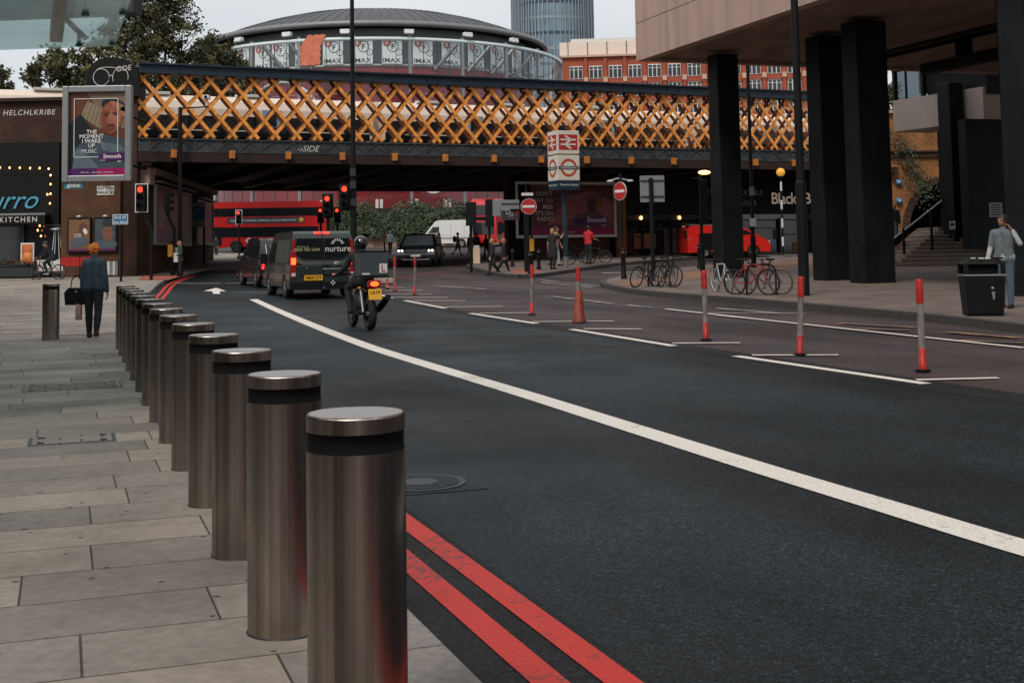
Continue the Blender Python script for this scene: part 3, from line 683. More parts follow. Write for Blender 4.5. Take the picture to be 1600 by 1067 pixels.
# --- brick viaduct at left, its parapet, and the pier with shops
WL = thing('brick_viaduct', 'sooty brick viaduct wall left of the bridge, above the bar front', 'viaduct')
mb = MB()
pts = [(-17.9, 61.3), (-26, 61.5), (-46, 53)]
for i in range(2):
    a, b = Vector(pts[i]), Vector(pts[i + 1]); c = (a + b) / 2; d = b - a
    mb.box((c.x, c.y + .4, 4.4), (d.length, .8, 9.3), M_brickdark, rz=math.atan2(d.y, d.x))
mb.build('wall', WL)
mb = MB()
for i in range(2):
    a, b = Vector(pts[i]), Vector(pts[i + 1]); c = (a + b) / 2; d = b - a
    mb.box((c.x, c.y + .3, 9.13), (d.length + .1, 1.1, .16), M_soffit, rz=math.atan2(d.y, d.x))
mb.build('coping', WL)
mb = MB(); mb.text('HELCHLKRIBE', .36, (XU(2, 61), 61.02, 8.35), (1, 0, 0), (0, 0, 1), M_offwht, 'L', .0, .15, 1.15)
mb.build('graffiti', WL)
# end pier: dark panel with curved graffiti board beside the lattice
PR = thing('bridge_pier', 'dark bridge pier at the left end of the lattice, behind the billboard', 'bridge pier')
mb = MB(); mb.box((-18.75, 60.6, 5.2), (2.3, 1.4, 10.4), M_brickdark, rz=.0); mb.build('pier', PR)
mb = MB(); cx, cz, rr = -18.7, 9.9, 1.25
mb.prism([(cx - rr, 9.0)] + [(cx - rr * math.cos(a) , cz + .95 * math.sin(a)) for a in [PI * k / 10 for k in range(11)]] + [(cx + rr, 9.0)], 59.6, 59.88, M_black); mb.build('end_plate', PR)
mb = MB()
def loop(c, rx, rz_, y, a0=0, a1=2 * PI, n=14, r=.02): mb.tube([(c[0] + rx * math.cos(a0 + (a1 - a0) * i / n), y, c[1] + rz_ * math.sin(a0 + (a1 - a0) * i / n)) for i in range(n + 1)], r, M_offwht, 5)
loop((-19.2, 9.9), .38, .4, 59.57); loop((-18.3, 9.9), .36, .45, 59.57, -.3, PI); loop((-18.9, 10.25), .5, .12, 59.57, 0, PI); loop((-18.75, 9.7), .1, .3, 59.57, 0, PI)
mb.text('GOE', .36, (-18.5, 59.56, 10.15), (1, 0, .1), (0, 0, 1), M_offwht, 'L'); mb.build('graffiti', PR)
# left abutment under the bridge
AB = thing('bridge_abutment', 'dark abutment wall left of the road under the bridge', 'abutment')
a, b = Vector((-17.3, 61)), Vector((-19.4, 83)); d = b - a; c = (a + b) / 2; ra = math.atan2(d.y, d.x)
mb = MB(); nrm = Vector((d.y, -d.x)).normalized(); cc = c - nrm * .5
mb.box((cc.x, cc.y, 3.2), (d.length, 1, 6.1), M_brickdark, rz=ra); mb.build('wall', AB)
mb = MB(); cc = c - nrm * .1; mb.box((cc.x, cc.y, 5.55), (d.length, .7, .35), M_conc, rz=ra)
mb.box((-17.6, 60.9, 5.3), (.9, .9, .8), M_conc); mb.box((-17.6, 60.9, 6.15), (.7, .7, .7), M_conc); mb.build('stone_ledge', AB, bevel=.03)
# right pier (behind the billboard) and shops
RPn = 5.3
def rp(s, n, z): return bp(s, n, z)
RPR = thing('bridge_pier', 'dark brick pier right of the road under the bridge, behind the wide billboard', 'bridge pier', (0, 0, 0))
s0 = 21.2
mb = MB(); q0 = bp(s0, RPn, 0); q1 = bp(s0 + 6.8, RPn, 0); q2 = q1 + Vector((2, 17, 0)); q3 = Vector((-.7, 96, 0))
mb.prism([(q.x, q.y) for q in (q0, q1, q2, q3)], .3, 6.3, M_brickdark, 'xy'); mb.build('pier', RPR)
mb = MB(); q = bp(s0 + 7.5, RPn - .14, 2.9); mb.box(q, (.55, .35, 5.2), M_brick, rz=BANG); mb.build('brick_pilaster', RPR)
mb = MB(); q = bp(s0 + .9, RPn - .1, 3.3); mb.box(q, (1.3, .25, 5.9), M_blackmatt, rz=BANG); mb.build('black_panel', RPR)
# shop front under the arches
SF = thing('shop_front', 'black glazed restaurant front under the right half of the bridge', 'shop front', bp(s0 + 7.1, RPn, 0), BANG)
LS = 16
mb = MB(); mb.box((LS / 2, .5, 4.6), (LS, .6, 4.6), M_black)
mb.build('fascia', SF)
mb = MB(); mb.box((LS / 2, .62, 1.5), (LS, .3, 1.8), M_blackmatt); mb.build('back_wall', SF)
mb = MB(); mb.box((LS / 2, .12, 3.32), (LS, .1, .32), M_glassgrey); mb.build('transom_window', SF)
M_shopin = mat('shop_interior', (.10, .07, .05), .8, var=.7, scale=.9)
for i in range(8):
    k = MB(); x = i * 2 + 1
    k.box((x, .2, 1.95), (1.88, .06, 2.3), M_glassdark); k.build('window', SF)
    k = MB(); k.box((x + 1, .1, 2.0), (.12, .18, 2.5), M_black); k.box((x, .1, 2.2 + (i % 2) * .4), (1.9, .1, .06), M_darkgrey); k.build('mullion', SF)
k = MB()
for x, z, w_, h_, m in ((2.2, 1.9, 1.5, .9, 'a'), (4.0, 1.9, .9, 1.6, 'b'), (5.4, 2.3, 1.1, 1.4, 'b'), (11.8, 2.2, .4, .6, 'b'), (13.6, 1.4, 1.0, .6, 'a')):
    mm = M_shopin if m == 'b' else mat('wood_counter', (.28, .10, .03), .6)
    k = MB(); k.box((x, .15, z), (w_, .05, h_), mm); k.build('interior_display', SF)
def lamp(x, z, par): q = MB(); q.ell((x, .0, z), (.09, .09, .11), M_bulb, 8); q.build('globe_light', par)
for x in (1.9, 4.6): lamp(x, 3.3, SF)
k = MB(); xd, up = (1, 0, 0), (0, 0, 1)
M_let = mat('pale_letters', (.70, .58, .50), .5, var=0, emit=(1, .8, .65, .12))
M_letg = mat('grey_letters', (.35, .36, .36), .5, var=0)
def sxx(u): # local x on the shop front plane for a photo column
    for i in range(600):
        s = i * .05; q = bp(s0 + 7.1 + s, RPn + .18, 3)
        if 800 + 2000 * q.x / q.y > u: return s
    return 20
k.text('STEAKS', .42, (sxx(1103), .18, 4.75), xd, up, M_letg, 'L'); k.build('lettering', SF); k = MB(); k.text('BURGERS', .42, (sxx(1113), .18, 4.15), xd, up, M_letg, 'L')
k.build('lettering', SF); k = MB(); k.text('COCKTAILS', .46, (sxx(1190), .18, 4.70), xd, up, M_letg, 'R'); k.build('lettering', SF); k = MB(); k.text('RIGGS', .46, (sxx(1180), .18, 4.05), xd, up, M_letg, 'R')
k.build('lettering', SF); k = MB(); k.text('Black&Blue', 1.02, (sxx(1204), .185, 4.15), xd, up, M_let, 'L', .012, 0, .92)
k.build('lettering', SF)

# right hand brick viaduct with an arch
RV = thing('brick_viaduct', 'yellow brick viaduct with a dark arch seen between the black columns', 'viaduct')
# local: x along wall
va = Vector((23.0, 79.6)); vang = R(6)
RV.location = (va.x, va.y, 0); RV.rotation_euler = (0, 0, vang)
arch_c, arch_r, arch_z = 4.75, 3.1, 2.3
mb = MB(); W_, H_ = 26, 9.6
def archwall(mb, x0, x1, z0, z1, cx, r, zs, y0, y1, m):
    outer = [(x0, z0), (cx - r, z0), (cx - r, zs)] + [(cx - r * math.cos(PI * k / 16), zs + r * math.sin(PI * k / 16)) for k in range(1, 16)] + [(cx + r, zs), (cx + r, z0), (x1, z0), (x1, z1), (x0, z1)]
    mb.prism(outer, y0, y1, m)
archwall(mb, 0, W_, .3, H_, arch_c, arch_r, arch_z, 0, .9, M_brick); mb.build('wall', RV)
mb = MB(); mb.box((W_ / 2, -.08, 7.0), (W_, .2, .3), M_brickdark); mb.box((W_ / 2, -.14, 7.2), (W_, .32, .12), M_brickdark); mb.box((W_ / 2, .3, H_ + .08), (W_, 1.2, .16), M_conc); mb.build('string_course', RV)
mb = MB()
for k in range(24):
    a0 = PI * k / 24; a1 = PI * (k + 1) / 24 - .01
    q = [(arch_c - rr_ * math.cos(a_), arch_z + rr_ * math.sin(a_)) for rr_, a_ in ((arch_r, a0), (arch_r + .45, a0), (arch_r + .45, a1), (arch_r, a1))]
    mb.prism(q, -.04, .2, M_brickdark)
mb.build('arch_ring', RV)
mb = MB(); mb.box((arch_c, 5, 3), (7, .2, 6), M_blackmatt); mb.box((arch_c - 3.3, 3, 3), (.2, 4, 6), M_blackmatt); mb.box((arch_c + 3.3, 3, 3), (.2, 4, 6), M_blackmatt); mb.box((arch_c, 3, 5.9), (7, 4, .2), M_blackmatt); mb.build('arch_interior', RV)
mb = MB(); mb.box((arch_c + .1, -.2, 3.9), (1.9, .08, .55), mat('dull_sign_board', (.20, .16, .15), .6)); mb.build('sign_board', RV)
for (uu, vv) in ((1400, 286), (1401, 315)):
    k = MB(); z = CAM_H + (381 - vv) * 80 / 2000
    k.lathe([(.001, 0), (.22, .02), (.2, .08), (.001, .1)], M_blue, (1.0, -.12, z), 16, (0, -1, 0)); k.ell((1.0, -.24, z), (.08, .05, .08), M_offwht, 8); k.build('blue_star_lamp', RV)

# ================================================================== ROUND CINEMA behind the bridge
IC = P(591, 392, 151); IC = Vector((IC.x, IC.y, 0)); GZ = 0
cin = thing('round_cinema', 'round glass and red drum cinema with a low domed grey roof behind the bridge', 'cinema', (IC.x, IC.y, 0))
M_drumred = mat('deep_red_cladding', (.27, .011, .017), .4, var=.25, scale=.15, stretch=(1, 1, .2))
M_drumgrey = mat('drum_grey', (.12, .14, .145), .6, var=.2, scale=.3)
M_roof = mat('ribbed_grey_roof', (.085, .085, .092), .55, var=.12, scale=.3, metal=.2)
M_roofedge = mat('roof_edge', (.22, .215, .22), .45, metal=.2)
M_cg = glass_mat('cinema_glass', (.93, .97, .97), .02)
NS = 96
def cyls(r, z0, z1, m, n=NS): k = MB(); k.lathe([(r, z0), (r, z1)], m, n=n); return k
mb = MB(); mb.lathe([(18.6, -1), (18.6, 20.9)], M_drumred, n=NS); mb.lathe([(18.6, 20.9), (18.6, 25.2)], M_drumgrey, n=NS); mb.lathe([(18.6, 20.9), (18.75, 20.9), (18.75, 21.1), (18.6, 21.1)], M_offwht, n=NS); mb.build('drum', cin)
mb = MB()
RT = 21.9
mb.lathe([(RT, 5.6), (RT, 23.2)], M_cg, n=NS); mb.build('glass_wall', cin)
mb = MB()
for i in range(NS):
    a = 2 * PI * i / NS; x, y = math.cos(a), math.sin(a)
    if y > .25: continue
    big = i % 4 == 0
    mb.box((x * (RT - .05), y * (RT - .05), 14.6), (.1 if not big else .35, .05 if not big else .3, 18), M_girder if not big else M_greymetal, rz=a)
for z in (5.6, 8.3, 11.4, 14.5, 17.6, 20.6): mb.lathe([(RT + .0, z), (RT + .05, z), (RT + .05, z + .06), (RT, z + .06)], M_greymetal, n=NS)
mb.lathe([(RT - .05, 23.05), (RT + .15, 23.05), (RT + .15, 23.4), (RT - .05, 23.4)], mat('pale_rim', (.62, .72, .72), .4, var=.05), n=NS)
mb.build('glass_frame', cin)
# roof: eave lip, soffit, dome with ribs
mb = MB()
dome = [(19.75, 25.35), (19.0, 25.75), (17.0, 26.6), (14.3, 27.55), (11, 28.45), (7, 29.15), (3, 29.5), (.01, 29.6)]
mb.lathe(dome, M_roof, n=NS)
for i in range(NS):
    a = 2 * PI * i / NS
    if math.sin(a) > .5: continue
    for j in range(len(dome) - 3):
        r0, z0 = dome[j]; r1, z1 = dome[j + 1]
        mb.bar((r0 * math.cos(a), r0 * math.sin(a), z0 + .03), (r1 * math.cos(a), r1 * math.sin(a), z1 + .02), .05, .05, M_roof)
mb.build('roof', cin)
mb = MB(); mb.lathe([(18.4, 25.1), (19.9, 24.85), (20.3, 24.9), (20.45, 25.15), (20.25, 25.45), (19.4, 25.55)], M_roofedge, n=NS); mb.build('eave', cin)
mb = MB(); mb.lathe([(18.4, 24.9), (20.0, 24.8)], M_blackmatt, n=NS); mb.build('soffit', cin)
# white roof lights, posters, slanted struts between drum and glass
def pol(r, a, z): return (r * math.cos(a), r * math.sin(a), z)
def aof(u, r=20.9):   # angle on the drum seen under photo column u
    best = None
    for i in range(2000):
        a = PI + PI * i / 2000; x = IC.x + r * math.cos(a); y = IC.y + r * math.sin(a)
        if 800 + 2000 * x / y * .995 > u: return a
    return -.05
for u in (327, 372, 448, 540, 642, 735, 808):
    a = aof(u, 22.2); k = MB(); k.M = Matrix.Translation(pol(22.0, a, 24.0)) @ Matrix.Rotation(a, 4, 'Z')
    k.box((0, 0, 0), (.5, 1.0, .4), M_wht); k.box((.2, 0, -.2), (.35, .85, .2), M_wht); k.build('roof_light', cin, bevel=.06)
M_post = mat('poster_white', (.78, .84, .84), .5, var=.04)
M_postb = mat('poster_black', (.03, .035, .04), .5, var=0)
M_postr = mat('poster_red', (.50, .10, .05), .5, var=0)
def ringtext(k, a, z, txt, size, m, r=18.72):
    k.text(txt, size, (0, 0, 0), (1, 0, 0), (0, 0, 1), m)
pu = [382, 412, 440, 478, 522, 568, 614, 662, 706, 745, 778, 808, 832]
for u in pu:
    a = aof(u, 18.8)
    k = MB(); k.M = Matrix.Translation(pol(18.9, a, 21.15)) @ Matrix.Rotation(a + PI / 2, 4, 'Z')
    k.box((0, 0, 1.3), (2.15, .06, 2.7), M_post)
    k.text('IMAX', .66, (.0, -.04, .08), (1, 0, 0), (0, 0, 1), M_postb, 'C', .02, 0, 1.0, 1.2)
    def disc(cx, cz, r, m, y, r2=0):
        n = 24
        if r2:
            vs = [(cx + rr * math.cos(2 * PI * i / n), y, cz + rr * math.sin(2 * PI * i / n)) for rr in (r, r2) for i in range(n)]
            k.add(vs, [(i, (i + 1) % n, n + (i + 1) % n, n + i) for i in range(n)], m)
        else: k.poly([(cx + r * math.cos(2 * PI * i / n), y, cz + r * math.sin(2 * PI * i / n)) for i in range(n)], m)
    disc(-.5, 2.15, .42, M_postr, -.045); disc(.12, 1.75, .6, M_postb, -.05, .52); disc(.75, 1.15, .35, M_postb, -.05, .29)
    k.text('B', .6, (-.5, -.06, 1.95), (1, 0, 0), (0, 0, 1), M_post); k.text('F', .8, (.12, -.06, 1.45), (1, 0, 0), (0, 0, 1), M_postb, 'C', .02); k.text('I', .4, (.75, -.06, 1.0), (1, 0, 0), (0, 0, 1), M_postb)
    k.build('poster', cin)
for i, u in enumerate((398, 430, 460, 500, 545, 592, 638, 684, 726, 762, 794, 822)):
    a = aof(u, 18.8); k = MB(); k.M = Matrix.Translation(pol(18.85, a, 21.2)) @ Matrix.Rotation(a + PI / 2, 4, 'Z')
    k.box((0, 0, 1.4), (1.35, .06, 2.7), mat('dark_drum_panel', (.045, .055, .06), .3)); k.build('dark_panel', cin)
for u in (415, 455, 715, 765, 800, 830):
    a = aof(u, 20); k = MB(); s_ = -1 if u < 600 else 1
    k.tube([pol(20.3, a, 23.3), pol(18.9, a - s_ * .10, 20.6)], .22, M_greymetal, 8); k.build('strut', cin)
# orange banner, white ring, lettering on the drum
k = MB(); a = aof(486, 22); k.M = Matrix.Translation(pol(22.05, a, 0)) @ Matrix.Rotation(a + PI / 2, 4, 'Z')
M_ban = mat('orange_banner', (.62, .17, .09), .6, var=.3, scale=1.5)
pts = []; rnd = random.Random(3)
for (x0, z0), (x1, z1) in (((-1.05, 20.6), (1.05, 20.6)), ((1.05, 20.6), (1.1, 22.6)), ((1.1, 22.6), (1.7, 23.7)), ((1.7, 23.7), (-.3, 23.7)), ((-.3, 23.7), (-1.1, 22.5)), ((-1.1, 22.5), (-1.05, 20.6))):
    for t in range(6): q = t / 6; j = .08 if t % 2 else -.03; pts.append((x0 + (x1 - x0) * q + (j if abs(x1 - x0) < .9 else 0), z0 + (z1 - z0) * q + (j if abs(x1 - x0) >= .9 else 0)))
k.prism(pts, -.06, 0, M_ban); k.build('orange_banner', cin)
k = MB(); ac = aof(437, 18.8)
ring = [pol(18.75, ac + (5.3 * math.cos(t)) / 18.75, 14.2 + 5.4 * math.sin(t)) for t in [2 * PI * i / 64 for i in range(64)]]
ring = [p_ for p_ in ring]
k.tube([(p_[0], p_[1], p_[2]) for p_ in ring], .16, M_wht, 6, closed=True); k.build('white_ring', cin)
k = MB(); ac = aof(676, 22.0); k.M = Matrix.Translation(pol(22.1, ac, 0)) @ Matrix.Rotation(ac + PI / 2, 4, 'Z')
n = 28
for r_, m_, y_ in ((1.5, M_wht, 0), (1.05, M_buspaint, -.02), (.45, M_wht, -.04)):
    k.poly([(r_ * math.cos(2 * PI * i / n), y_, 8.9 + r_ * math.sin(2 * PI * i / n)) for i in range(n)], m_)
k.text('vodafone', 1.55, (1.9, -.02, 8.35), (1, 0, 0), (0, 0, 1), M_wht, 'L', .015); k.build('lettering', cin)
for i, u in enumerate((340, 396, 450, 505, 545, 592, 647, 698, 742)):
    a = aof(u, 22.2); k = MB(); k.M = Matrix.Translation(pol(22.2, a, 6.4)) @ Matrix.Rotation(a + PI / 2, 4, 'Z')
    k.box((-.22, 0, 0), (.3, .15, .9), M_offwht); k.box((.22, 0, 0), (.3, .15, .9), M_offwht); k.build('column_foot', cin)
k = MB(); k.lathe([(20.8, 5.3), (21.2, 5.3), (21.2, 5.75), (20.8, 5.75)], M_girder, n=NS); k.lathe([(20.0, -1), (20.0, 5.3)], M_drumgrey, n=NS); k.build('base_ring', cin)

# planted wall in front of the cinema
hw = thing('garden_wall', 'low brown wall below the ivy in front of the cinema', 'wall', (0, 0, 0))
k = MB(); k.box((-5.5, 125.2, 2.4), (24, .4, 1.3), M_conc); k.build('wall', hw)
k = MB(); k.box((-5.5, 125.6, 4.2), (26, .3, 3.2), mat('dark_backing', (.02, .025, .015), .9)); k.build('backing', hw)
def leaves(mb, pts_fn, n, s0_, s1_, m, rnd, squash=1):
    for _ in range(n):
        c, nn = pts_fn(rnd); s_ = rnd.uniform(s0_, s1_)
        a = Vector((rnd.gauss(0, 1), rnd.gauss(0, 1), rnd.gauss(0, 1) * squash)); 
        if nn is not None: a = a * .6 + Vector(nn)
        a.normalize(); b = a.orthogonal().normalized(); b = Matrix.Rotation(rnd.uniform(0, 2 * PI), 3, a) @ b; c2 = a.cross(b)
        c = Vector(c)
        mb.add([c - b * s_, c - c2 * s_ * .55, c + b * s_, c + c2 * s_ * .55], [(0, 1, 2, 3)], m)
rnd = random.Random(7); k = MB()
clumps = [(rnd.uniform(-17.5, 2.5), rnd.uniform(2.6, 6.0), rnd.uniform(.4, 1.1), rnd.uniform(0, .7)) for _ in range(90)]
def fn(r):
    cx, cz, cr_, cy = r.choice(clumps); a = r.uniform(0, 2 * PI); q = cr_ * math.sqrt(r.random()); x = cx + q * math.cos(a) * 1.3; z = cz + q * math.sin(a)
    z = min(z, 6.35 + .25 * math.sin(x * 1.7)); bulge = math.sqrt(max(0, 1 - (q / cr_) ** 2)) * .5
    return (x, 125.0 - cy * .5 - bulge, max(z, 2.4 if int(x * 1.3) % 3 else 3.4)), (0, -1, .6)
leaves(k, fn, 9000, .09, .2, M_hedge, rnd); leaves(k, fn, 2500, .08, .16, M_leaf2, rnd)
tag(k.build('ivy_hedge'), 'dense green ivy hanging over the wall beneath the cinema', 'hedge')
# ================================================================== RED BRICK BUILDING beyond
rb = P(885, 392, 228); RB = thing('brick_building', 'long red brick building with white sash windows behind the right half of the bridge', 'building', (rb.x, rb.y, 0), R(-5))
WB = 56
mb = MB(); mb.box((WB / 2, 6, 18), (WB, 12, 36), M_redbrick); mb.build('wall', RB)
M_stone = mat('pale_stone', (.55, .38, .28), .8, var=.2)
mb = MB()
for z in (34.2 - 3.2, 34.2 - 6.4, 34.2 - 9.6): mb.box((WB / 2, -.12, z), (WB, .3, .3), M_redbrick); 
mb.box((WB / 2, -.25, 35.9), (WB + .6, .6, .35), M_stone)
x = 2.4
while x < WB:
    mb.box((x + 1.75, -.15, 26), (.55, .35, 20), M_redbrick)
    for z in (31.6, 25.2): mb.box((x + 1.75, -.3, z), (.75, .4, .9), M_stone)
    x += 3.5
mb.build('piers', RB)
wfr = None
rows = [33.0, 29.7, 26.4, 23.1]
def winmesh():
    a = MB(); a.box((0, -.04, 0), (2.3, .12, 2.3), M_wht)
    g = MB()
    for gx in (-.77, 0, .77):
        g.box((gx, -.12, -.3), (.60, .05, 1.5), M_glassdark); g.box((gx, -.12, .78), (.60, .05, .42), M_glassdark)
    return a, g
for r_, z in enumerate(rows):
    for i in range(15):
        x = 2.4 + i * 3.5
        if wfr is None:
            a, g = winmesh(); wfr = a.build('window', RB, (x, 0, z)); pg = g.build('pane', wfr)
        else:
            o = wfr.copy(); col.objects.link(o); o.parent = RB; o.location = (x, 0, z); q = pg.copy(); col.objects.link(q); q.parent = o
mb = MB(); mb.box((8, 2.5, 37.4), (17, 4, 2.4), M_cream); mb.box((9, 3, 38.9), (15, 3.5, .8), M_offwht); mb.box((17.2, 2, 37.5), (.4, 3, 2.6), M_girder)
for x in (1, 4.5, 8, 11.5): mb.box((x, .45, 37.4), (.12, .12, 2.4), M_girder)
mb.build('roof_plant', RB)
mb = MB(); mb.box((20.5, 1.5, 37.4), (2.8, 2.5, 1.7), M_cream); mb.box((20.2, 3, 39.4), (2.2, 1.5, 1.8), M_redbrick); mb.box((20.5, .2, 37.6), (2.2, .1, .4), M_girder); mb.build('roof_box', RB)
mb = MB(); mb.box((29, 4, 39.5), (8, 5, 7), mat('brown_stack', (.20, .14, .11), .8)); mb.build('chimney_stack', RB)
mb = MB(); mb.tube([(23.5, 1, 36.2), (24, 1, 38.4), (25, 1, 38.0), (25.6, 1, 36.2)], .12, M_girder); mb.box((24.6, 1, 36.9), (2.4, 1.2, .9), M_darkgrey)
mb.tube([(22, -.2, 37.1), (26, -.2, 37.1)], .05, M_darkgrey); mb.build('roof_railing', RB)
mb = MB(); mb.prism([(WB - 3, 36), (WB + 1, 36), (WB + 1, 33)], 0, 6, M_redbrick); mb.build('gable', RB)

# ================================================================== GLASS TOWER
tw = P(870, 392, 335); TW = thing('glass_tower', 'tall rounded blue glass tower on the skyline', 'tower', (tw.x, tw.y, 0))
M_tglass = mat('tower_glass', (.16, .24, .30), .12, var=.3, scale=.5, stretch=(1, 1, .6), spec=.8, metal=.2)
M_tfin = mat('tower_fin', (.30, .35, .38), .4, metal=.4, var=.1)
def toutline(n=72, rx=10.4, ry=14, e=2.6):
    o = []
    for i in range(n):
        a = 2 * PI * i / n; c, s_ = math.cos(a), math.sin(a)
        o.append((math.copysign(abs(c) ** (2 / e), c) * rx, math.copysign(abs(s_) ** (2 / e), s_) * ry))
    return o
to = toutline()
mb = MB(); mb.prism(to, 0, 110, M_tglass, 'xy'); mb.build('body', TW)
mb = MB()
for i, (x, y) in enumerate(to):
    if y > 3: continue
    a = math.atan2(y / 14, x / 10.4)
    for dz in range(1): mb.box((x * 1.012, y * 1.012, 55), (.5 if i % 2 else .8, .22, 110), M_tfin, rz=a)
mb.build('fins', TW)
mb = MB()
for z in range(20, 110, 4):
    mb.prism([(x * 1.006, y * 1.006) for x, y in to], z, z + .7, M_tfin if z % 8 else mat('tower_band', (.04, .06, .08), .3), 'xy')
mb.build('floor_bands', TW)

# ================================================================== TREES
def tree(label, cx, cy, base, crown, n, seed, trunk_r=.3, dens=(.13, .3), m=(M_leaf, M_leaf2), group=None):
    t = thing('street_tree', label, 'tree', (cx, cy, base), 0, group); rnd = random.Random(seed)
    mb = MB(); zc = sum(c[2] for c in crown) / len(crown) - base
    top = Vector((0, 0, max(3, zc * .75))); pts = [Vector((0, 0, 0)), Vector((.1, 0, top.z * .4)), Vector((-.1, .1, top.z * .75)), top]
    mb.tube(pts, [trunk_r, trunk_r * .85, trunk_r * .7, trunk_r * .5], M_bark, 10)
    for c in crown:
        e = Vector((c[0] - cx, c[1] - cy, c[2] - base)); s_ = pts[2].lerp(pts[3], rnd.random()); mid = s_.lerp(e, .5) + Vector((rnd.gauss(0, .3), rnd.gauss(0, .3), .3))
        mb.tube([s_, mid, e], [trunk_r * .4, trunk_r * .25, .04], M_bark, 6)
        for _ in range(6):
            f = e + Vector((rnd.gauss(0, 1), rnd.gauss(0, 1), rnd.gauss(0, .8))).normalized() * c[3] * .85; mb.tube([mid.lerp(e, .6), f], [.06, .015], M_bark, 4)
    mb.build('trunk', t)
    k = MB(); sub = []
    for c in crown:
        for _ in range(int(9 * c[3])):
            d = Vector((rnd.gauss(0, 1), rnd.gauss(0, 1), rnd.gauss(0, 1))).normalized() * c[3] * rnd.uniform(.35, 1.0)
            sub.append((Vector((c[0] - cx, c[1] - cy, c[2] - base)) + d, rnd.uniform(.3, .75) * (c[3] / 3) ** .4, rnd.random()))
    for i in range(n):
        c, r_, h = rnd.choice(sub); d = Vector((rnd.gauss(0, .5), rnd.gauss(0, .5), rnd.gauss(0, .42))) * r_ * 1.3
        nn = Vector((rnd.gauss(0, 1), rnd.gauss(0, 1), rnd.gauss(0, 1) + .6)).normalized(); b = nn.orthogonal().normalized(); b = Matrix.Rotation(rnd.uniform(0, 6.28), 3, nn) @ b; c2 = nn.cross(b)
        s_ = rnd.uniform(*dens); q = c + d
        k.add([q - b * s_, q - c2 * s_ * .6, q + b * s_, q + c2 * s_ * .6], [(0, 1, 2, 3)], m[0] if h < .62 else m[1])
    k.build('crown', t); return t
def cw(u, v, Y, r): p = P(u, v, Y); return (p.x, p.y, p.z, r)
g_ = 'trees behind the railway bridge'
p = P(255, 392, 98); tree('big leafy tree rising behind the left end of the bridge', p.x, p.y, 1.5, [cw(250, 30, 98, 2.6), cw(215, 70, 97, 2.3), cw(285, 60, 98, 2.4), cw(240, 95, 97, 2.4), cw(300, 100, 99, 1.9), cw(205, 15, 98, 2.0), cw(262, -10, 98, 2.2), cw(320, 130, 98, 1.6), cw(270, 135, 98, 2.0), cw(230, 5, 97, 2.0), cw(180, 60, 97, 1.6)], 24000, 11, .4, (.08, .19), group=g_)
p = P(105, 392, 92); tree('smaller loose tree left of the big billboard top', p.x, p.y, 1.5, [cw(110, 110, 92, 1.9), cw(70, 115, 92, 1.2), cw(145, 90, 92, 1.8), cw(150, 130, 92, 1.6), cw(90, 95, 92, 1.3), cw(50, 125, 92, .8), cw(120, 140, 92, 1.4)], 6500, 12, .25, (.1, .22), group=g_)
p = P(308, 392, 104); tree('low tree in front of the left side of the round cinema', p.x, p.y, 1.8, [cw(355, 92, 104, 1.3), cw(335, 85, 104, 1.2), cw(375, 100, 104, .9), cw(340, 130, 104, 2.0), cw(385, 140, 104, 1.7)], 5200, 13, .25, (.1, .22), group=g_)
p = P(-20, 392, 90); tree('tree at the extreme left edge, mostly outside the frame', p.x, p.y, 1.5, [cw(-25, 120, 90, 1.7), cw(-10, 135, 90, .9)], 2500, 14, .2, (.1, .22), group=g_)
p = P(1386, 392, 96); tree('sparse tree seen between the second pair of black columns and the balcony', p.x, p.y, 1.3, [cw(1386, 150, 96, 1.0), cw(1392, 172, 96, 1.4), cw(1375, 185, 96, 1.4)], 2600, 15, .2, (.09, .18), group=g_)
# creeper on the brick viaduct
rnd = random.Random(5); k = MB()
def fn2(r):
    t = r.random(); x = 1.0 + 1.9 * t + r.gauss(0, .35); z = 8.3 - 4.0 * t ** .8 + r.gauss(0, .5)
    a, b = math.cos(vang), math.sin(vang); yy = -.15 - abs(r.gauss(0, .15))
    return (va.x + a * x - b * yy, va.y + b * x + a * yy, z), (0, -1, .5)
leaves(k, fn2, 650, .06, .12, M_hedge, rnd); tag(k.build('creeper'), 'green creeper growing down the yellow brick viaduct', 'climbing plant')

# ================================================================== CONCRETE BUILDING ON COLUMNS
dxr = Vector((.36, -1)).normalized(); ob = thing('concrete_building', 'concrete office building raised on tall black columns at right', 'building')
C0 = P(994, 97, 48.5); oang = math.atan2(dxr.y, dxr.x)       # local x: towards the camera, local y: to the right (into the site)
ob.location = (C0.x, C0.y, 0); ob.rotation_euler = (0, 0, oang)
ZF = C0.z
def ol(p): 
    d = Vector((p.x - C0.x, p.y - C0.y)); c, s_ = math.cos(oang), math.sin(oang); return Vector((d.x * c + d.y * s_, -d.x * s_ + d.y * c))
LF, WF = 60, 26
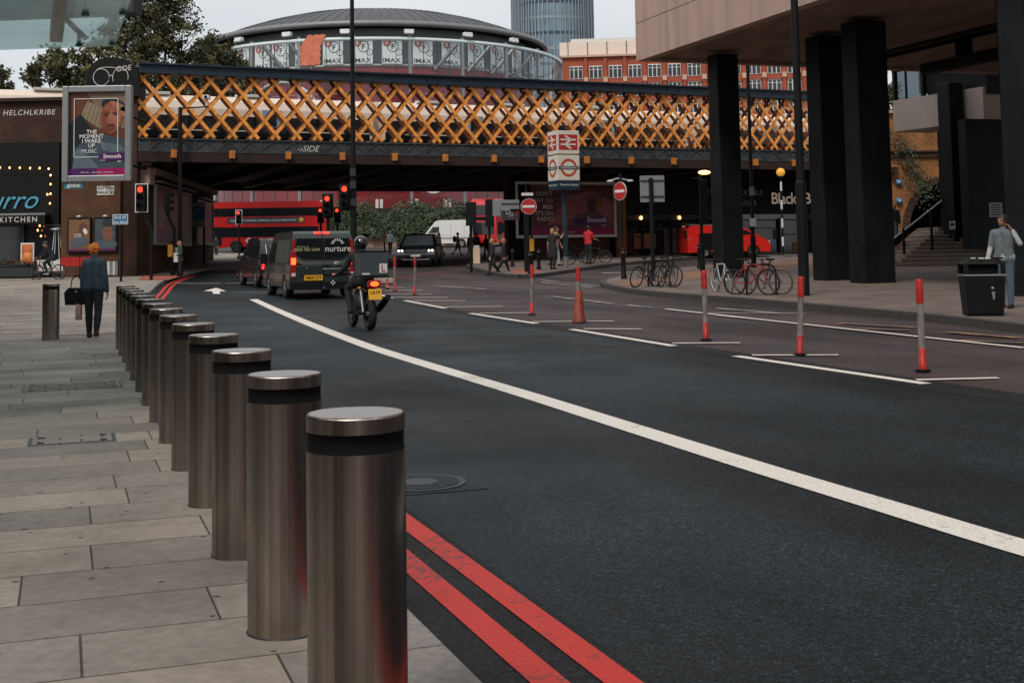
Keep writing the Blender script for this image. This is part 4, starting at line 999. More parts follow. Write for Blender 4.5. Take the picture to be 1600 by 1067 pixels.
# fascia built of panels with real open joints
mb = MB(); pw = 3.55
k0 = 0
zz = [ZF, ZF + 1.45, ZF + 4.4, ZF + 7.4]
x = 0
while x < LF:
    for j in range(3):
        mb.box((x + pw / 2, .2, (zz[j] + zz[j + 1]) / 2), (pw - .025, .4, zz[j + 1] - zz[j] - .025), M_conc)
    x += pw
y = .4
while y < WF:
    for j in range(3): mb.box((.2, y + pw / 2, (zz[j] + zz[j + 1]) / 2), (.4, pw - .025, zz[j + 1] - zz[j] - .025), M_conc)
    y += pw
mb.build('fascia', ob)
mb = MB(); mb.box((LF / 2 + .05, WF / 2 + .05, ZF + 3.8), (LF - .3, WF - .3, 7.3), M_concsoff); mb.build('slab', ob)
mb = MB(); mb.box((LF / 2, 9.0, ZF + .02), (LF - 2, .12, .14), M_blackmatt); mb.box((LF / 2, 12.5, ZF - .0), (LF - 2, .5, .5), M_colu); mb.box((8, 8.7, ZF - .25), (.3, .5, .9), M_blackmatt); mb.tube([(3, 7, ZF - .3), (26, 7, ZF - .3)], .09, M_colu); mb.build('soffit_pipe', ob)
# upper storeys (out of frame)
mb = MB()
for f_ in range(3): mb.box((LF / 2 + 1, WF / 2 + 1, ZF + 9 + f_ * 3.6), (LF - 2, WF - 2, 1.5), M_conc); mb.box((LF / 2 + 1, WF / 2 + 1, ZF + 10.8 + f_ * 3.6), (LF - 3, WF - 3, 2.1), M_glassgrey)
mb.build('upper_storeys', ob)
cp = [(1128, 425, .78, 1.0), (1288, 438, .85, 1.16), (1347, 442.5, .85, 1.16), (1488, 413, .85, .75), (1608, 463, .9, 1.2)]
cl = [(ol(GP(u, v, KERB)), a, b) for u, v, a, b in cp]; cl[0] = (ol(Vector((XU(1126, 47.2), 47.2))), .78, .9)
for i in range(1, 7): cl.append((cl[2][0] + Vector((7.2 * i, (0 if i % 2 else 2.0))), .85, 1.12))
for q, a, b in cl:
    d = Matrix.Rotation(oang, 2) @ q; gz = G(C0.y + d.y)
    if C0.y + d.y < -15 : continue
    k = MB(); k.box((q.x, q.y + b * .35, (gz + ZF) / 2 + .05), (a, b, ZF - gz - .05), M_colu); k.build('column', ob, bevel=.05)
# dark recessed ground floor and glazed stair hall behind the columns
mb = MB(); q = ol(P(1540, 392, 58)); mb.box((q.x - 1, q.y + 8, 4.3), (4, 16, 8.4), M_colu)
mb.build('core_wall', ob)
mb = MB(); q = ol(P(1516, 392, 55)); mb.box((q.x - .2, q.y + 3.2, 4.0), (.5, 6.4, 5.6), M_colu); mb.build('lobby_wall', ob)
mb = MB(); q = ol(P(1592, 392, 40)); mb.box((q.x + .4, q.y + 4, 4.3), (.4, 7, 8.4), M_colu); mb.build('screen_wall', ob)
# balcony box and glazing
ba, bb = P(1395, 168, 61), P(1536, 155, 56); d = (bb - ba); bang = math.atan2(d.y, d.x); Lb = Vector((d.x, d.y)).length
bal = thing('walkway', 'pale concrete walkway parapet with dark glazing above it, between the black columns', 'walkway', (ba.x, ba.y, 0), bang)
mb = MB(); mb.box((Lb / 2, 1.1, 7.55), (Lb, 2.2, 1.5), M_offconc := mat('light_concrete', (.50, .42, .37), .85, var=.12, scale=1, stretch=(1, 1, .3))); mb.build('parapet', bal, bevel=.02)
mb = MB(); mb.box((Lb * .3, .1, 8.0), (.1, .12, .1), M_black); 
for x in (.05, Lb * .34): mb.box((x, .15, 8.85), (.16, .2, 1.9), M_black)
mb.box((Lb * .2, .15, 9.75), (Lb * .42, .2, .15), M_black); mb.box((Lb * .2, .15, 7.98), (Lb * .42, .2, .12), M_black); mb.box((Lb * .14, .15, 8.9), (.07, .1, 1.8), M_black); mb.build('window_frame', bal)
mb = MB(); mb.box((Lb * .18, .15, 8.85), (Lb * .36, .03, 1.8), glass_mat('tinted_glass', (.35, .40, .42), .02)); mb.build('glass', bal)
mb = MB(); mb.box((Lb * .22, 1.6, 9.3), (Lb * .34, .3, 1.3), M_colu); mb.box((Lb * .3, 1.4, 8.5), (Lb * .14, .5, 1.2), M_colu); mb.build('ceiling_duct', bal)
mb = MB(); mb.box((Lb * .69, .6, 8.9), (Lb * .64, .8, 1.8), M_colu); mb.build('upper_wall', bal)
# steps up to the terrace
sb = GP(1400, 417, KERB); stp = thing('stone_steps', 'stone steps rising behind the black columns at right', 'steps', (sb.x, sb.y, sb.z), R(-6))
mb = MB()
M_step = mat('step_stone', (.30, .225, .16), .85, var=.2, bump=.2)
for i in range(10): mb.box((5 + i * .27, 5 + i * .3, .085 + i * .17), (10, 10, .165), M_step); mb.box((5 + i * .27 - .01, 5 + i * .3 - .02, .17 * (i + 1) - .02), (10.03, 10.03, .035), M_offconc)
mb.build('flight', stp)
mb = MB(); mb.box((-.8, 5.2, .0), (3.0, 8, .5), M_step); mb.build('landing', stp)
for x, zb in ((1.0, .15), (2.2, .9)):
    k = MB(); k.cyl((x - .4, 1.2, 0), (x - .4, 1.2, zb + 1.5), .06, M_black); k.build('post', stp)
k = MB(); a, b = P(1396, 388, 57.5), P(1480, 318, 57.5); a2, b2 = P(1396, 374, 57.5), P(1480, 308, 57.5)
Mi = Matrix.Rotation(R(6), 4, 'Z') @ Matrix.Translation(-sb)
k.M = Mi
k.add([a, b, b2, a2] + [v + Vector((0, .14, 0)) for v in (a, b, b2, a2)], [(0, 1, 2, 3), (7, 6, 5, 4), (0, 4, 5, 1), (2, 6, 7, 3), (1, 5, 6, 2), (0, 3, 7, 4)], M_black); k.build('balustrade', stp)
k = MB(); k.M = Mi; k.tube([a2 + Vector((0, -.05, .03)), b2 + Vector((0, -.05, .03))], .035, M_offwht, 8); k.build('handrail', stp)

# ================================================================== GLASS CANOPY top left
cz = 4.6
def cpz(u, v):
    d = ray(u, v); t = (cz - CAM_H) / d.z; return Vector((d.x * t, d.y * t))
e1 = cpz(178, 73); e0 = cpz(0, 79); ang = math.atan2((e1 - e0).y, (e1 - e0).x); 
can = thing('glass_canopy', 'overhead glass canopy with steel clamps cutting the top left corner', 'canopy', (e1.x, e1.y, cz), ang)
# local: -x to the left along the far edge, -y towards the camera
M_can = frosted('canopy_glass')
sl = math.radians(0)
rd = (cpz(205, 0) - e1); rl = Matrix.Rotation(-ang, 2) @ rd; kx = rl.x / rl.y      # right hand edge slope in local coords
for i in range(5):
    k = MB(); x0 = -i * 2.35 - (.012 if i else 0); x1 = -(i + 1) * 2.35 + .012
    for j in range(3):
        y0 = -j * 3.6 - .01; y1 = -(j + 1) * 3.6 + .01
        pts = [(x0 + kx * y0, y0), (x1 + kx * y0, y0), (x1 + kx * y1, y1), (x0 + kx * y1, y1)]
        k.prism(pts, 0, .02, M_can, 'xy')
    k.build('glass_panel', can)
k = MB()
for y in (-1.35, -5.0, -8.6): k.box((-6 + kx * y, y, .38), (12.5, .32, .34), M_girder)
k.build('beam', can)
for i in range(5):
    k = MB(); x = -i * 2.35 - .9; k.bar((x + kx * -.3, -.3, .1), (x + kx * -10, -10, .1), .18, .12, M_girder); k.build('purlin', can)
for i in range(5):
    for y in (-.35, -2.6):
        for dx in (-.25, .25):
            k = MB(); x = -i * 2.35 + dx - (.3 if i == 0 else 0); k.box((x + kx * y, y, -.02), (.09, .04, .04), M_darkgrey); k.cyl((x + kx * y, y, 0), (x + kx * y, y, .2), .03, M_black, n=8); k.build('clamp', can)
k = MB(); k.tube([(-.35, -.2, .1), (-1.2, -6, 2.4)], .04, M_black, 8); k.build('tie_rod', can)
# ================================================================== UNSEEN BLOCKS added beside and behind the camera to shape the bollard reflections
def block(label, cx, cy, w_, d_, h_, rz, m, fm=M_glassdark):
    b = thing('unseen_block', label, 'building', (cx, cy, 0), rz); k = MB(); k.box((0, 0, h_ / 2), (w_, d_, h_), m); k.build('wall', b)
    for f_ in range(int(h_ // 3.6)):
        k = MB(); z = 2.2 + f_ * 3.6
        k.box((0, 0, z), (w_ + .06, d_ - 1.2, 1.8), fm); k.box((0, 0, z), (w_ - 1.2, d_ + .06, 1.8), fm)
        k.build('window_band', b)
    for i in range(int(w_ // 3)):
        pass
    return b
block('unseen stone block along the left pavement, added for the bollard reflections', -12.0, -19, 14, 104, 16, R(19.8), mat('buff_stone', (.15, .105, .08), .8, var=.3))
block('unseen brown block right of the street behind the camera, added for the bollard reflections', 48.0, -52, 24, 84, 22, R(19.8), mat('brown_stone', (.13, .09, .07), .8, var=.3))

# ================================================================== BAR FRONT AT LEFT
BY = 60.75; sh = thing('bar_front', 'black bar front with blue lettering and a string of warm bulbs at far left', 'bar front', (0, 0, 0))
def LX(u, Y=BY): return XU(u, Y)
def LZ(u, v, Y=BY): return P(u, v, Y).z
k = MB(); x0, x1 = -28.5, LX(92); k.box(((x0 + x1) / 2, BY + .2, 3.7), (x1 - x0, .5, 6.6), M_black); k.build('facade', sh)
k = MB(); k.box(((x0 + LX(78)) / 2, BY - .35, LZ(40, 336)), (LX(78) - x0, .7, .12), M_greymetal); k.box(((x0 + LX(78)) / 2, BY - .45, LZ(40, 344)), (LX(78) - x0, .5, .42), M_black); k.build('awning', sh)
M_neon = mat('blue_lettering', (.06, .26, .38), .4, var=0, emit=(.15, .6, .9, .08))
k = MB(); k.text('Burro', 1.25, (LX(61), BY - .12, LZ(40, 326)), (1, 0, .0), (.0, 0, 1), M_neon, 'R', 0.0, .45, 1.0); k.build('sign_lettering', sh)
k = MB(); k.text('·  KITCHEN', .34, (LX(66), BY - .72, LZ(40, 347.5)), (1, 0, 0), (0, 0, 1), M_offwht, 'R', .008, 0, 1.35); k.build('kitchen_lettering', sh)
for i in range(4):
    k = MB(); x = x0 + 1.2 + i * 1.7; k.box((x, BY - .08, 1.9), (1.4, .1, 2.4), M_glassdark); k.box((x, BY - .1, 3.05), (1.5, .1, .08), M_darkgrey); k.box((x + .72, BY - .1, 1.9), (.07, .12, 2.4), M_darkgrey); k.build('window', sh)
sl_ = thing('string_lights', 'string of warm glowing bulbs hung round the bar front', 'string lights')
wire = [(-12, 262), (0, 262), (15, 262.5), (31, 262.5), (47, 263), (62, 263), (76, 264), (79, 274), (79, 288), (79, 303), (78, 318)]
k = MB(); k.tube([P(u, v - 1, 60.4) for u, v in wire], .015, M_black, 5); k.build('wire', sl_)
for u, v in wire[1:] + [(74, 304), (62, 353), (59, 360), (64, 369)]:
    k = MB(); k.ell(P(u, v, 60.35), (.04, .04, .05), M_bulb, 8); k.build('bulb', sl_)
# posters on the brick wall
def poster_art(k, x0, x1, z0, z1, y, kind):
    W = x1 - x0; H = z1 - z0
    def rect(a, b, c, d, m, dy): k.poly([(x0 + a * W, y - dy, z0 + b * H), (x0 + c * W, y - dy, z0 + b * H), (x0 + c * W, y - dy, z0 + d * H), (x0 + a * W, y - dy, z0 + d * H)], m)
    def blob(cx, cz, rx, rz_, m, dy, rot=0, n=18):
        k.poly([(x0 + W * cx + W * (rx * math.cos(t) * math.cos(rot) - rz_ * math.sin(t) * math.sin(rot)), y - dy, z0 + H * cz + W * (rx * math.cos(t) * math.sin(rot) + rz_ * math.sin(t) * math.cos(rot))) for t in [2 * PI * i / n for i in range(n)]], m)
    cm = lambda n_, c: mat(n_, c, .5, var=.15, scale=2)
    if kind == 'dog':
        rect(0, 0, 1, 1, cm('ad_ochre', (.20, .10, .04)), 0); blob(.7, .7, .22, .3, cm('ad_brown', (.12, .05, .025)), .004); blob(.8, .62, .1, .16, M_wht, .006, .4); blob(.5, .28, .48, .26, cm('ad_slate', (.08, .10, .125)), .008, .2)
        k.text('STAND', .11 * W, (x0 + .45 * W, y - .012, z0 + .5 * H), (1, 0, 0), (0, 0, 1), M_wht, 'C', .01); k.text('BY ME', .11 * W, (x0 + .45 * W, y - .012, z0 + .43 * H), (1, 0, 0), (0, 0, 1), M_wht, 'C', .01)
    if kind == 'face':
        rect(0, 0, 1, 1, cm('ad_slate2', (.05, .07, .085)), 0); blob(.62, .55, .27, .38, cm('ad_skin', (.20, .085, .055)), .004, .1); blob(.62, .86, .3, .16, cm('ad_hair', (.03, .025, .03)), .006); blob(.5, .2, .6, .2, cm('ad_slate', (.08, .10, .125)), .008)
        for a in (.52, .72): blob(a, .62, .04, .015, M_black, .01)
        blob(.63, .43, .07, .02, cm('ad_lip', (.25, .05, .04)), .01)
    rect(0, 0, 1, .07, cm('ad_purple', (.12, .015, .09)), .01); 
PY0 = 59.2
gp_ = 'framed posters on the wall left of the road'
for i, (u0, u1, kind, lb) in enumerate(((105, 142, 'dog', 'framed wall poster with an ochre picture, left of its pair'), (146, 183, 'face', 'framed wall poster with a face on grey, right of its pair'))):
    x0_, x1_, z0_, z1_ = LX(u0, 59.6), LX(u1, 59.6), LZ(140, 395, 59.6), LZ(140, 340, 59.6)
    t = thing('wall_poster', lb, 'poster', ((x0_ + x1_) / 2, PY0 + .4, z0_), 0, gp_); t_ = Matrix.Translation(-Vector(t.location))
    k = MB(); k.M = t_; k.box(((x0_ + x1_) / 2, PY0 + .45, (z0_ + z1_) / 2), (x1_ - x0_, .12, z1_ - z0_), M_black); k.ell(((x0_ + x1_) / 2, PY0 + .35, z1_ + .05), (.12, .1, .06), M_offwht, 8); k.build('frame', t, bevel=.01)
    k = MB(); k.M = t_; poster_art(k, x0_ + .07, x1_ - .07, z0_ + .08, z1_ - .08, PY0 + .38, kind); k.build('picture', t)
pn = thing('wall_panel', 'brown brick wall panel behind the posters', 'wall'); k2 = MB(); k2.box(((LX(96, 59.8) + LX(188, 59.8)) / 2, 59.8, 3.7), (LX(188, 59.8) - LX(96, 59.8), .16, 6.9), mat('brown_wall', (.10, .042, .018), .85, var=.45, scale=.9)); k2.build('panel', pn)
k = MB(); a, b = LX(151, 59.7), LX(178, 59.7); z0_, z1_ = LZ(165, 305, 59.7), LZ(165, 291, 59.7)
k.box(((a + b) / 2, 59.7, (z0_ + z1_) / 2), (b - a, .05, z1_ - z0_), M_wht); k.text('SUTTON', .19, ((a + b) / 2, 59.66, z0_ + .26), (1, 0, 0), (0, 0, 1), M_black, 'C', .01); k.text('WALK SE1', .19, ((a + b) / 2, 59.66, z0_ + .06), (1, 0, 0), (0, 0, 1), M_black, 'C', .01)
tag(k.build('street_name_sign'), 'small white street name plate on the brown wall above the posters', 'sign')

# ================================================================== BIG BILLBOARD ON ITS POST
By = 56.0; x0_, x1_ = P(98, 285, By).x, P(206, 285, By).x; z0_, z1_ = P(150, 284, By).z, P(150, 135, By).z
bbd = thing('billboard', 'tall framed billboard of a person lying down, high on the left', 'billboard', ((x0_ + x1_) / 2, By, 0)); cxb = (x0_ + x1_) / 2; W2 = (x1_ - x0_) / 2
k = MB(); ft = .27
for sx_ in (-1, 1): k.box((sx_ * (W2 - ft / 2), 0, (z0_ + z1_) / 2), (ft, .35, z1_ - z0_), M_greymetal)
for zz_ in (z0_ + ft / 2, z1_ - ft / 2): k.box((0, 0, zz_), (2 * W2 - 2 * ft, .348, ft), M_greymetal)
k.build('frame', bbd, bevel=.03)
k = MB(); k.box((0, .12, (z0_ + z1_) / 2), (2 * W2 - .1, .2, z1_ - z0_ - .1), M_darkgrey); [k.tube([(sx_ * 1.0, .3, zz_), (sx_ * 1.0, 3.9, zz_ + .0)], .07, M_black) for sx_ in (-1, 1) for zz_ in (z0_ + .8, z1_ - 1.2)]; k.build('wall_brackets', bbd)
k = MB(); a, b, c, d = -W2 + ft, W2 - ft, z0_ + ft, z1_ - ft; H = d - c; W = b - a; y = -.0
am = lambda n_, c_: mat(n_, c_, .35, var=.2, scale=1.6)
def U(px, pz): return (a + W * px, c + H * pz)
def pg(pts, m, dy): k.poly([(U(*p_)[0], y - dy, U(*p_)[1]) for p_ in pts], m)
def bl(cx, cz, rx, rz_, m, dy, rot=0, n=22, a0=0, a1=2 * PI):
    o = U(cx, cz); k.poly([(o[0] + W * (rx * math.cos(t) * math.cos(rot) - rz_ * math.sin(t) * math.sin(rot)), y - dy, o[1] + W * (rx * math.cos(t) * math.sin(rot) + rz_ * math.sin(t) * math.cos(rot))) for t in [a0 + (a1 - a0) * i / n for i in range(n)]], m)
sk = am('ad_face', (.26, .075, .04)); sk2 = am('ad_face_light', (.36, .135, .085)); dk = am('ad_dark', (.012, .014, .02)); bed = am('ad_bed', (.20, .135, .095)); sweat = am('ad_sweater', (.045, .072, .09)); swl = am('ad_sweater_light', (.10, .14, .165))
pg([(0, 0), (1, 0), (1, 1), (0, 1)], am('ad_brown2', (.12, .04, .018)), 0)
pg([(.3, 1), (1, 1), (1, .55), (.75, .6), (.42, .88)], bed, .004)
pg([(.2, .72), (.32, .9), (.62, .78), (.55, .55)], am('ad_blanket', (.26, .20, .13)), .008)
for i in range(5): 
    f_ = i / 5 + .1; p1 = (.2 + .35 * f_, .72 - .17 * f_); p2 = (.32 + .3 * f_, .9 - .12 * f_); k.bar((U(*p1)[0], y - .012, U(*p1)[1]), (U(*p2)[0], y - .012, U(*p2)[1]), .012, .004, dk, (0, 1, 0))
pg([(0, .05), (0, .62), (.2, .74), (.35, .6), (.5, .5), (.6, .3), (.5, .05)], dk, .012)
pg([(.05, .03), (.12, .34), (.3, .44), (.55, .5), (1, .42), (1, .03)], sweat, .016)
pg([(.05, .03), (.1, .3), (.2, .33), (.5, .12), (.55, .03)], swl, .020); pg([(.55, .4), (.9, .36), (1, .3), (1, .22), (.6, .3)], swl, .022)
bl(.78, .83, .22, .13, dk, .024, -.25); bl(.74, .69, .2, .29, sk, .028, -.12); bl(.80, .70, .11, .2, sk2, .032, -.12)
bl(.70, .56, .12, .07, am('ad_chin', (.15, .045, .03)), .0345, .3); bl(.62, .68, .035, .14, am('ad_cheek', (.19, .055, .03)), .0345, -.1); bl(.66, .745, .07, .022, am('ad_brow', (.13, .04, .025)), .0365, .15); bl(.82, .75, .07, .022, am('ad_brow', (.13, .04, .025)), .0365, .1); bl(.76, .80, .13, .045, am('ad_forehead', (.30, .10, .06)), .0345, -.1)
bl(.9, .82, .2, .05, sk2, .036, -.5); bl(.98, .76, .1, .09, sk2, .036)
for e in (.66, .82): bl(e, .72 + (.01 if e > .7 else 0), .045, .012, dk, .04, .1)
pg([(.73, .72), (.70, .645), (.79, .645)], am('ad_nose', (.34, .11, .07)), .04); bl(.74, .605, .075, .018, am('ad_mouth', (.12, .02, .02)), .042)
fr = [(.09, .22), (.09, .92), (.86, .92), (.86, .22)]
for i in range(4):
    p1, p2 = fr[i], fr[(i + 1) % 4]; 
    if i == 3: p1 = (.52, .22); p2 = (.09, .22)
    k.bar((U(*p1)[0], y - .044, U(*p1)[1]), (U(*p2)[0], y - .044, U(*p2)[1]), .03, .004, M_wht, (0, 1, 0))
for t, zz_, s_ in (('THE', .5, .25), ('MOMENT', .445, .25), ('I WAKE', .39, .25), ('UP', .335, .25)): k.text(t, s_, (U(.40, 0)[0], y - .05, U(0, zz_)[1]), (1, 0, 0), (0, 0, 1), M_wht, 'R' if 0 else 'C', .012)
k.text('MUSIC', .24, (U(.36, 0)[0], y - .05, U(0, .27)[1]), (1, 0, 0), (0, 0, 1), M_wht, 'C')
M_pur = am('ad_purple_logo', (.07, .012, .10)); M_mag = am('ad_magenta', (.30, .008, .09))
pg([(.53, .2), (.55, .26), (.98, .28), (.98, .18), (.6, .165)], M_pur, .048); k.text('Smooth', .25, (U(.92, 0)[0], y - .055, U(0, .205)[1]), (1, 0, 0), (0, 0, 1), M_wht, 'R', .014)
k.text('RADIO', .07, (U(.56, 0)[0], y - .055, U(0, .172)[1]), (1, 0, 0), (0, 0, 1), M_wht, 'L'); k.text('102.2', .09, (U(.93, 0)[0], y - .055, U(0, .155)[1]), (1, 0, 0), (0, 0, 1), M_wht, 'R', .02)
pg([(0, 0), (.5, 0), (.5, .085), (0, .085)], M_pur, .05); pg([(.5, 0), (1, 0), (1, .085), (.5, .085)], M_mag, .05)
k.text('DAB radio   ▸ global player   play smooth', .085, (U(.5, 0)[0], y - .056, U(0, .03)[1]), (1, 0, 0), (0, 0, 1), M_wht, 'C'); k.build('picture', bbd)
k = MB(); k.box((-W2 + .5, 0, z0_ - .16), (.85, .12, .26), mat('teal_plate', (.04, .18, .24), .4)); k.text('global', .25, (-W2 + .5, -.07, z0_ - .22), (1, 0, 0), (0, 0, 1), M_wht, 'C', .015); k.build('name_plate', bbd)

# --- receding billboard on the abutment, and the wide one on the right pier
ab_a, ab_b = Vector((-17.3, 61)), Vector((-19.4, 83)); dd = (ab_b - ab_a).normalized(); aang = math.atan2(dd.y, dd.x)
def abbill(s0_, s1_, z0_, z1_, lb, full):
    t = thing('billboard', lb, 'billboard', (*(ab_a + dd * s0_ - Vector((-dd.y, dd.x)) * .12), 0), aang)   # local x along the wall, -y out
    Ln = s1_ - s0_; H = z1_ - z0_
    k = MB()
    for x in (0, Ln): k.box((x, -.02, (z0_ + z1_) / 2), (.12, .16, H), M_greymetal)
    for z in (z0_, z1_): k.box((Ln / 2, -.02, z), (Ln, .16, .12), M_greymetal)
    k.box((Ln / 2, -.1, z1_ + .18), (Ln + .2, .5, .06), M_greymetal); k.build('frame', t)
    k = MB(); k.box((Ln / 2, .0, (z0_ + z1_) / 2), (Ln, .06, H), am('ad_red_brown', (.20, .055, .035))); k.box((Ln / 2, -.035, z0_ + .35), (Ln, .01, .6), M_pur)
    if full:
        for t_, z in (('THE', .62), ('MOMENT', .52), ('I WAKE UP', .42), ('MUSIC', .32)): k.text(t_, .42, (1.0, -.05, z0_ + z * H), (1, 0, 0), (0, 0, 1), M_offwht, 'L', .01)
        k.text('global player', .25, (Ln * .45, -.05, z0_ + .25), (1, 0, 0), (0, 0, 1), M_offwht, 'L')
        k.poly([(Ln * .5 + 1.6 * math.cos(t_), -.045, z0_ + H * .6 + .75 * math.sin(t_)) for t_ in [2 * PI * i / 20 for i in range(20)]], am('ad_dim_face', (.28, .10, .06)))
    k.build('picture', t); return t
abbill(.6, 11.5, 2.1, 4.9, 'brown billboard receding along the wall under the left end of the bridge', True)
abbill(14, 20.5, 2.2, 4.7, 'dim second billboard farther under the bridge, past the blue board', False)
q = bp(s0 + 1.65, RPn - .15, 0); wb = thing('billboard', 'wide white framed billboard of a person in bed on the right pier', 'billboard', q, BANG)
Lw = 5.0; z0_, z1_ = 2.25, 5.35
def uw(u):
    for i in range(400):
        s_ = i * .03 - 3; g_q = bp(s0 + 1.65 + s_, RPn - .3, 3)
        if 800 + 2000 * g_q.x / g_q.y > u: return s_
x0_, x1_ = uw(806), uw(960)
k = MB()
for x in (x0_, x1_): k.box((x, 0, (z0_ + z1_) / 2), (.16, .2, z1_ - z0_ + .16), M_offwht)
for z in (z0_, z1_): k.box(((x0_ + x1_) / 2, 0, z), (x1_ - x0_ - .16, .2, .16), M_offwht)
k.build('frame', wb)
k = MB(); y = -.0; a, b, c, d = x0_ + .08, x1_ - .08, z0_ + .08, z1_ - .08; W, H = b - a, d - c
pg([(0, 0), (1, 0), (1, 1), (0, 1)], am('ad_plum', (.13, .035, .045)), 0)
pg([(.3, .2), (.52, .78), (.8, .9), (1, .6), (1, .2)], am('ad_pink_sheet', (.30, .09, .09)), .004)
bl(.77, .58, .05, .08, am('ad_dark_hair', (.07, .02, .02)), .008); bl(.84, .6, .035, .05, sk, .010); pg([(.5, .22), (.62, .42), (.86, .44), (.98, .2)], am('ad_mauve', (.13, .06, .08)), .012)
for i in range(9): k.bar((U(.3 + i * .05, .8)[0], y - .014, U(0, .82)[1]), (U(.28 + i * .05, 0)[0], y - .014, U(0, 1)[1]), .03, .004, am('ad_slat', (.35, .2, .17)), (0, 1, 0))
for t, zz_ in (("DON'T", .78), ("WANT TO", .65), ('MISS', .52), ("IT'S ON", .39), ('RADIO', .28)): k.text(t, .34, (U(.36, 0)[0], y - .02, U(0, zz_)[1]), (1, 0, 0), (0, 0, 1), M_offwht, 'R', .01)
pg([(0, 0), (1, 0), (1, .13), (0, .13)], M_mag, .014); pg([(.58, .2), (.58, .33), (.93, .36), (.93, .2)], M_pur, .016)
k.text('Smooth', .42, (U(.92, 0)[0], y - .022, U(0, .25)[1]), (1, 0, 0), (0, 0, 1), M_wht, 'R', .012); k.text('102.2', .17, (U(.92, 0)[0], y - .022, U(0, .165)[1]), (1, 0, 0), (0, 0, 1), M_wht, 'R')
k.text('▸ global player', .17, (U(.5, 0)[0], y - .022, U(0, .04)[1]), (1, 0, 0), (0, 0, 1), M_wht, 'C'); k.build('picture', wb)
k = MB(); k.tube([(a + .1 * W, -.35, c + .72 * H), (a + .87 * W, -.35, c + .72 * H), (a + .87 * W, -.05, c + .72 * H)], .03, M_greymetal, 6); k.ell((a + .87 * W, -.35, c + .72 * H), (.1, .1, .1), M_greymetal, 8); k.tube([(a + .88 * W, -.3, c + .72 * H), (a + .89 * W, -.3, c + .3 * H)], .02, M_greymetal, 6); k.build('lamp_rail', wb)
# ================================================================== TRAFFIC SIGNALS
def signal(label, u, vtop, vbot, Y, base, pole=None, yaw=0, board=True, lit=True, back=False, white=True, size=None, litm=None):
    """head between vtop and vbot at distance Y; base = ground point of the pole; pole = list of side steps"""
    c = P(u, (vtop + vbot) / 2, Y); H = (vbot - vtop) * Y / 2000; base = Vector(base)
    t = thing('traffic_light', label, 'traffic light', base, 0, 'traffic lights at the junction')
    h = c - base; rz = Matrix.Rotation(yaw + (PI if back else 0), 4, 'Z'); T = Matrix.Translation(h) @ rz
    W = .36 * H / 1.05
    if board:
        k = MB(); k.M = T; bw = W * 1.32
        k.box((0, .04, 0), (bw, .03, H), M_black)
        if white:
            e = .035
            for sx_ in (-1, 1): k.box((sx_ * (bw / 2 - e / 2), .022, 0), (e, .012, H), M_wht)
            for sz in (-1, 1): k.box((0, .022, sz * (H / 2 - e / 2)), (bw - 2 * e, .012, e), M_wht)
        k.build('backing_board', t)
    k = MB(); k.M = T; k.box((0, -.08, 0), (W * .8, .2, H * .86), M_black); head = k.build('signal_head', t, bevel=.02)
    for i, z in enumerate((.29, 0, -.29)):
        k = MB(); k.M = T; r_ = W * .29; n = 20; on = lit and i == 0
        k.poly([(r_ * math.cos(2 * PI * j / n), -.186, z * H + r_ * math.sin(2 * PI * j / n)) for j in range(n)][::1], (litm or M_ltred) if on else M_glassdark); k.build('lens', head)
        k = MB(); k.M = T; m_ = 12
        a0, a1 = R(-20), R(200)
        for yy in (0,):
            vs = [(r_ * 1.15 * math.cos(a0 + (a1 - a0) * j / m_), y_, z * H + r_ * 1.15 * math.sin(a0 + (a1 - a0) * j / m_)) for y_ in (-.18, -.36) for j in range(m_ + 1)]
            k.add(vs, [(j, j + 1, m_ + 2 + j, m_ + 1 + j) for j in range(m_)], M_blackmatt)
        k.build('visor', head)
    k = MB(); path = pole or [(0, 0, 0), (0, 0, 1)]
    k.tube([(x * 1.0, 0.12, z) if z > .2 else (x, 0.12, z) for x, z in path], .07, M_black, 10); k.build('pole', t)
    return t
b = GP(235, 438, KERB); hx = P(221, 310, b.y).x - b.x; zl = P(221, 332, b.y).z - b.z; zt = P(221, 290, b.y).z - b.z
signal('red traffic light with white edged board on a cranked pole at left, below the billboard', 221, 287, 332, b.y, b, [(0, 0), (0, zl - .75), (-.1, zl - .55), (hx + .1, zl - .15), (hx, zl + .05), (hx, zt)])
b = GP(271, 430, KERB); hx = P(259, 310, b.y).x - b.x; zl = P(259, 332, b.y).z - b.z
signal('unlit dark traffic light turned away, on a cranked pole between the billboards', 259, 298, 336, b.y, b, [(0, 0), (0, zl - .8), (-.1, zl - .6), (hx + .1, zl - .2), (hx, zl + .05), (hx, zl + .9)], yaw=R(95), lit=False, white=False, board=False)
Y = 92; q = P(373, 392, Y); signal('small red traffic light standing in front of the red bus side', 373, 328, 351, Y, (q.x, q.y, G(Y)), [(0, 0), (0, P(373, 340, Y).z - G(Y))])
q = P(512, 392, 56); zz_ = P(512, 320, 56).z - G(56); signal('red traffic light directly above the dark van roof, left of the tall lamp post', 512, 303, 341, 56, (q.x, q.y, G(56)), [(0, 0), (0, zz_ + .4)], white=False)
LPY = 51.0; q = P(553, 392, LPY); hx = P(539, 310, LPY).x - q.x; zz_ = P(539, 308, LPY).z - G(LPY)
signal('largest and highest red traffic light, fixed beside the tall lamp post', 539, 287, 329, LPY - .2, (q.x + hx, q.y, G(LPY)), [(0, zz_ - .3), (-hx * .8, zz_ - .3)], white=False)
for u, lb in ((501, 'small red traffic light low behind the van roof, left of its pair'), (527, 'small red traffic light low behind the van roof, right of its pair')):
    q = P(u, 392, 78); signal(lb, u, 324, 349, 78, (q.x, q.y, G(78)), [(0, 0), (0, P(u, 336, 78).z - G(78))])
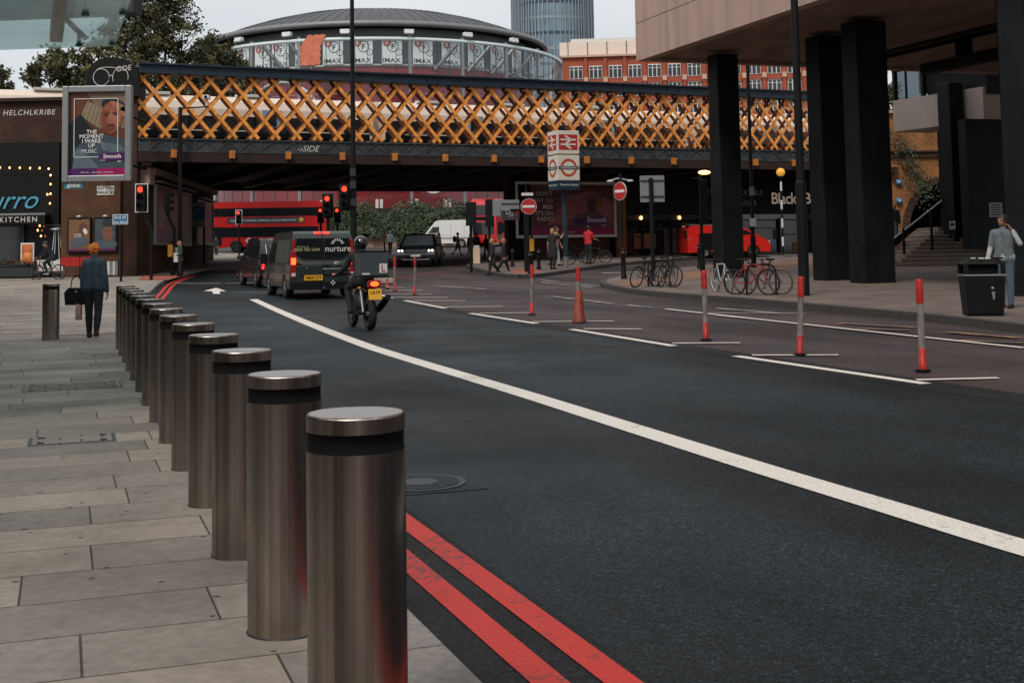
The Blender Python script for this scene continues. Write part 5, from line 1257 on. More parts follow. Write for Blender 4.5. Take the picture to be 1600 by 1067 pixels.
q = P(736, 392, 60); signal('black back of a traffic light board beside the second bus', 736, 316, 353, 60, (q.x, q.y, G(60)), [(0, 0), (0, P(736, 336, 60).z - G(60))], back=True, lit=False, white=False)
q = P(765, 392, 62); signal('tall black back of a traffic light right of the second bus', 765, 308, 358, 62, (q.x, q.y, G(62) + KERB), [(0, 0), (0, P(765, 336, 62).z - G(62))], back=True, lit=False, white=False, board=False)
q = P(1258, 392, 41)
# ================================================================== LAMP POSTS
def post(label, u, v, prof, m=M_black, off=KERB, name='lamp_post', cat='lamp post', group='tall street lamp posts', lean=0, b=None):
    b = b or GP(u, v, off); t = thing(name, label, cat, b, 0, group); k = MB()
    for (r0, z0), (r1, z1) in zip(prof, prof[1:]): k.cyl((0, 0, z0), (0, 0, z1), r0, m, r1, 16)
    k.build('shaft', t); return t
q = P(553, 392, LPY); t = post('tall black lamp post rising out of the frame left of centre', 0, 0, [(.16, 0), (.16, 1.3), (.13, 1.35), (.10, 6), (.075, 14)], b=(q.x, q.y, G(LPY)))
k = MB(); k.tube([(0, 0, 13.6), (.5, 0, 14.2), (1.6, 0, 14.4)], .05, M_black); k.build('arm', t); k = MB(); k.ell((1.9, 0, 14.4), (.4, .15, .1), M_greymetal); k.build('lantern', t)
k = MB(); 
for z in (3.2, 3.9, 4.4): k.box((0, -.14, z), (.22, .1, .3), M_darkgrey)
k.build('clamp', t)
# cctv / lamp column 283
b = GP(281, 430, KERB); t = post('slim black post with a top arm and white camera in front of the lattice', 0, 0, [(.15, 0), (.15, 1.2), (.11, 1.25), (.09, P(281, 168, b.y).z - b.z)], b=b, name='camera_post', cat='post', group=None)
ht = P(281, 168, b.y).z - b.z
k = MB(); k.tube([(0, 0, ht - .05), (1.25, 0, ht + .0)], .035, M_black, 8); k.build('arm', t)
k = MB(); k.M = Matrix.Translation((1.25, 0, ht + .35)); k.box((0, 0, .1), (.28, .4, .2), M_wht); k.cyl((0, 0, -.3), (0, 0, 0), .06, M_wht); k.cyl((0, -.2, .1), (0, -.26, .1), .07, M_glassdark); k.build('camera_head', t, bevel=.01)
t = post('black lamp post standing at the kerb in front of the black columns', 1257, 462, [(.14, 0), (.14, 2.9), (.11, 2.95), (.085, 12)]); k = MB(); k.ell((-.5, 0, 12), (.5, .15, .1), M_greymetal); k.build('lantern', t)
t = post('slim black lamp post in front of the restaurant lettering, behind the bicycles', 1178, 418, [(.12, 0), (.12, 1.4), (.085, 1.45), (.07, 10)]); k = MB(); k.ell((-.5, 0, 10), (.45, .14, .1), M_greymetal); k.build('lantern', t)
k = MB(); k.box((0, -.12, 2.0), (.26, .1, .35), M_wht); k.box((0, -.12, 3.4), (.2, .1, .4), M_greymetal); k.build('notice', t)
b = GP(1098, 424, KERB); ht = P(1098, 268, b.y).z - b.z
t = post('short black lamp post with a small amber lantern under the bridge edge', 0, 0, [(.11, 0), (.11, 1.1), (.07, 1.15), (.06, ht)], b=b); k = MB(); k.tube([(0, 0, ht - .3), (-.35, 0, ht - .3)], .03, M_black); k.build('arm', t)
k = MB(); k.ell((.18, -.05, ht - .05), (.26, .12, .09), M_bulb); k.build('lantern', t)
k = MB(); k.box((.12, -.02, ht - 1.3), (.34, .22, 1.9), M_black); k.build('signal_back', t, bevel=.02)
# belisha beacon
b = GP(1224, 399, KERB); ht = P(1224, 270, b.y).z - b.z
t = thing('beacon', 'black and white banded crossing post with an amber globe', 'beacon', b); k = MB(); n = 9
for i in range(n): k.cyl((0, 0, i * ht / n), (0, 0, (i + 1) * ht / n), .06, M_black if i % 2 == 0 else M_wht, n=12)
k.build('post', t); k = MB(); k.ell((0, 0, ht + .02), (.25, .25, .25), mat('amber_globe', (.85, .40, .05), .4, var=0, emit=(1, .5, .1, .25)), 20); k.build('globe', t); k = MB(); k.cyl((0, 0, ht - .3), (0, 0, ht - .18), .12, M_black); k.build('collar', t)

# ================================================================== SIGNS
def sign_no_entry(label, u, v, r, Y, base, yaw=0):
    c = P(u, v, Y); t = thing('no_entry_sign', label, 'road sign', base, 0, 'no entry signs'); T = Matrix.Translation(c - Vector(base)) @ Matrix.Rotation(yaw, 4, 'Z')
    k = MB(); k.M = T; k.cyl((0, -.12, 0), (0, -.16, 0), r, M_wht, n=32); k.cyl((0, -.16, 0), (0, -.165, 0), r * .96, M_redpl, n=32); k.box((0, -.168, 0), (r * 1.5, .01, r * .3), M_wht); k.build('disc', t)
    k = MB(); k.cyl((0, 0, 0), (0, 0, c.z - base[2] + .7), .06, M_black, n=12); k.build('pole', t); return t
b = GP(826, 427, KERB); t = sign_no_entry('round no entry sign facing the camera, left of the wide billboard', 826, 323, .34, b.y, b)
k = MB(); zc = P(826, 304, b.y).z - b.z; k.box((0, -.1, zc), (.5, .3, .12), M_offwht); k.tube([(-.1, 0, zc + .1), (.0, -.1, zc + .5)], .03, M_black); k.build('lamp_hood', t)
b = GP(973, 432, KERB); t = sign_no_entry('no entry sign turned partly away, above a black bollard', 973, 299, .36, b.y - .0, b, R(-52))
k = MB(); zc = P(973, 283, b.y).z - b.z; k.tube([(-.45, 0, zc), (-.1, 0, zc + .1), (.4, 0, zc)], .04, M_greymetal); k.ell((-.4, 0, zc), (.14, .08, .05), M_offwht, 8); k.ell((.38, 0, zc), (.14, .08, .05), M_offwht, 8); k.build('lamp_hood', t)
b = GP(189, 440, KERB); c0, c1 = P(177, 351, b.y), P(201, 335, b.y)
t = thing('bus_lane_sign', 'blue end of bus lane sign on a black pole beside the walking woman', 'road sign', b)
k = MB(); w2, h2 = c1.x - c0.x, c1.z - c0.z; cx, cz_ = (c0.x + c1.x) / 2 - b.x, (c0.z + c1.z) / 2 - b.z
k.box((cx, -.09, cz_), (w2, .03, h2), M_wht); k.box((cx, -.107, cz_), (w2 - .05, .01, h2 - .05), M_blue); k.text('End of', .19, (cx, -.115, cz_ + .03), (1, 0, 0), (0, 0, 1), M_wht, 'C', .01); k.text('bus lane', .17, (cx, -.115, cz_ - .16), (1, 0, 0), (0, 0, 1), M_wht, 'C', .01); k.build('plate', t)
k = MB(); k.cyl((0, 0, 0), (0, 0, cz_ + .25), .055, M_black, n=12); k.build('pole', t)
b = GP(316, 414, KERB); c0, c1 = P(298, 344, b.y), P(321, 316, b.y)
t = thing('information_sign', 'blue information board with a dotted line on a post under the left of the bridge', 'sign', b); w2, h2 = c1.x - c0.x, c1.z - c0.z; cx, cz_ = (c0.x + c1.x) / 2 - b.x, (c0.z + c1.z) / 2 - b.z
k = MB(); k.box((cx, -.09, cz_), (w2, .05, h2), M_blue); k.box((cx, -.09, cz_ - h2 / 2 - .22), (w2, .05, .4), M_greymetal); k.box((cx, -.12, cz_ + h2 * .36), (w2 * .8, .01, .12), M_offwht)
for i in range(7): k.box((cx - w2 * .36 + i * w2 * .12, -.12, cz_ - h2 * .2 + i * h2 * .08), (.07, .01, .05), M_wht)
k.build('board', t); k = MB(); k.cyl((.1, 0, 0), (.1, 0, cz_), .06, M_black, n=12); k.build('post', t)
for (u0, u1, v0, v1, vb, ub, lb, off) in ((1001, 1038, 274, 316, 440, 1021, 'large grey sign seen from the back above the parked bicycles', KERB),
                                       (783, 811, 312, 344, 425, 822, 'grey sign backs left of the front facing no entry sign', KERB)):
    b = GP(ub, vb, off); c0, c1 = P(u0, v1, b.y), P(u1, v0, b.y); t = thing('sign_back', lb, 'road sign', b); w2, h2 = c1.x - c0.x, c1.z - c0.z; cx, cz_ = (c0.x + c1.x) / 2 - b.x, (c0.z + c1.z) / 2 - b.z
    k = MB(); k.box((cx, .1, cz_), (w2, .03, h2), M_greymetal)
    for z in (-.3, .3): k.box((cx, .07, cz_ + z * h2), (w2 * .95, .04, .06), M_darkgrey)
    if ub == 822:
        k.box((cx - .6, .1, cz_ + .1), (.35, .03, h2 * .8), M_greymetal); k.box((cx, .06, cz_ - h2 * .25), (w2 * .98, .05, h2 * .45), M_darkgrey)
        rr = random.Random(2)
        for _ in range(14): k.box((cx + rr.uniform(-.45, .45) * w2, .03, cz_ - h2 * .25 + rr.uniform(-.2, .2) * h2), (rr.uniform(.06, .16), .01, rr.uniform(.05, .12)), rr.choice([M_wht, M_offwht, M_redpl, M_greymetal]))
    k.build('panel', t); k = MB(); k.cyl((0, 0, 0), (0, 0, cz_ + h2 * .4), .075, M_black, n=12)
    if ub == 822: k.tube([(0, 0, cz_), (cx, 0, cz_)], .04, M_black)
    k.build('pole', t)
# station totem: square lantern sign turned edge towards us
b = GP(884, 420, KERB); s_ = 2000 / b.y
t = thing('station_sign', 'tall square station sign with red symbols on a navy post', 'station sign', b)
k = MB(); zb = P(884, 299, b.y).z - b.z; zt = P(884, 206, b.y).z - b.z; zm = P(884, 243, b.y).z - b.z; zn = P(884, 283, b.y).z - b.z
k.cyl((0, 0, 0), (0, 0, .55), .12, M_greymetal, n=20); k.cyl((0, 0, .55), (0, 0, zb), .12, M_navy, n=20); k.build('post', t)
# two visible faces: narrow left one, wide right one; footprint a square of side a turned by th
a = 1.12; th = R(22)
M_face = mat('sign_face', (.66, .61, .54), .45, var=.06, emit=(1, .93, .82, .02)); M_teal = mat('name_bar_blue', (.008, .032, .06), .4); M_roun = mat('symbol_red', (.52, .075, .035), .4, var=0); M_rail = mat('symbol_crimson', (.42, .035, .03), .4, var=0); M_bar = mat('symbol_bar', (.06, .10, .12), .4, var=0)
Tm = Matrix.Rotation(th, 4, 'Z')
for z0_, z1_, m_ in ((zm + .03, zt, M_face), (zn, zm - .03, M_face), (zb + .06, zn - .0, M_teal)):
    k = MB(); k.M = Tm; k.box((0, 0, (z0_ + z1_) / 2), (a, a, z1_ - z0_ - .005), m_); bx_ = k.build('sign_box', t, bevel=.015)
    for fc in (0, -PI / 2):
        q = MB(); q.M = Tm @ Matrix.Rotation(fc, 4, 'Z'); y = -a / 2 - .004; zc = (z0_ + z1_) / 2
        if z0_ > zm:
            q.box((0, y, zc), (a * .84, .006, .72), M_rail)
            for dz in (-.1, .12): q.box((0, y - .005, zc + dz), (a * .7, .006, .075), M_face)
            for (xa, za, xb, zb2) in ((-.16, .3, .14, .12), (.14, .12, -.16, -.1), (-.16, -.1, .14, -.3)):
                q.bar((xa, y - .008, zc + za), (xb, y - .008, zc + zb2), .09, .006, M_face, (0, 1, 0))
        elif z0_ >= zn:
            n = 32; vs = [(rr * math.cos(2 * PI * i / n), y - .004, zc + rr * math.sin(2 * PI * i / n)) for rr in (.42, .30) for i in range(n)]
            q.add(vs, [(i, (i + 1) % n, n + (i + 1) % n, n + i) for i in range(n)], M_roun); q.box((0, y - .006, zc), (a * .93, .008, .15), M_bar); q.text('UNDERGROUND', .105, (0, y - .012, zc - .035), (1, 0, 0), (0, 0, 1), M_face, 'C', .006)
        else: q.text('Waterloo Station', .15, (0, y - .006, zc - .04), (1, 0, 0), (0, 0, 1), M_offwht, 'C', .008, 0, 1, .9)
        q.build('symbol', bx_)
# ================================================================== BLACK STREET BOLLARDS and yellow ones
def cast(label, u, v, h=1.05, off=KERB, src=[None]):
    p = GP(u, v, off)
    if src[0] is None:
        t = thing('iron_bollard', label, 'bollard', p, 0, 'black iron bollards'); k = MB(); k.lathe([(.11, 0), (.11, .12), (.085, .16), (.075, .85), (.09, .87), (.09, .9), (.07, .92), (.085, .97), (.06, 1.03), (.001, 1.05)], M_black, n=20); k.build('post', t)
        k = MB(); k.lathe([(.087, .88), (.092, .885), (.092, .9), (.087, .905)], M_greymetal, n=20); k.build('ring', t); src[0] = t
    else: t = dup(src[0], p, 0, label)
    t.scale = (1, 1, h / 1.05); return t
cast('black iron bollard below the turned away no entry sign', 975, 436, 1.15); cast('black iron bollard left of the nearest black column, by the road crossing', 1093, 420, 1.1)
cast('black iron bollard behind the front facing no entry sign', 829, 428, .95); cast('black iron bollard left of the couple by the station sign', 842, 421, .95); cast('black iron bollard between the wide billboard and the station sign', 801, 417, .9)
t = thing('keep_left_bollard', 'cream lit traffic bollard at the tip of the pavement corner', 'bollard', GP(745, 415, 0)); k = MB(); k.box((0, 0, .45), (.38, .3, .9), mat('cream_plastic', (.70, .55, .36), .5, var=.08)); k.box((0, 0, .98), (.32, .26, .2), M_offwht); k.build('body', t, bevel=.04); k = MB(); k.box((0, 0, .04), (.5, .42, .08), M_darkgrey); k.build('base', t)
def guard(label, u, v, off=KERB):
    t = thing('push_button_post', label, 'crossing post', GP(u, v, off), 0, 'crossing posts with yellow boxes'); k = MB(); k.cyl((0, 0, 0), (0, 0, 1.6), .055, M_black, n=10); k.build('post', t); k = MB(); k.box((-.02, -.12, 1.15), (.22, .16, .55), mat('signal_yellow', (.65, .33, .03), .5)); k.build('yellow_box', t, bevel=.015)
guard('black post with a yellow box beside the man at the far wall', 601, 397, .12); guard('black post with a yellow box right of the front facing no entry sign', 832, 423); guard('black post with a yellow box left of the woman with a white bag', 268, 431)

# ================================================================== RED AND WHITE DELINEATOR POSTS
M_dirty = mat('dirty_white_plastic', (.22, .19, .175), .6, var=.6, scale=14, stretch=(1, 1, .35))
def delin(label, u, vb, vt, tilt=0, cone=False):
    p = GP(u, vb, 0); H = (vb - vt) * p.y / 2000; t = thing('marker_post', label, 'marker post', p, 0, 'red and white marker posts'); t.rotation_euler = (0, R(tilt), .4)
    k = MB(); r = .043
    k.lathe([(r * .9, .24 * H), (r * .9, .74 * H)], M_dirty, n=20); k.build('sleeve', t)
    k = MB(); k.lathe([(r, .74 * H), (r, .985 * H), (r * .85, H), (.001, H)], M_redpl, n=20); k.build('top_cap', t)
    k = MB()
    if cone: k.lathe([(.15, 0), (.14, .04), (.125, .06), (.075, .55 * H), (.047, .58 * H)], mat('dirty_red_rubber', (.22, .028, .014), .6, var=.5, scale=6), n=8)
    else: k.lathe([(r * 1.25, 0), (r * 1.2, .03), (r, .05), (r, .25 * H), (r * .9, .25 * H)], M_redpl, n=20)
    k.build('base_sleeve', t)
    k = MB(); k.lathe([(.09, 0), (.085, .02), (.05, .03)], M_blackmatt, n=20); k.build('foot', t)
delin('red and white marker post nearest the camera, far right of the median', 1442, 581, 439)
delin('leaning red and white marker post in front of the kerbside lamp post', 1250, 555, 434, 3.2)
delin('red and white marker post below the bicycle rack, third from the right', 1103, 532, 424)
delin('marker post wrapped in a dirty red cone, next to the one below the walking couple', 905, 503, 418, 0, True)
delin('red and white marker post left of the red cone', 831, 492, 415, 1.5)
delin('red and white marker post in front of the dark car, right of its pair', 648, 461, 403, 1)
delin('red and white marker post in front of the dark car, left of its pair', 617, 455, 403)
delin('red and white marker post half hidden beside the delivery rider', 605, 452, 404)
# kerb block by the rider
tag(MB().box((0, 0, .1), (.9, .5, .2), M_conc).build('concrete_block', None, GP(596, 443, 0), .2, bevel=.03), 'low concrete kerb block beside the delivery rider box', 'concrete block')
# bin
b = GP(1536, 493, KERB); t = thing('litter_bin', 'large black litter bin tilted slightly at the kerb beside the man on the phone', 'litter bin', b, R(-8)); Hb = .98
k = MB(); n = [(-.31, 0), (.33, 0), (.37, .74), (-.36, .74)]
k.prism([(-.3, -.28), (.3, -.28), (.3, .28), (-.3, .28)], 0, .02, M_black, 'xy')
vs = [(-.31, -.28, .02), (.31, -.28, .02), (.31, .28, .02), (-.31, .28, .02), (-.35, -.33, .72), (.35, -.33, .72), (.35, .33, .72), (-.35, .33, .72)]
k.add(vs, [(0, 3, 2, 1), (4, 5, 6, 7), (0, 1, 5, 4), (1, 2, 6, 5), (2, 3, 7, 6), (3, 0, 4, 7)], M_black); k.build('body', t, bevel=.03)
k = MB(); k.box((0, 0, .735), (.73, .69, .03), M_greymetal); k.build('rim', t, bevel=.005)
k = MB()
for x in (-.32, .32):
    for y in (-.29, .29): k.box((x, y, .85), (.07, .07, .2), M_black)
k.box((0, .3, .85), (.6, .04, .2), M_black); k.box((0, 0, .83), (.5, .5, .14), M_blackmatt); k.build('opening_posts', t)
k = MB(); vs = [(-.37, -.35, .93), (.37, -.35, .93), (.37, .35, .93), (-.37, .35, .93), (-.26, -.24, 1.03), (.26, -.24, 1.03), (.26, .24, 1.03), (-.26, .24, 1.03)]
k.add(vs, [(0, 3, 2, 1), (4, 5, 6, 7), (0, 1, 5, 4), (1, 2, 6, 5), (2, 3, 7, 6), (3, 0, 4, 7)], M_black); k.build('lid', t, bevel=.03)
k = MB(); k.ell((.12, -.325, .5), (.03, .01, .03), M_greymetal, 8); k.add([(.10, -.318, .44), (.16, -.318, .44), (.15, -.322, .30), (.12, -.322, .30)], [(0, 1, 2, 3)], M_greymetal); k.build('emblem', t)
k = MB(); rr = random.Random(4)
for _ in range(7): c = Vector((rr.uniform(-.15, .3), rr.uniform(-.3, .1), 1.04)); k.box(c, (rr.uniform(.06, .13), .05, .03), rr.choice([M_offwht, M_black, M_black]), rz=rr.random() * 3)
tag(k.build('rubbish', None, b, R(-8)), 'loose litter lying on top of the black bin lid', 'rubbish')
# small notices on the columns
q = P(1556, 328, 54.3); k = MB(); k.box((0, 0, 0), (.52, .03, .60), M_offwht)
for i in range(5): k.box((0, -.02, .2 - i * .1), (.38, .008, .035), M_darkgrey)
tag(k.build('notice', None, q, R(-18)), 'pale printed notice on the black wall above the man on the phone', 'notice')
q = P(1488, 352, 53.2); k = MB(); k.box((0, 0, 0), (.24, .02, .34), M_offwht); k.box((0, -.012, .03), (.16, .006, .12), M_darkgrey)
tag(k.build('notice', None, q, R(-18)), 'small white notice on the slim black column beside the stone steps', 'notice')
# restaurant street furniture at left: planters, menu board, heater, tables, barrier
p = GP(20, 433, KERB); t = thing('planter', 'long dark planter with red flowers in front of the bar', 'planter', (XU(20, 59.6), 59.6, G(59.6) + KERB))
k = MB(); k.box((0, 0, .28), (2.2, .5, .56), M_black); k.box((0, -.26, .28), (2.0, .02, .4), M_darkgrey); k.build('trough', t, bevel=.01); k = MB(); rnd = random.Random(9)
leaves(k, lambda r: ((r.uniform(-1.05, 1.05), r.uniform(-.22, .22), .62 + abs(r.gauss(0, .1))), (0, 0, 1)), 500, .03, .07, M_leaf, rnd); k.build('foliage', t)['kind'] = 'stuff'; k = MB(); leaves(k, lambda r: ((r.uniform(-1.0, 1.05), r.uniform(-.24, .2), .7 + abs(r.gauss(0, .08))), (0, 0, 1)), 90, .03, .06, M_redpl, rnd); k.build('flowers', t)['kind'] = 'stuff'
p = GP(43, 430, KERB); z = P(43, 378, p.y).z - p.z; t = thing('menu_board', 'white framed menu stand with an orange picture outside the bar', 'sign', (XU(43, 59.8), 59.8, G(59.8) + KERB)); k = MB(); k.box((0, 0, z - .5), (.62, .06, .98), M_wht); k.box((0, .1, .2), (.5, .4, .04), M_black); k.cyl((0, .05, 0), (0, .05, z - .9), .03, M_black); k.build('frame', t); k = MB(); k.box((0, -.04, z - .5), (.5, .02, .84), mat('menu_picture', (.62, .17, .04), .5, var=.5, scale=4)); k.ell((0, -.05, z - .6), (.18, .01, .14), mat('menu_pic2', (.75, .3, .08), .5), 12); k.build('picture', t)
p = GP(89, 427, KERB); z = P(89, 357, p.y).z - p.z; t = thing('patio_heater', 'tall tapered patio heater frame beside the cyclist', 'patio heater', (XU(89, 60.2), 60.2, G(60.2) + KERB)); k = MB()
for a in range(4): an = PI / 4 + a * PI / 2; k.tube([(.28 * math.cos(an), .28 * math.sin(an), .6), (.12 * math.cos(an), .12 * math.sin(an), z - .05)], .02, M_offwht, 6)
k.build('frame', t); k = MB(); k.cyl((0, 0, 0), (0, 0, .6), .28, M_darkgrey); k.build('base', t); k = MB(); k.lathe([(.32, z - .06), (.3, z), (.001, z + .06)], M_greymetal, n=20); k.build('hood', t)
p = GP(78, 431, KERB); t = thing('outdoor_table', 'pale covered table behind the cyclist outside the bar', 'table', (XU(82, 60), 60.0, G(60) + KERB)); k = MB(); k.box((0, 0, .8), (1.3, .6, .05), M_offwht); k.box((0, -.28, .55), (1.2, .03, .5), M_offwht); k.build('top', t)
for sx_ in (-.55, .55): k = MB(); k.box((sx_, 0, .39), (.06, .5, .78), M_greymetal); k.build('leg', t)
p = GP(125, 434, KERB); t = thing('seat_barrier', 'red fabric barrier in front of the framed posters', 'barrier', (XU(125, 58.9), 58.9, G(58.9) + KERB)); k = MB(); k.box((0, 0, .75), (1.75, .05, .4), M_redpl); k.build('banner', t)
for sx_ in (-.88, 0, .88): k = MB(); k.cyl((sx_, 0, 0), (sx_, 0, 1), .03, M_black); k.build('post', t)
p = GP(172, 434, KERB); t = thing('fabric_screen', 'low pale striped screen right of the red barrier', 'barrier', (XU(172, 59), 59.0, G(59) + KERB)); k = MB()
for i in range(6): k.box((-.32 + i * .125, 0, .42), (.11, .04, .62), M_offwht if i % 2 == 0 else M_greymetal)
k.build('screen', t); 
for sx_ in (-.38, .38): k = MB(); k.cyl((sx_, 0.03, 0), (sx_, 0.03, .8), .02, M_black); k.build('post', t)
# ================================================================== VEHICLES  (local +X forward, +Y left)
def arc(cx, cz, r, n=9, a0=0, a1=PI):   # wheel arch, front to back
    return [(cx + r * math.cos(a0 + (a1 - a0) * i / n), cz + r * math.sin(a0 + (a1 - a0) * i / n)) for i in range(n + 1)]
def wheel(par, x, y, r, wd, rim=M_greymetal, side=1):
    k = MB(); k.lathe([(r * .62, -wd / 2), (r * .93, -wd / 2), (r, -wd * .3), (r, wd * .3), (r * .93, wd / 2), (r * .62, wd / 2), (r * .62, -wd / 2)], M_rubber, (x, y, r), 28, (0, 1, 0)); w_ = k.build('wheel', par)
    k = MB(); k.lathe([(.001, 0), (r * .15, .02), (r * .2, -.01), (r * .58, -.03), (r * .63, .0), (r * .63, -wd * .8)], rim, (x, y + side * wd * .42, r), 24, (0, side, 0)); k.build('rim', w_)
    k = MB(); 
    for i in range(5):
        a = 2 * PI * i / 5; k.bar((x + r * .12 * math.cos(a), y + side * (wd * .46), r + r * .12 * math.sin(a)), (x + r * .58 * math.cos(a), y + side * (wd * .43), r + r * .58 * math.sin(a)), r * .16, .03, rim, (0, 1, 0))
    k.build('spokes', w_); return w_
def lowhull(k, x0, x1, zb, zt, wheels, r, hw, m, rear=None, front=None):
    p = [(x1, zb)] if not front else front(zb)
    for wx in sorted(wheels, reverse=True): p += arc(wx, r, r * 1.16)
    p = [q for q in p if q[1] >= zb - .001 or True]
    p = [(q[0], max(q[1], zb)) for q in p]
    top = (rear or [(x0, zb), (x0 - .0, zt)]) + []
    return p, top
def side_panel(k, pts, hwf, m, off=.006, sides=(1, -1)):
    for s_ in sides:
        q = [(x, s_ * (hwf(z) + off), z) for x, z in pts]
        k.add(q, [tuple(range(len(q))) if s_ < 0 else tuple(range(len(q)))[::-1]], m)
def px_rz(u0, v0, Y0): pass
DIR = math.atan2(1, -.36)
M_vang = mat('dark_green_paint', (.018, .030, .027), .28, var=.1, coat=.6)
M_vans = mat('silver_green_side', (.12, .13, .12), .3, metal=.3, var=.15, coat=.5)
M_cab = mat('black_coach_paint', (.012, .013, .016), .25, var=.05, coat=.7)

def van(t, Ln, Wd, H, belt, paint, r=.34, wx=(-1.6, 1.5), taper=.14, hood=True, side=None, wnd=True):
    hw = Wd / 2; x0, x1 = -Ln / 2, Ln / 2; zb = .28
    w_ = lambda z: hw * (1 - max(0, z - belt) * taper)
    low = [(x1 - .02, zb)] + arc(wx[1], r, r * 1.18)[::1] + arc(wx[0], r, r * 1.18)[::1] + [(x0 + .03, zb), (x0, .5), (x0 + .02, belt), (x1 - .35, belt), (x1 - .08, belt - .18), (x1, .62), (x1, .4)]
    low = [(x, max(z, zb)) for x, z in low]
    k = MB(); k.prism(low, -hw, hw, paint); 
    up = [(x0 + .02, belt), (x0 + .08, H - .22), (x0 + .14, H - .08), (x0 + .3, H), (x1 - 1.75, H), (x1 - 1.55, H - .06), (x1 - .62, belt + .12), (x1 - .35, belt)]
    k.prism([(x, z) for x, z in up], -hw, hw, paint, wf=lambda p: w_(p[1]) / hw); b = k.build('body', t, bevel=.05, seg=3)
    return b, w_, x0, x1, hw
# ---- dark van
q = P(480, 392, 41.2); 
t = thing('van', 'dark green panel van with white lettering on its rear doors, brake lights lit', 'van', (q.x, q.y, G(q.y) + .0), DIR)
vb, w_, x0, x1, hw = van(t, 5.1, 2.02, 2.02, 1.02, M_vang)
k = MB(); side_panel(k, [(x0 + .3, 1.06), (x0 + .35, 1.75), (x1 - 2.4, 1.8), (x1 - 2.4, 1.06)], w_, M_vans); side_panel(k, [(x1 - 2.3, .48), (x1 - 2.3, 1.0), (x0 + 1.45, 1.0), (x0 + 1.45, .48)], w_, M_vans, .004); k.build('side_panel', t)
k = MB(); side_panel(k, [(x1 - 2.2, 1.12), (x1 - 2.2, 1.72), (x1 - 1.6, 1.72), (x1 - .95, 1.12)], w_, M_glassdark, .01); k.build('side_window', t)
k = MB(); k.box(((x1 - .35 + x1 - 1.55) / 2 + .05, 0, 1.5), (.04, 1.6, .9), M_glassdark, T=Matrix.Rotation(R(-52), 3, 'Y')); k.build('windscreen', t)
for s_ in (1, -1):
    wheel(t, -1.6, s_ * (hw - .12), .34, .24, side=s_); wheel(t, 1.5, s_ * (hw - .12), .34, .24, side=s_)
    k = MB(); k.box((x1 - 1.1, s_ * (hw + .16), 1.2), (.1, .22, .36), M_black); k.build('mirror', t, bevel=.03)
    k = MB(); y = s_ * (hw - .11)
    k.box((x0 + .005, y, 1.03), (.05, .17, .80), M_tailoff); k.box((x0 + .04, y - s_ * .02, 1.6), (.05, .10, .36), M_tailoff); lamp_ = k.build('tail_lamp', t, bevel=.02)
    k = MB(); k.box((x0 - .03, y, 1.12), (.02, .14, .2), M_litamber if s_ > 0 else M_taill); k.build('lit_lens', lamp_); k = MB(); k.box((x0 - .025, y, .72), (.02, .12, .1), M_offwht); k.build('reverse_lens', lamp_)
rx = x0 + .03
k = MB(); k.box((rx - .02, 0, 1.45), (.03, .014, 1.0), M_blackmatt); k.box((rx - .03, 0, .75), (.03, .014, .5), M_blackmatt); k.box((rx - .045, .0, .70), (.02, 1.4, .02), M_blackmatt); k.build('door_seam', t)
k = MB()
for s_ in (1, -1):
    pts = [(s_ * .06, 1.80), (s_ * .78, 1.80), (s_ * .84, 1.45), (s_ * .78, 1.34), (s_ * .6, 1.22), (s_ * .06, 1.20)]
    k.prism([(p_[0], p_[1]) for p_ in pts], rx - .035, rx + .03, M_glassdark, 'yz')
k.build('rear_window', t)
k = MB(); k.prism([(.9, 1.36), (.75, 1.2), (.58, 1.12), (-.58, 1.12), (-.75, 1.2), (-.9, 1.36), (-.9, 1.22), (-.8, 1.08), (-.6, 1.0), (.6, 1.0), (.8, 1.08), (.9, 1.22)], rx - .03, rx, M_vans, 'yz'); k.build('door_pressing', t, bevel=.01)
k = MB(); k.text('nurture', .26, (rx - .05, -.46, 1.40), (0, -1, 0), (0, 0, 1), M_wht, 'C', .004)
for i in range(7): a = PI * (i + .5) / 7 - .0; k.bar((rx - .05, -.44 - .12 * math.cos(a), 1.62 + .10 * math.sin(a)), (rx - .05, -.44 - .2 * math.cos(a), 1.62 + .17 * math.sin(a)), .035, .003, M_wht, (1, 0, 0))
M_yt = mat('pale_yellow_letters', (.5, .48, .22), .5, var=0)
k.text('0800 783 5244', .13, (rx - .05, .1, 1.42), (0, -1, 0), (0, 0, 1), M_yt, 'R', .004); k.text('call now on', .08, (rx - .05, .62, 1.53), (0, -1, 0), (0, 0, 1), M_yt, 'C')
k.text('www.nurturelandscapes.co.uk', .085, (rx - .05, -.5, .86), (0, -1, 0), (0, 0, 1), M_offwht, 'C'); k.build('lettering', t)
k = MB(); k.box((rx - .06, .3, .62), (.02, .56, .16), M_yel); k.text('FM68 ZYF', .135, (rx - .073, .3, .575), (0, -1, 0), (0, 0, 1), M_black, 'C', .012, 0, 1, .85); k.build('number_plate', t)
k = MB(); k.box((x0 - .02, 0, .38), (.12, 1.9, .22), M_black); k.box((x0 - .02, 0, .27), (.08, 1.0, .03), M_greymetal); k.tube([(x0, 0, .3), (x0 - .14, 0, .3), (x0 - .14, 0, .36)], .025, M_greymetal, 8); k.build('bumper', t, bevel=.02)
k = MB(); 
for dy, dz in ((0, .05), (0, -.05), (.045, .0), (-.045, 0)): k.ell((x0 - .09, -.28 + dy, .46 + dz), (.004, .025, .025), M_wht, 8)
k.build('petal_logo', t)
k = MB()
for dy in (.16, -.12): k.box((x0 + .10, dy, 1.97), (.05, .2, .05), M_taill)
k.build('brake_light', t, bevel=.01)
k = MB(); k.box((rx - .05, -.12, .98), (.03, .1, .05), M_black); k.box((rx - .05, .5, .92), (.02, .05, .05), M_greymetal); k.build('door_handle', t)
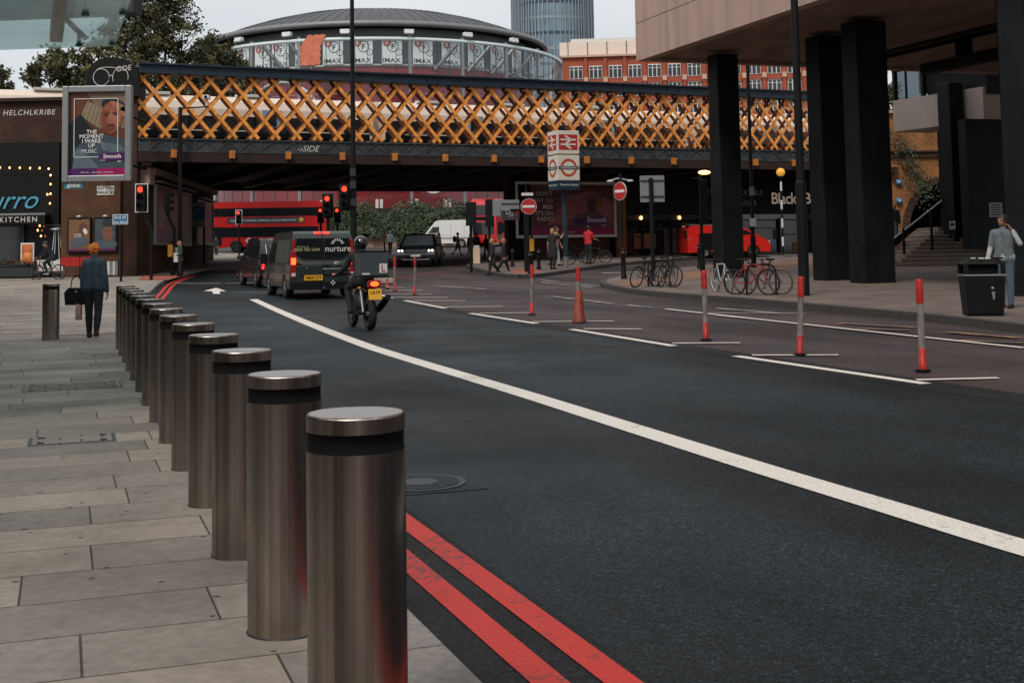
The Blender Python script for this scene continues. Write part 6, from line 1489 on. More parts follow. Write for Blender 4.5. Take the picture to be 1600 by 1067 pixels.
# ---- black taxi ahead
q = P(422, 392, 50.2); t = thing('taxi', 'black taxi stopped ahead of the dark van, left brake lights lit', 'taxi', (q.x, q.y, G(q.y)), DIR + R(3))
hw = .89; x0, x1 = -2.28, 2.28; belt = 1.05; wt = lambda z: hw * (1 - max(0, z - belt) * .25)
low = [(x1 - .05, .26)] + arc(1.35, .33, .38) + arc(-1.45, .33, .38) + [(x0 + .08, .26), (x0, .45), (x0 + .02, .8), (x0 + .1, belt), (x1 - 1.1, belt), (x1 - .3, .95), (x1 - .02, .8), (x1, .5)]
k = MB(); k.prism([(x, max(z, .26)) for x, z in low], -hw, hw, M_cab); k.prism([(x0 + .1, belt), (x0 + .32, 1.5), (x0 + .55, 1.74), (x0 + .9, 1.83), (.2, 1.86), (.6, 1.78), (x1 - 1.15, belt)], -hw, hw, M_cab, wf=lambda p: wt(p[1]) / hw); k.build('body', t, bevel=.09, seg=3)
k = MB(); k.box((x0 + .21, 0, 1.38), (.03, 1.2, .46), M_glassdark, T=Matrix.Rotation(R(24), 3, 'Y')); k.build('rear_window', t, bevel=.01)
k = MB(); k.box((x0 + .12, -.1, 1.3), (.02, .6, .02), M_greymetal, T=Matrix.Rotation(R(24), 3, 'Y')); k.text('TAXI', .18, (x0 + .13, .3, 1.42), (0, -1, 0), (.35, 0, 1), M_greymetal); k.build('rear_sticker', t)
k = MB(); side_panel(k, [(x0 + .65, 1.1), (x0 + .8, 1.6), (.1, 1.66), (.9, 1.1)], wt, M_glassdark, .012); k.build('side_window', t)
for s_ in (1, -1):
    wheel(t, -1.45, s_ * (hw - .1), .33, .2, M_greymetal, s_); wheel(t, 1.35, s_ * (hw - .1), .33, .2, M_greymetal, s_)
    k = MB(); k.box((x0 + .01, s_ * .75, .85), (.06, .16, .42), M_tailoff); l_ = k.build('tail_lamp', t, bevel=.02)
    for z in (.72, .85, .98): k = MB(); k.ell((x0 - .03, s_ * .75, z), (.02, .055, .055), M_taill, 10); k.build('lit_lens', l_)
    k = MB(); k.box((.75, s_ * (hw + .14), 1.12), (.14, .22, .16), M_cab); k.build('mirror', t, bevel=.03)
k = MB(); k.box((x0 - .02, 0, .42), (.12, 1.6, .16), M_black); k.build('bumper', t, bevel=.03)
k = MB(); k.box((x0 - .02, -.1, .7), (.02, .5, .12), M_yel); k.build('number_plate', t)
# ---- dark car facing the camera
q = P(657, 392, 70.5); t = thing('car', 'dark sports utility car coming towards the camera with headlamps on', 'car', (q.x, q.y, G(q.y)), R(-92) - .0)
hw = 1.02; x0, x1 = -2.45, 2.45; belt = 1.02; wt = lambda z: hw * (1 - max(0, z - belt) * .30)
low = [(x1 - .12, .28)] + arc(1.5, .37, .43) + arc(-1.45, .37, .43) + [(x0 + .05, .28), (x0, .6), (x0 + .05, belt), (x1 - 1.3, belt + .02), (x1 - .45, belt - .04), (x1 - .08, .86), (x1, .6), (x1 - .02, .4)]
k = MB(); k.prism([(x, max(z, .28)) for x, z in low], -hw, hw, M_cab); k.prism([(x0 + .05, belt), (x0 + .25, 1.55), (x0 + .5, 1.68), (x0 + 1.2, 1.72), (.0, 1.74), (.45, 1.66), (x1 - 1.25, belt)], -hw, hw, M_cab, wf=lambda p: wt(p[1]) / hw); k.build('body', t, bevel=.09, seg=3)
M_ws = mat('reflecting_windscreen', (.30, .34, .35), .08, metal=.3, var=.2, scale=1.5)  # pale base colour stands in for sky reflected in the glass
k = MB(); k.add([(x1 - 1.27, -.86, belt + .06), (x1 - 1.27, .86, belt + .06), (.53, .70, 1.62), (.53, -.70, 1.62)], [(0, 1, 2, 3)], M_ws); k.M = Matrix.Translation((.035, 0, .035)); k.add([(x1 - 1.27, -.86, belt + .06), (x1 - 1.27, .86, belt + .06), (.53, .70, 1.62), (.53, -.70, 1.62)], [(0, 1, 2, 3)], M_ws); k.build('windscreen', t)
k = MB(); side_panel(k, [(x0 + .5, 1.08), (x0 + .7, 1.5), (.1, 1.56), (.85, 1.08)], wt, M_glassdark, .012); k.build('side_window', t)
k = MB(); k.box((x1 - .01, 0, .80), (.06, 1.15, .2), M_darkgrey); 
for i in range(4): k.box((x1 + .025, 0, .73 + i * .045), (.02, 1.1, .012), M_greymetal)
k.build('grille', t)
k = MB(); k.box((x1 + .03, 0, .56), (.02, .52, .12), M_offwht); k.build('number_plate', t); k = MB(); k.box((x1 + .0, 0, .36), (.08, 1.5, .05), M_greymetal); k.box((x1 - .02, 0, .45), (.06, 1.1, .1), M_blackmatt); k.build('lower_grille', t)
for s_ in (1, -1):
    wheel(t, -1.45, s_ * (hw - .12), .37, .25, M_greymetal, s_); wheel(t, 1.5, s_ * (hw - .12), .37, .25, M_greymetal, s_)
    k = MB(); k.box((x1 - .05, s_ * .8, .82), (.12, .36, .17), M_glassdark); h_ = k.build('headlamp', t, bevel=.03)
    for dy in (-.08, .09): k = MB(); k.ell((x1 + .015, s_ * (.8 + dy), .82), (.01, .065, .06), M_head, 10); k.build('lit_bulb', h_)
    k = MB(); k.box((.75, s_ * (hw + .1), 1.13), (.12, .22, .16), M_cab); k.build('mirror', t, bevel=.03)
# ---- white van side on
q = P(697, 392, 116.5); t = thing('van', 'white high roofed van parked side on behind the walking people', 'van', (q.x, q.y, G(q.y)), PI)
hw = 1.0; x0, x1 = -2.45, 2.5
def twovan(t, paint, H, x0, x1, r=.36, hoodz=1.15):
    wt = lambda z: hw * (1 - max(0, z - 1.2) * .08)
    low = [(x1, .3)] + arc(x1 - 1.0, r, r * 1.15) + arc(x0 + 1.0, r, r * 1.15) + [(x0, .3), (x0, 1.2), (x1 - .6, 1.2), (x1 - .1, .98), (x1 + .02, .7)]
    k = MB(); k.prism([(x, max(z, .3)) for x, z in low], -hw, hw, paint); k.prism([(x0, 1.2), (x0 + .05, H - .15), (x0 + .25, H), (x1 - 1.95, H), (x1 - 1.6, H - .1), (x1 - .75, 1.32), (x1 - .6, 1.2)], -hw, hw, paint, wf=lambda p: wt(p[1]) / hw); k.build('body', t, bevel=.05, seg=2)
    k = MB(); side_panel(k, [(x1 - 1.95, 1.3), (x1 - 1.95, min(H - .3, 1.85)), (x1 - 1.4, min(H - .3, 1.85)), (x1 - .95, 1.3)], wt, M_glassdark, .012); k.build('side_window', t)
    for s_ in (1, -1): wheel(t, x1 - 1.0, s_ * (hw - .12), r, .22, M_greymetal, s_); wheel(t, x0 + 1.0, s_ * (hw - .12), r, .22, M_greymetal, s_)
    k = MB(); k.box((x1 - .02, 0, .45), (.12, 1.9, .25), M_black); k.build('bumper', t, bevel=.02); return wt
wt = twovan(t, M_wht, 2.45, x0, x1)
k = MB()
for x in (-.5, .7, -1.7): k.box((x, hw + .0, 1.25), (.015, .012, 1.7), M_greymetal)
k.box((-.6, hw + .002, .82), (3.4, .02, .1), M_greymetal); k.text('LOGISTICS', .14, (.6, hw + .02, 1.0), (-1, 0, 0), (0, 0, 1), M_darkgrey); k.build('side_trim', t)
# ---- red van at right
q = P(1130, 392, 75.0); t = thing('red_van', 'bright red van parked by the restaurant, half hidden by a black column', 'van', (q.x, q.y, G(q.y)), R(8))
wt = twovan(t, mat('bright_red_paint', (.65, .02, .015), .25, var=.04, coat=.6), 1.86, -2.4, 2.5, .34)
k = MB(); k.box((-1.2, -hw - .01, .95), (1.05, .03, .95), M_blackmatt); k.build('side_shutter', t)
k = MB(); k.box((-2.42, -.6, 1.4), (.04, .5, .4), M_glassdark); k.build('rear_window', t)
k = MB(); k.box((2.5, -.8, .85), (.06, .3, .2), M_offwht); k.build('headlamp', t, bevel=.02)
k = MB(); k.box((-.8, -.2, 1.9), (3.0, 1.4, .05), M_greymetal); k.build('roof_rack', t)
# ---- double deck buses
def bus(label, loc, rz, Ln=11.3, ad=True):
    t = thing('double_decker_bus', label, 'bus', loc, rz); hw = 1.26; x0, x1 = -Ln / 2, Ln / 2; H = 4.35
    prof = [(x1 - .1, .3)] + arc(x1 - 2.6, .48, .56) + arc(x0 + 2.8, .48, .56) + [(x0 + .1, .3), (x0, .6), (x0 + .02, 2.0), (x0 + .12, 3.6), (x0 + .3, 4.15), (x0 + .7, H), (x1 - .6, H), (x1 - .2, 4.15), (x1 - .02, 3.2), (x1 + .02, 1.0), (x1, .5)]
    k = MB(); k.prism([(x, max(z, .3)) for x, z in prof], -hw, hw, M_buspaint); k.build('body', t, bevel=.09, seg=3)
    for s_ in (-1, 1):
        k = MB(); y = s_ * (hw + .006)
        k.box((-.0, y, 3.43), (Ln - .8, .02, .72), M_glassdark)
        for i in range(8): k.box((x0 + 1.1 + i * 1.33, y + s_ * .008, 3.43), (.07, .02, .72), M_blackmatt)
        k.build('upper_windows', t)
        k = MB(); k.box((.3, y, 1.72), (Ln - 2.0, .02, .85), M_glassdark)
        for i in range(7): k.box((x0 + 1.7 + i * 1.33, y + s_ * .008, 1.72), (.08, .02, .85), M_blackmatt)
        k.box((x0 + 1.0, y, 1.4), (1.1, .025, 1.6), M_glassdark); k.build('lower_windows', t)
        if s_ < 0:
            k = MB(); k.box((.1, y - .01, 2.72), (6.6, .02, .5), mat('bus_ad', (.03, .045, .055), .4)); k.text("YOU CAN'T INVENT LONDON, COULD MUST PLAY.", .26, (-3.0, y - .03, 2.63), (1, 0, 0), (0, 0, 1), M_wht, 'L', .012, 0, .93); k.ell((3.1, y - .02, 2.72), (.22, .02, .2), M_yel, 12); k.build('advert_panel', t)
            k = MB(); n = 24; vs = [(x0 + 3.9 + rr * math.cos(2 * PI * i / n), y - .012, .98 + rr * math.sin(2 * PI * i / n)) for rr in (.27, .17) for i in range(n)]
            k.add(vs, [(i, (i + 1) % n, n + (i + 1) % n, n + i) for i in range(n)], M_wht); k.box((x0 + 3.9, y - .014, .98), (.68, .01, .11), M_wht); k.build('round_emblem', t)
        for wx in (x1 - 2.6, x0 + 2.8): wheel(t, wx, s_ * (hw - .14), .48, .28, M_darkgrey, s_)
    for xe, s_ in ((x0, -1), (x1, 1)):
        k = MB(); k.box((xe + s_ * .01, 0, 1.65), (.05, 2.1, 1.1), M_glassdark); k.box((xe - s_ * .02, 0, 3.35), (.2, 2.1, .85), M_glassdark); k.box((xe + s_ * .03, 0, 2.55), (.04, 1.3, .3), M_blackmatt); k.build('end_window', t, bevel=.02)
        for y in (-.95, .95): k = MB(); k.box((xe + s_ * .02, y, .75), (.05, .2, .35), M_tailoff if s_ < 0 else M_offwht); k.build('lamp', t)
    return t
q = P(417, 392, 112); bus('red double decker bus side on under the left of the bridge', (q.x, q.y, G(q.y) - .05), R(4), 10.5)
q = P(760, 392, 118); bus('red double decker bus mostly hidden behind the traffic lights and white van', (q.x + 1.5, q.y + 4, G(q.y)), R(72))

# ---- motorcycle
Yb = 24.6; rw = GP(577, 515); ft = GP(551, 507); 
mdir = math.atan2(1, -.38); q = GP(578, 516, 0)
mo = thing('motorcycle', 'delivery motorcycle with a large black top box and a learner plate', 'motorcycle', (q.x - .62 * math.cos(mdir) * -1, q.y + .62 * math.sin(mdir), G(q.y)), mdir)
def mwheel(x, r, wd, nm='wheel'):
    k = MB(); n = 36; k.tube([(x + (r - wd / 2) * math.cos(2 * PI * i / n), 0, r + (r - wd / 2) * math.sin(2 * PI * i / n)) for i in range(n)], wd / 2, M_rubber, 10, closed=True); w2 = k.build(nm, mo)
    k = MB(); k.lathe([(r * .62, -.03), (r * .7, -.03), (r * .7, .03), (r * .62, .03), (r * .62, -.03)], M_darkgrey, (x, 0, r), 28, (0, 1, 0))
    for i in range(6): a = PI * i / 3; k.bar((x, 0, r), (x + r * .66 * math.cos(a), 0, r + r * .66 * math.sin(a)), .04, .03, M_darkgrey, (0, 1, 0))
    k.cyl((x, -.07, r), (x, .07, r), .045, M_greymetal); k.lathe([(.06, 0), (.12, 0), (.12, .006), (.06, .006)], M_chrome, (x, -.06, r), 20, (0, 1, 0)); k.build('rim', w2)
mwheel(-.64, .305, .15); mwheel(.70, .30, .11)
k = MB()
k.tube([(.48, 0, .95), (.1, 0, .82), (-.35, 0, .78), (-.85, 0, .88)], .035, M_black, 8); k.tube([(.44, 0, .85), (.25, 0, .42), (-.15, 0, .35), (-.3, 0, .7)], .035, M_black, 8)
k.ell((.08, 0, .5), (.24, .15, .19), M_darkgrey, 14); k.ell((.2, 0, .62), (.13, .12, .17), M_greymetal, 12); k.box((.0, 0, .32), (.35, .2, .1), M_black)
k.tube([(-.1, .09, .36), (-.64, .10, .305)], .028, M_black, 8); k.tube([(-.1, -.09, .36), (-.64, -.10, .305)], .028, M_black, 8)
for s_ in (1, -1): k.tube([(-.6, s_ * .12, .34), (-.42, s_ * .12, .74)], [.03, .03], M_greymetal, 8)
k.build('frame', mo)
k = MB(); k.ell((.22, 0, .92), (.28, .15, .14), M_black, 16); k.build('fuel_tank', mo)
k = MB(); k.ell((-.2, 0, .86), (.34, .14, .06), M_black, 14); k.ell((-.55, 0, .90), (.25, .13, .06), M_black, 14); k.build('seat', mo)
k = MB()
for s_ in (1, -1): k.tube([(.70, s_ * .09, .30), (.50, s_ * .09, .98)], [.024, .03], M_greymetal, 8)
k.ell((.70, 0, .6), (.2, .07, .04), M_black, 12); k.ell((.6, 0, .88), (.12, .12, .13), M_black, 12); k.build('fork', mo)
k = MB(); k.tube([(.34, .40, 1.04), (.44, .30, 1.06), (.48, .1, 1.04), (.48, -.1, 1.04), (.44, -.30, 1.06), (.34, -.40, 1.04)], .016, M_black, 8)
for s_ in (1, -1): k.tube([(.28, s_ * .44, 1.03), (.37, s_ * .38, 1.045)], .022, M_black, 8); k.tube([(.42, s_ * .33, 1.06), (.42, s_ * .36, 1.22)], .008, M_black, 6); k.ell((.42, s_ * .38, 1.25), (.02, .07, .045), M_greymetal, 12)
k.build('handlebar', mo)
k = MB(); k.tube([(.15, -.12, .35), (-.1, -.17, .30), (-.35, -.2, .34)], .03, M_darkgrey, 8); k.tube([(-.35, -.2, .34), (-.5, -.22, .40), (-.98, -.26, .62)], [.04, .065, .06], M_black, 14); k.build('exhaust', mo)
k = MB(); k.bar((-.70, 0, .84), (-1.02, 0, .60), .16, .02, M_black, (0, 0, 1)); k.box((-.72, 0, .85), (.4, .2, .1), M_black); k.build('mudguard', mo, bevel=.01)
k = MB(); k.box((-.96, 0, .87), (.08, .24, .14), M_tailoff); l_ = k.build('tail_lamp', mo, bevel=.02); k = MB(); k.ell((-1.0, 0, .87), (.01, .085, .045), M_litamber, 14); k.build('lit_lens', l_)
for s_ in (1, -1): k = MB(); k.tube([(-.9, s_ * .1, .82), (-.9, s_ * .24, .80)], .01, M_black, 6); k.ell((-.92, s_ * .27, .80), (.035, .04, .025), mat('indicator_amber', (.6, .2, .02), .3), 10); k.build('indicator', mo)
k = MB(); k.box((-1.03, 0, .68), (.012, .25, .20), M_yel, T=Matrix.Rotation(R(14), 3, 'Y')); k.text('LK19', .085, (-1.043, 0, .69), (0, -1, 0), (.2, 0, 1), M_black, 'C', .01); k.text('GXN', .085, (-1.03 - .0, 0, .60), (0, -1, 0), (.2, 0, 1), M_black, 'C', .01); k.build('number_plate', mo)
M_bag = mat('box_vinyl', (.055, .05, .05), .55, var=.25, scale=5, bump=.15, bscale=25); M_bagb = mat('box_back', (.05, .065, .075), .5, var=.2, scale=3)
k = MB(); bx = -.78; k.box((bx, 0, 1.24), (.44, .54, .46), M_bag); tb = k.build('top_box', mo, bevel=.02)
k = MB(); k.box((bx - .226, 0, 1.24), (.012, .50, .42), M_bagb); k.box((bx, 0, 1.475), (.46, .56, .02), M_black); k.box((bx, 0, 1.005), (.46, .56, .02), M_black); k.build('box_panel', tb)
k = MB(); k.box((bx - .236, -.165, 1.16), (.006, .15, .17), M_wht); k.text('L', .17, (bx - .242, -.165, 1.10), (0, -1, 0), (0, 0, 1), M_redpl, 'C', .02); k.build('learner_plate', tb)
k = MB(); k.box((bx - .236, .17, 1.06), (.006, .14, .035), M_offwht); k.build('sticker', tb)

# ================================================================== BICYCLES
def bicycle(label, loc, rz, col_, lean=0, drop=False, white_rim=False, group='parked bicycles', steer=0, tyre=M_rubber):
    t = thing('bicycle', label, 'bicycle', loc, rz, group); t.rotation_euler = (R(lean), 0, rz); r = .335
    for wx, st_ in ((-.5, 0), (.52, steer)):
        T = Matrix.Translation((wx, 0, 0)) @ Matrix.Rotation(R(st_), 4, 'Z'); n = 32
        k = MB(); k.M = T; k.tube([(r * math.cos(2 * PI * i / n), 0, r + r * math.sin(2 * PI * i / n)) for i in range(n)], .017, tyre, 7, closed=True); w2 = k.build('wheel', t)
        k = MB(); k.M = T; rr = r - .025; k.tube([(rr * math.cos(2 * PI * i / n), 0, r + rr * math.sin(2 * PI * i / n)) for i in range(n)], .011, M_wht if white_rim else M_darkgrey, 6, closed=True)
        for i in range(14): a = 2 * PI * i / 14; k.tube([(0, .02 * (-1) ** i, r), (rr * math.cos(a), 0, r + rr * math.sin(a))], .0035, M_greymetal, 4)
        k.cyl((0, -.04, r), (0, .04, r), .02, M_greymetal, n=8); k.build('rim', w2)
    bb = (-.06, 0, .28); st_ = (-.2, 0, .78); hd = (.36, 0, .80); hd2 = (.385, 0, .70)
    k = MB(); k.tube([bb, st_], .016, col_); k.tube([st_, hd], .016, col_); k.tube([bb, hd2], .019, col_); k.tube([hd2, hd], .019, col_)
    for s_ in (1, -1): k.tube([(-.5, s_ * .05, r), (st_[0], s_ * .012, .74)], .009, col_, 6); k.tube([(-.5, s_ * .05, r), (bb[0], s_ * .03, bb[2])], .009, col_, 6)
    k.build('frame', t)
    k = MB(); 
    for s_ in (1, -1): k.tube([(.385, s_ * .035, .69), (.44, s_ * .04, .5), (.52, s_ * .045, r)], .011, col_ if not white_rim else M_wht, 6)
    k.build('fork', t)
    k = MB(); k.tube([st_, (-.235, 0, .9)], .013, M_darkgrey, 6); k.ell((-.25, 0, .93), (.14, .065, .03), M_black, 10); k.build('saddle', t)
    k = MB(); k.tube([hd, (.36, 0, .9), (.42, 0, .95)], .013, M_black, 6)
    if drop:
        k.tube([(.42, -.2, .95), (.42, .2, .95)], .013, M_black, 6)
        for s_ in (1, -1): k.tube([(.42, s_ * .2, .95), (.52, s_ * .2, .94), (.55, s_ * .2, .87), (.48, s_ * .2, .81), (.4, s_ * .2, .81)], .013, M_black, 6)
    else: k.tube([(.32, .29, .97), (.40, .2, .96), (.42, 0, .95), (.40, -.2, .96), (.32, -.29, .97)], .013, M_black, 6)
    k.build('handlebar', t)
    k = MB(); k.lathe([(.09, 0), (.1, .004), (.09, .008)], M_darkgrey, (bb[0], -.05, bb[2]), 20, (0, 1, 0)); k.bar((bb[0], -.06, bb[2]), (bb[0] + .1, -.06, bb[2] - .13), .02, .015, M_greymetal, (0, 1, 0)); k.bar((bb[0], .06, bb[2]), (bb[0] - .1, .06, bb[2] + .13), .02, .015, M_greymetal, (0, 1, 0))
    k.box((bb[0] + .1, -.1, bb[2] - .13), (.08, .07, .02), M_black); k.box((bb[0] - .1, .1, bb[2] + .13), (.08, .07, .02), M_black); k.build('crankset', t); return t
gb = 'bicycles parked at the rack beside the columns'
p = GP(1014, 449, KERB); bicycle('black bicycle leaning in the left cluster, farther from the kerb', (p.x - .1, p.y + .3, p.z), R(48), M_black, 12, group=gb)
bicycle('black bicycle at the front of the left cluster, wheel turned towards the camera', (p.x + .45, p.y - .1, p.z), R(-66), M_black, -8, steer=25, group=gb)
bicycle('dark grey bicycle at the back right of the left cluster', (p.x + .6, p.y + .35, p.z), R(62), M_darkgrey, 8, group=gb)
p = GP(1129, 457, KERB); bicycle('white and black bicycle with pale wheels left of the red one', (p.x, p.y, p.z), R(-78), mat('bike_white', (.55, .57, .58), .3), 5, white_rim=True, group=gb)
p = GP(1166, 461, KERB); bicycle('red framed bicycle with drop handlebars', (p.x + .15, p.y, p.z), R(-42), mat('bike_red', (.35, .02, .02), .3), 4, True, group=gb)
bicycle('dark bicycle with tan tyres behind the red framed one', (p.x + .5, p.y + .15, p.z), R(-215), mat('bike_maroon', (.10, .02, .02), .35), -6, True, group=gb, tyre=mat('tan_tyre', (.16, .10, .06), .8))
p = GP(905, 414, KERB); bicycle('dark bicycle against the black wall left of the man in red', (p.x, p.y + .3, p.z), R(10), M_black, 6, group=gb)
p = GP(932, 412, KERB); bicycle('dark bicycle against the black wall right of the man in red', (p.x, p.y + .4, p.z), R(172), M_darkgrey, 6, group=gb)
def rack(label, u, v, rz, sc=1):
    t = thing('bicycle_rack', label, 'bicycle rack', GP(u, v, KERB), rz, 'hoop bicycle racks'); k = MB(); k.tube([(-.38, 0, 0), (-.38, 0, .62), (-.32, 0, .74), (-.2, 0, .8), (.2, 0, .8), (.32, 0, .74), (.38, 0, .62), (.38, 0, 0)], .028, M_black, 10); k.build('hoop', t)
    for x in (-.38, .38): k = MB(); k.cyl((x, 0, 0), (x, 0, .012), .07, M_black); k.build('foot_plate', t)
rack('black hoop rack holding the left cluster of bicycles', 1030, 447, R(20)); rack('black hoop rack behind the white bicycle', 1115, 447, R(-30)); rack('black hoop rack holding the red framed bicycle', 1190, 461, R(-15))
# ================================================================== PEOPLE
def remesh(k, voxel, it=4):
    me = bpy.data.meshes.new('tmp'); me.from_pydata([tuple(v) for v in k.v], [], k.f); me.update()
    o = bpy.data.objects.new('tmp', me); col.objects.link(o)
    r = o.modifiers.new('r', 'REMESH'); r.mode = 'VOXEL'; r.voxel_size = voxel; r.adaptivity = 0
    s_ = o.modifiers.new('s', 'SMOOTH'); s_.factor = .6; s_.iterations = it
    dg = bpy.context.evaluated_depsgraph_get(); me2 = bpy.data.meshes.new_from_object(o.evaluated_get(dg))
    vs = [v.co.copy() for v in me2.vertices]; fs = [tuple(p.vertices) for p in me2.polygons]
    bpy.data.objects.remove(o); bpy.data.meshes.remove(me); bpy.data.meshes.remove(me2); return vs, fs
def hand(k, w_, d, side, H, m, curl=.5, thumb=None):
    """palm with four separate bent fingers and a thumb; d = direction, side = across the palm towards the thumb"""
    d = Vector(d).normalized(); side = Vector(side); side = (side - d * side.dot(d)).normalized(); n = d.cross(side)
    L_ = .105 * H; T = Matrix((side, n, d)).transposed()
    k.ell(w_ + d * L_ * .28, (L_ * .22, L_ * .10, L_ * .33), m, 10, T)
    for i, (o, ln, r_) in enumerate(((.16, .46, .045), (.055, .52, .047), (-.05, .48, .045), (-.15, .38, .04))):
        a = w_ + d * L_ * .5 + side * o * L_; dd = d
        for j, s_ in enumerate((.45, .32, .23)):
            dd = (Matrix.Rotation(curl * (.5 if j == 0 else .8), 3, side) @ dd); b = a + dd * L_ * ln * s_ * 1.1
            k.cap(a, b, L_ * r_ * 1.5 * (1 - .12 * j), L_ * r_ * 1.5 * (1 - .12 * (j + 1)), m, 6); a = b
    a = w_ + d * L_ * .12 + side * L_ * .16; b = a + (d * .7 + side * .7).normalized() * L_ * .24; c = b + (d * .95 + side * .1 + n * .3).normalized() * L_ * .2
    k.cap(a, b, L_ * .09, L_ * .075, m, 6); k.cap(b, c, L_ * .07, L_ * .055, m, 6)
def person(label, loc, yaw, H, legs=(10, 5, -12, 15), arms=((10, 8, 15), (-10, 8, 15)), lean=2, top=None, bottom=None, skin=M_skin, hair=None, hairlen=.5,
           coat=0, sleeve=1.0, leglen=1.0, shoes=None, vox=.016, joints=None, head_turn=0, group='people walking near the bridge', bald=False, face=False, fat=1.0, skirt=None, armpos=None, nod=0, shw=.105, hipw=1.0):
    t = thing('person', label, 'person', loc, yaw, group); V = Vector
    J = {}
    if joints: J = {a: V(b) for a, b in joints.items()}
    else:
        J['pel'] = V((0, 0, .53 * H))
        rl = Matrix.Rotation(R(lean), 3, 'Y')
        for s_, n_, (a, b) in ((1, 'L', legs[:2]), (-1, 'R', legs[2:])):
            hp = J['pel'] + V((0, s_ * .05 * H, -.01 * H)); a1 = R(a); a2 = R(a - b)
            kn = hp + V((math.sin(a1), s_ * .02, -math.cos(a1))) * .245 * H; an = kn + V((math.sin(a2), -s_ * .01, -math.cos(a2))) * .235 * H
            J['hip' + n_], J['kn' + n_], J['an' + n_] = hp, kn, an
        dz = min(J['anL'].z, J['anR'].z) - .048 * H
        for q in J: J[q] = J[q] - V((0, 0, dz))
        J['ch'] = J['pel'] + rl @ V((0, 0, .275 * H)); J['nk'] = J['pel'] + rl @ V((.0, 0, .325 * H)); J['hd'] = J['pel'] + rl @ V((.012 * H, 0, .405 * H))
        for s_, n_, (sa, so_, eb) in ((1, 'L', arms[0]), (-1, 'R', arms[1])):
            sh = J['ch'] + rl @ V((0, s_ * shw * H, 0)); u_ = Matrix.Rotation(R(-sa), 3, 'Y') @ (Matrix.Rotation(R(s_ * so_), 3, 'X') @ V((0, 0, -1)))
            el = sh + u_ * .17 * H; f_ = Matrix.Rotation(R(-sa - eb), 3, 'Y') @ (Matrix.Rotation(R(s_ * so_ * .6), 3, 'X') @ V((0, 0, -1))); J['sh' + n_], J['el' + n_], J['wr' + n_] = sh, el, el + f_ * .145 * H
    if armpos:
        for n_, (e_, w2) in armpos.items(): J['el' + n_] = J['sh' + n_] + V(e_) * H; J['wr' + n_] = J['el' + n_] + V(w2) * H
    if 'hipL' not in J:
        for s_, n_ in ((1, 'L'), (-1, 'R')): J['hip' + n_] = J['pel'] + V((0, s_ * .05 * H, 0))
    h = H; m = skin
    up = (J['nk'] - J['pel']).normalized(); lat = (J['shL'] - J['shR']).normalized()
    def torso(k, e, m, lo=0):
        for s_ in (1, -1):
            a = J['ch'] + lat * s_ * .058 * h * shw / .105 - up * .02 * h; b = J['pel'] + up * .105 * h + lat * s_ * .032 * h * fat; c = J['pel'] + lat * s_ * .045 * h * hipw
            k.cap(a, b, (.056 * h) * fat ** .5 + e, .052 * h * fat + e, m); k.cap(b, c, .052 * h * fat + e, .058 * h * fat ** .5 + e, m)
        k.cap(J['shL'] - lat * .018 * h, J['shR'] + lat * .018 * h, .036 * h + e, .036 * h + e, m)
        k.cap(J['ch'] + up * .01 * h, J['nk'], .045 * h + e, .03 * h + e * .5, m)
    def leg(k, n_, e, m, f0=0, f1=1.0, fl=1.0):
        a, b, c = J['hip' + n_], J['kn' + n_], J['an' + n_]; k.cap(a, b, .05 * h * fat ** .3 + e, .034 * h + e, m)
        c2 = b.lerp(c, min(f1, 1)); k.cap(b, b.lerp(c2, .35), .033 * h + e, .034 * h + e, m); k.cap(b.lerp(c2, .35), c2, .034 * h + e, (.022 + .012 * (1 - f1)) * h + e * fl, m)
    def armf(k, n_, e, m, f=1.0):
        a, b, c = J['sh' + n_], J['el' + n_], J['wr' + n_]; k.cap(a, a.lerp(b, min(1, f * 2)), .029 * h + e, (.029 - .006 * min(1, f * 2)) * h + e, m)
        if f > .5: k.cap(b, b.lerp(c, (f - .5) * 2), .023 * h + e, .017 * h + e, m)
    k = MB(); torso(k, 0, m)
    for n_ in 'LR':
        leg(k, n_, 0, m); armf(k, n_, 0, m); an = J['an' + n_]
        k.cap(an + V((-.012 * h, 0, -.02 * h)), an + V((.085 * h, 0, -.03 * h)), .022 * h, .016 * h, m)
    hd = J['hd']; Th = Matrix.Rotation(R(head_turn), 3, 'Z') @ Matrix.Rotation(R(nod), 3, 'Y')
    k.cap(J['nk'] - up * .02 * h, hd - V((.008 * h, 0, .02 * h)), .031 * h, .029 * h, m)
    k.ell(hd + Th @ V((-.006 * h, 0, .010 * h)), (.055 * h, .045 * h, .056 * h), m, 18, Th); k.ell(hd + Th @ V((.012 * h, 0, -.025 * h)), (.040 * h, .034 * h, .042 * h), m, 14, Th)
    k.cap(hd + Th @ V((.050 * h, 0, .0)), hd + Th @ V((.060 * h, 0, -.016 * h)), .006 * h, .009 * h, m, 8)
    for s_ in (1, -1): k.ell(hd + Th @ V((-.006 * h, s_ * .045 * h, -.002 * h)), (.012 * h, .006 * h, .018 * h), m, 8, Th)
    vs, fs = remesh(k, vox)
    b = MB(); b.add(vs, fs, m, True)
    for n_, s_ in (('L', 1), ('R', -1)):
        if n_ + 'n' in J: continue
        d = (J['wr' + n_] - J['el' + n_]).normalized(); hand(b, J['wr' + n_], J.get('hd' + n_, d), V((1, 0, 0)) if abs(d.x) < .8 else V((0, -s_, .3)), h, m, .45)
    if face or True:
        for s_ in (1, -1): b.ell(hd + Th @ V((.043 * h, s_ * .017 * h, .004 * h)), (.006 * h, .008 * h, .0045 * h), M_black, 8, Th)
        b.ell(hd + Th @ V((.049 * h, 0, -.033 * h)), (.005 * h, .014 * h, .004 * h), mat('lips', (.30, .09, .07), .5), 8, Th)
    body = b.build('body', t)
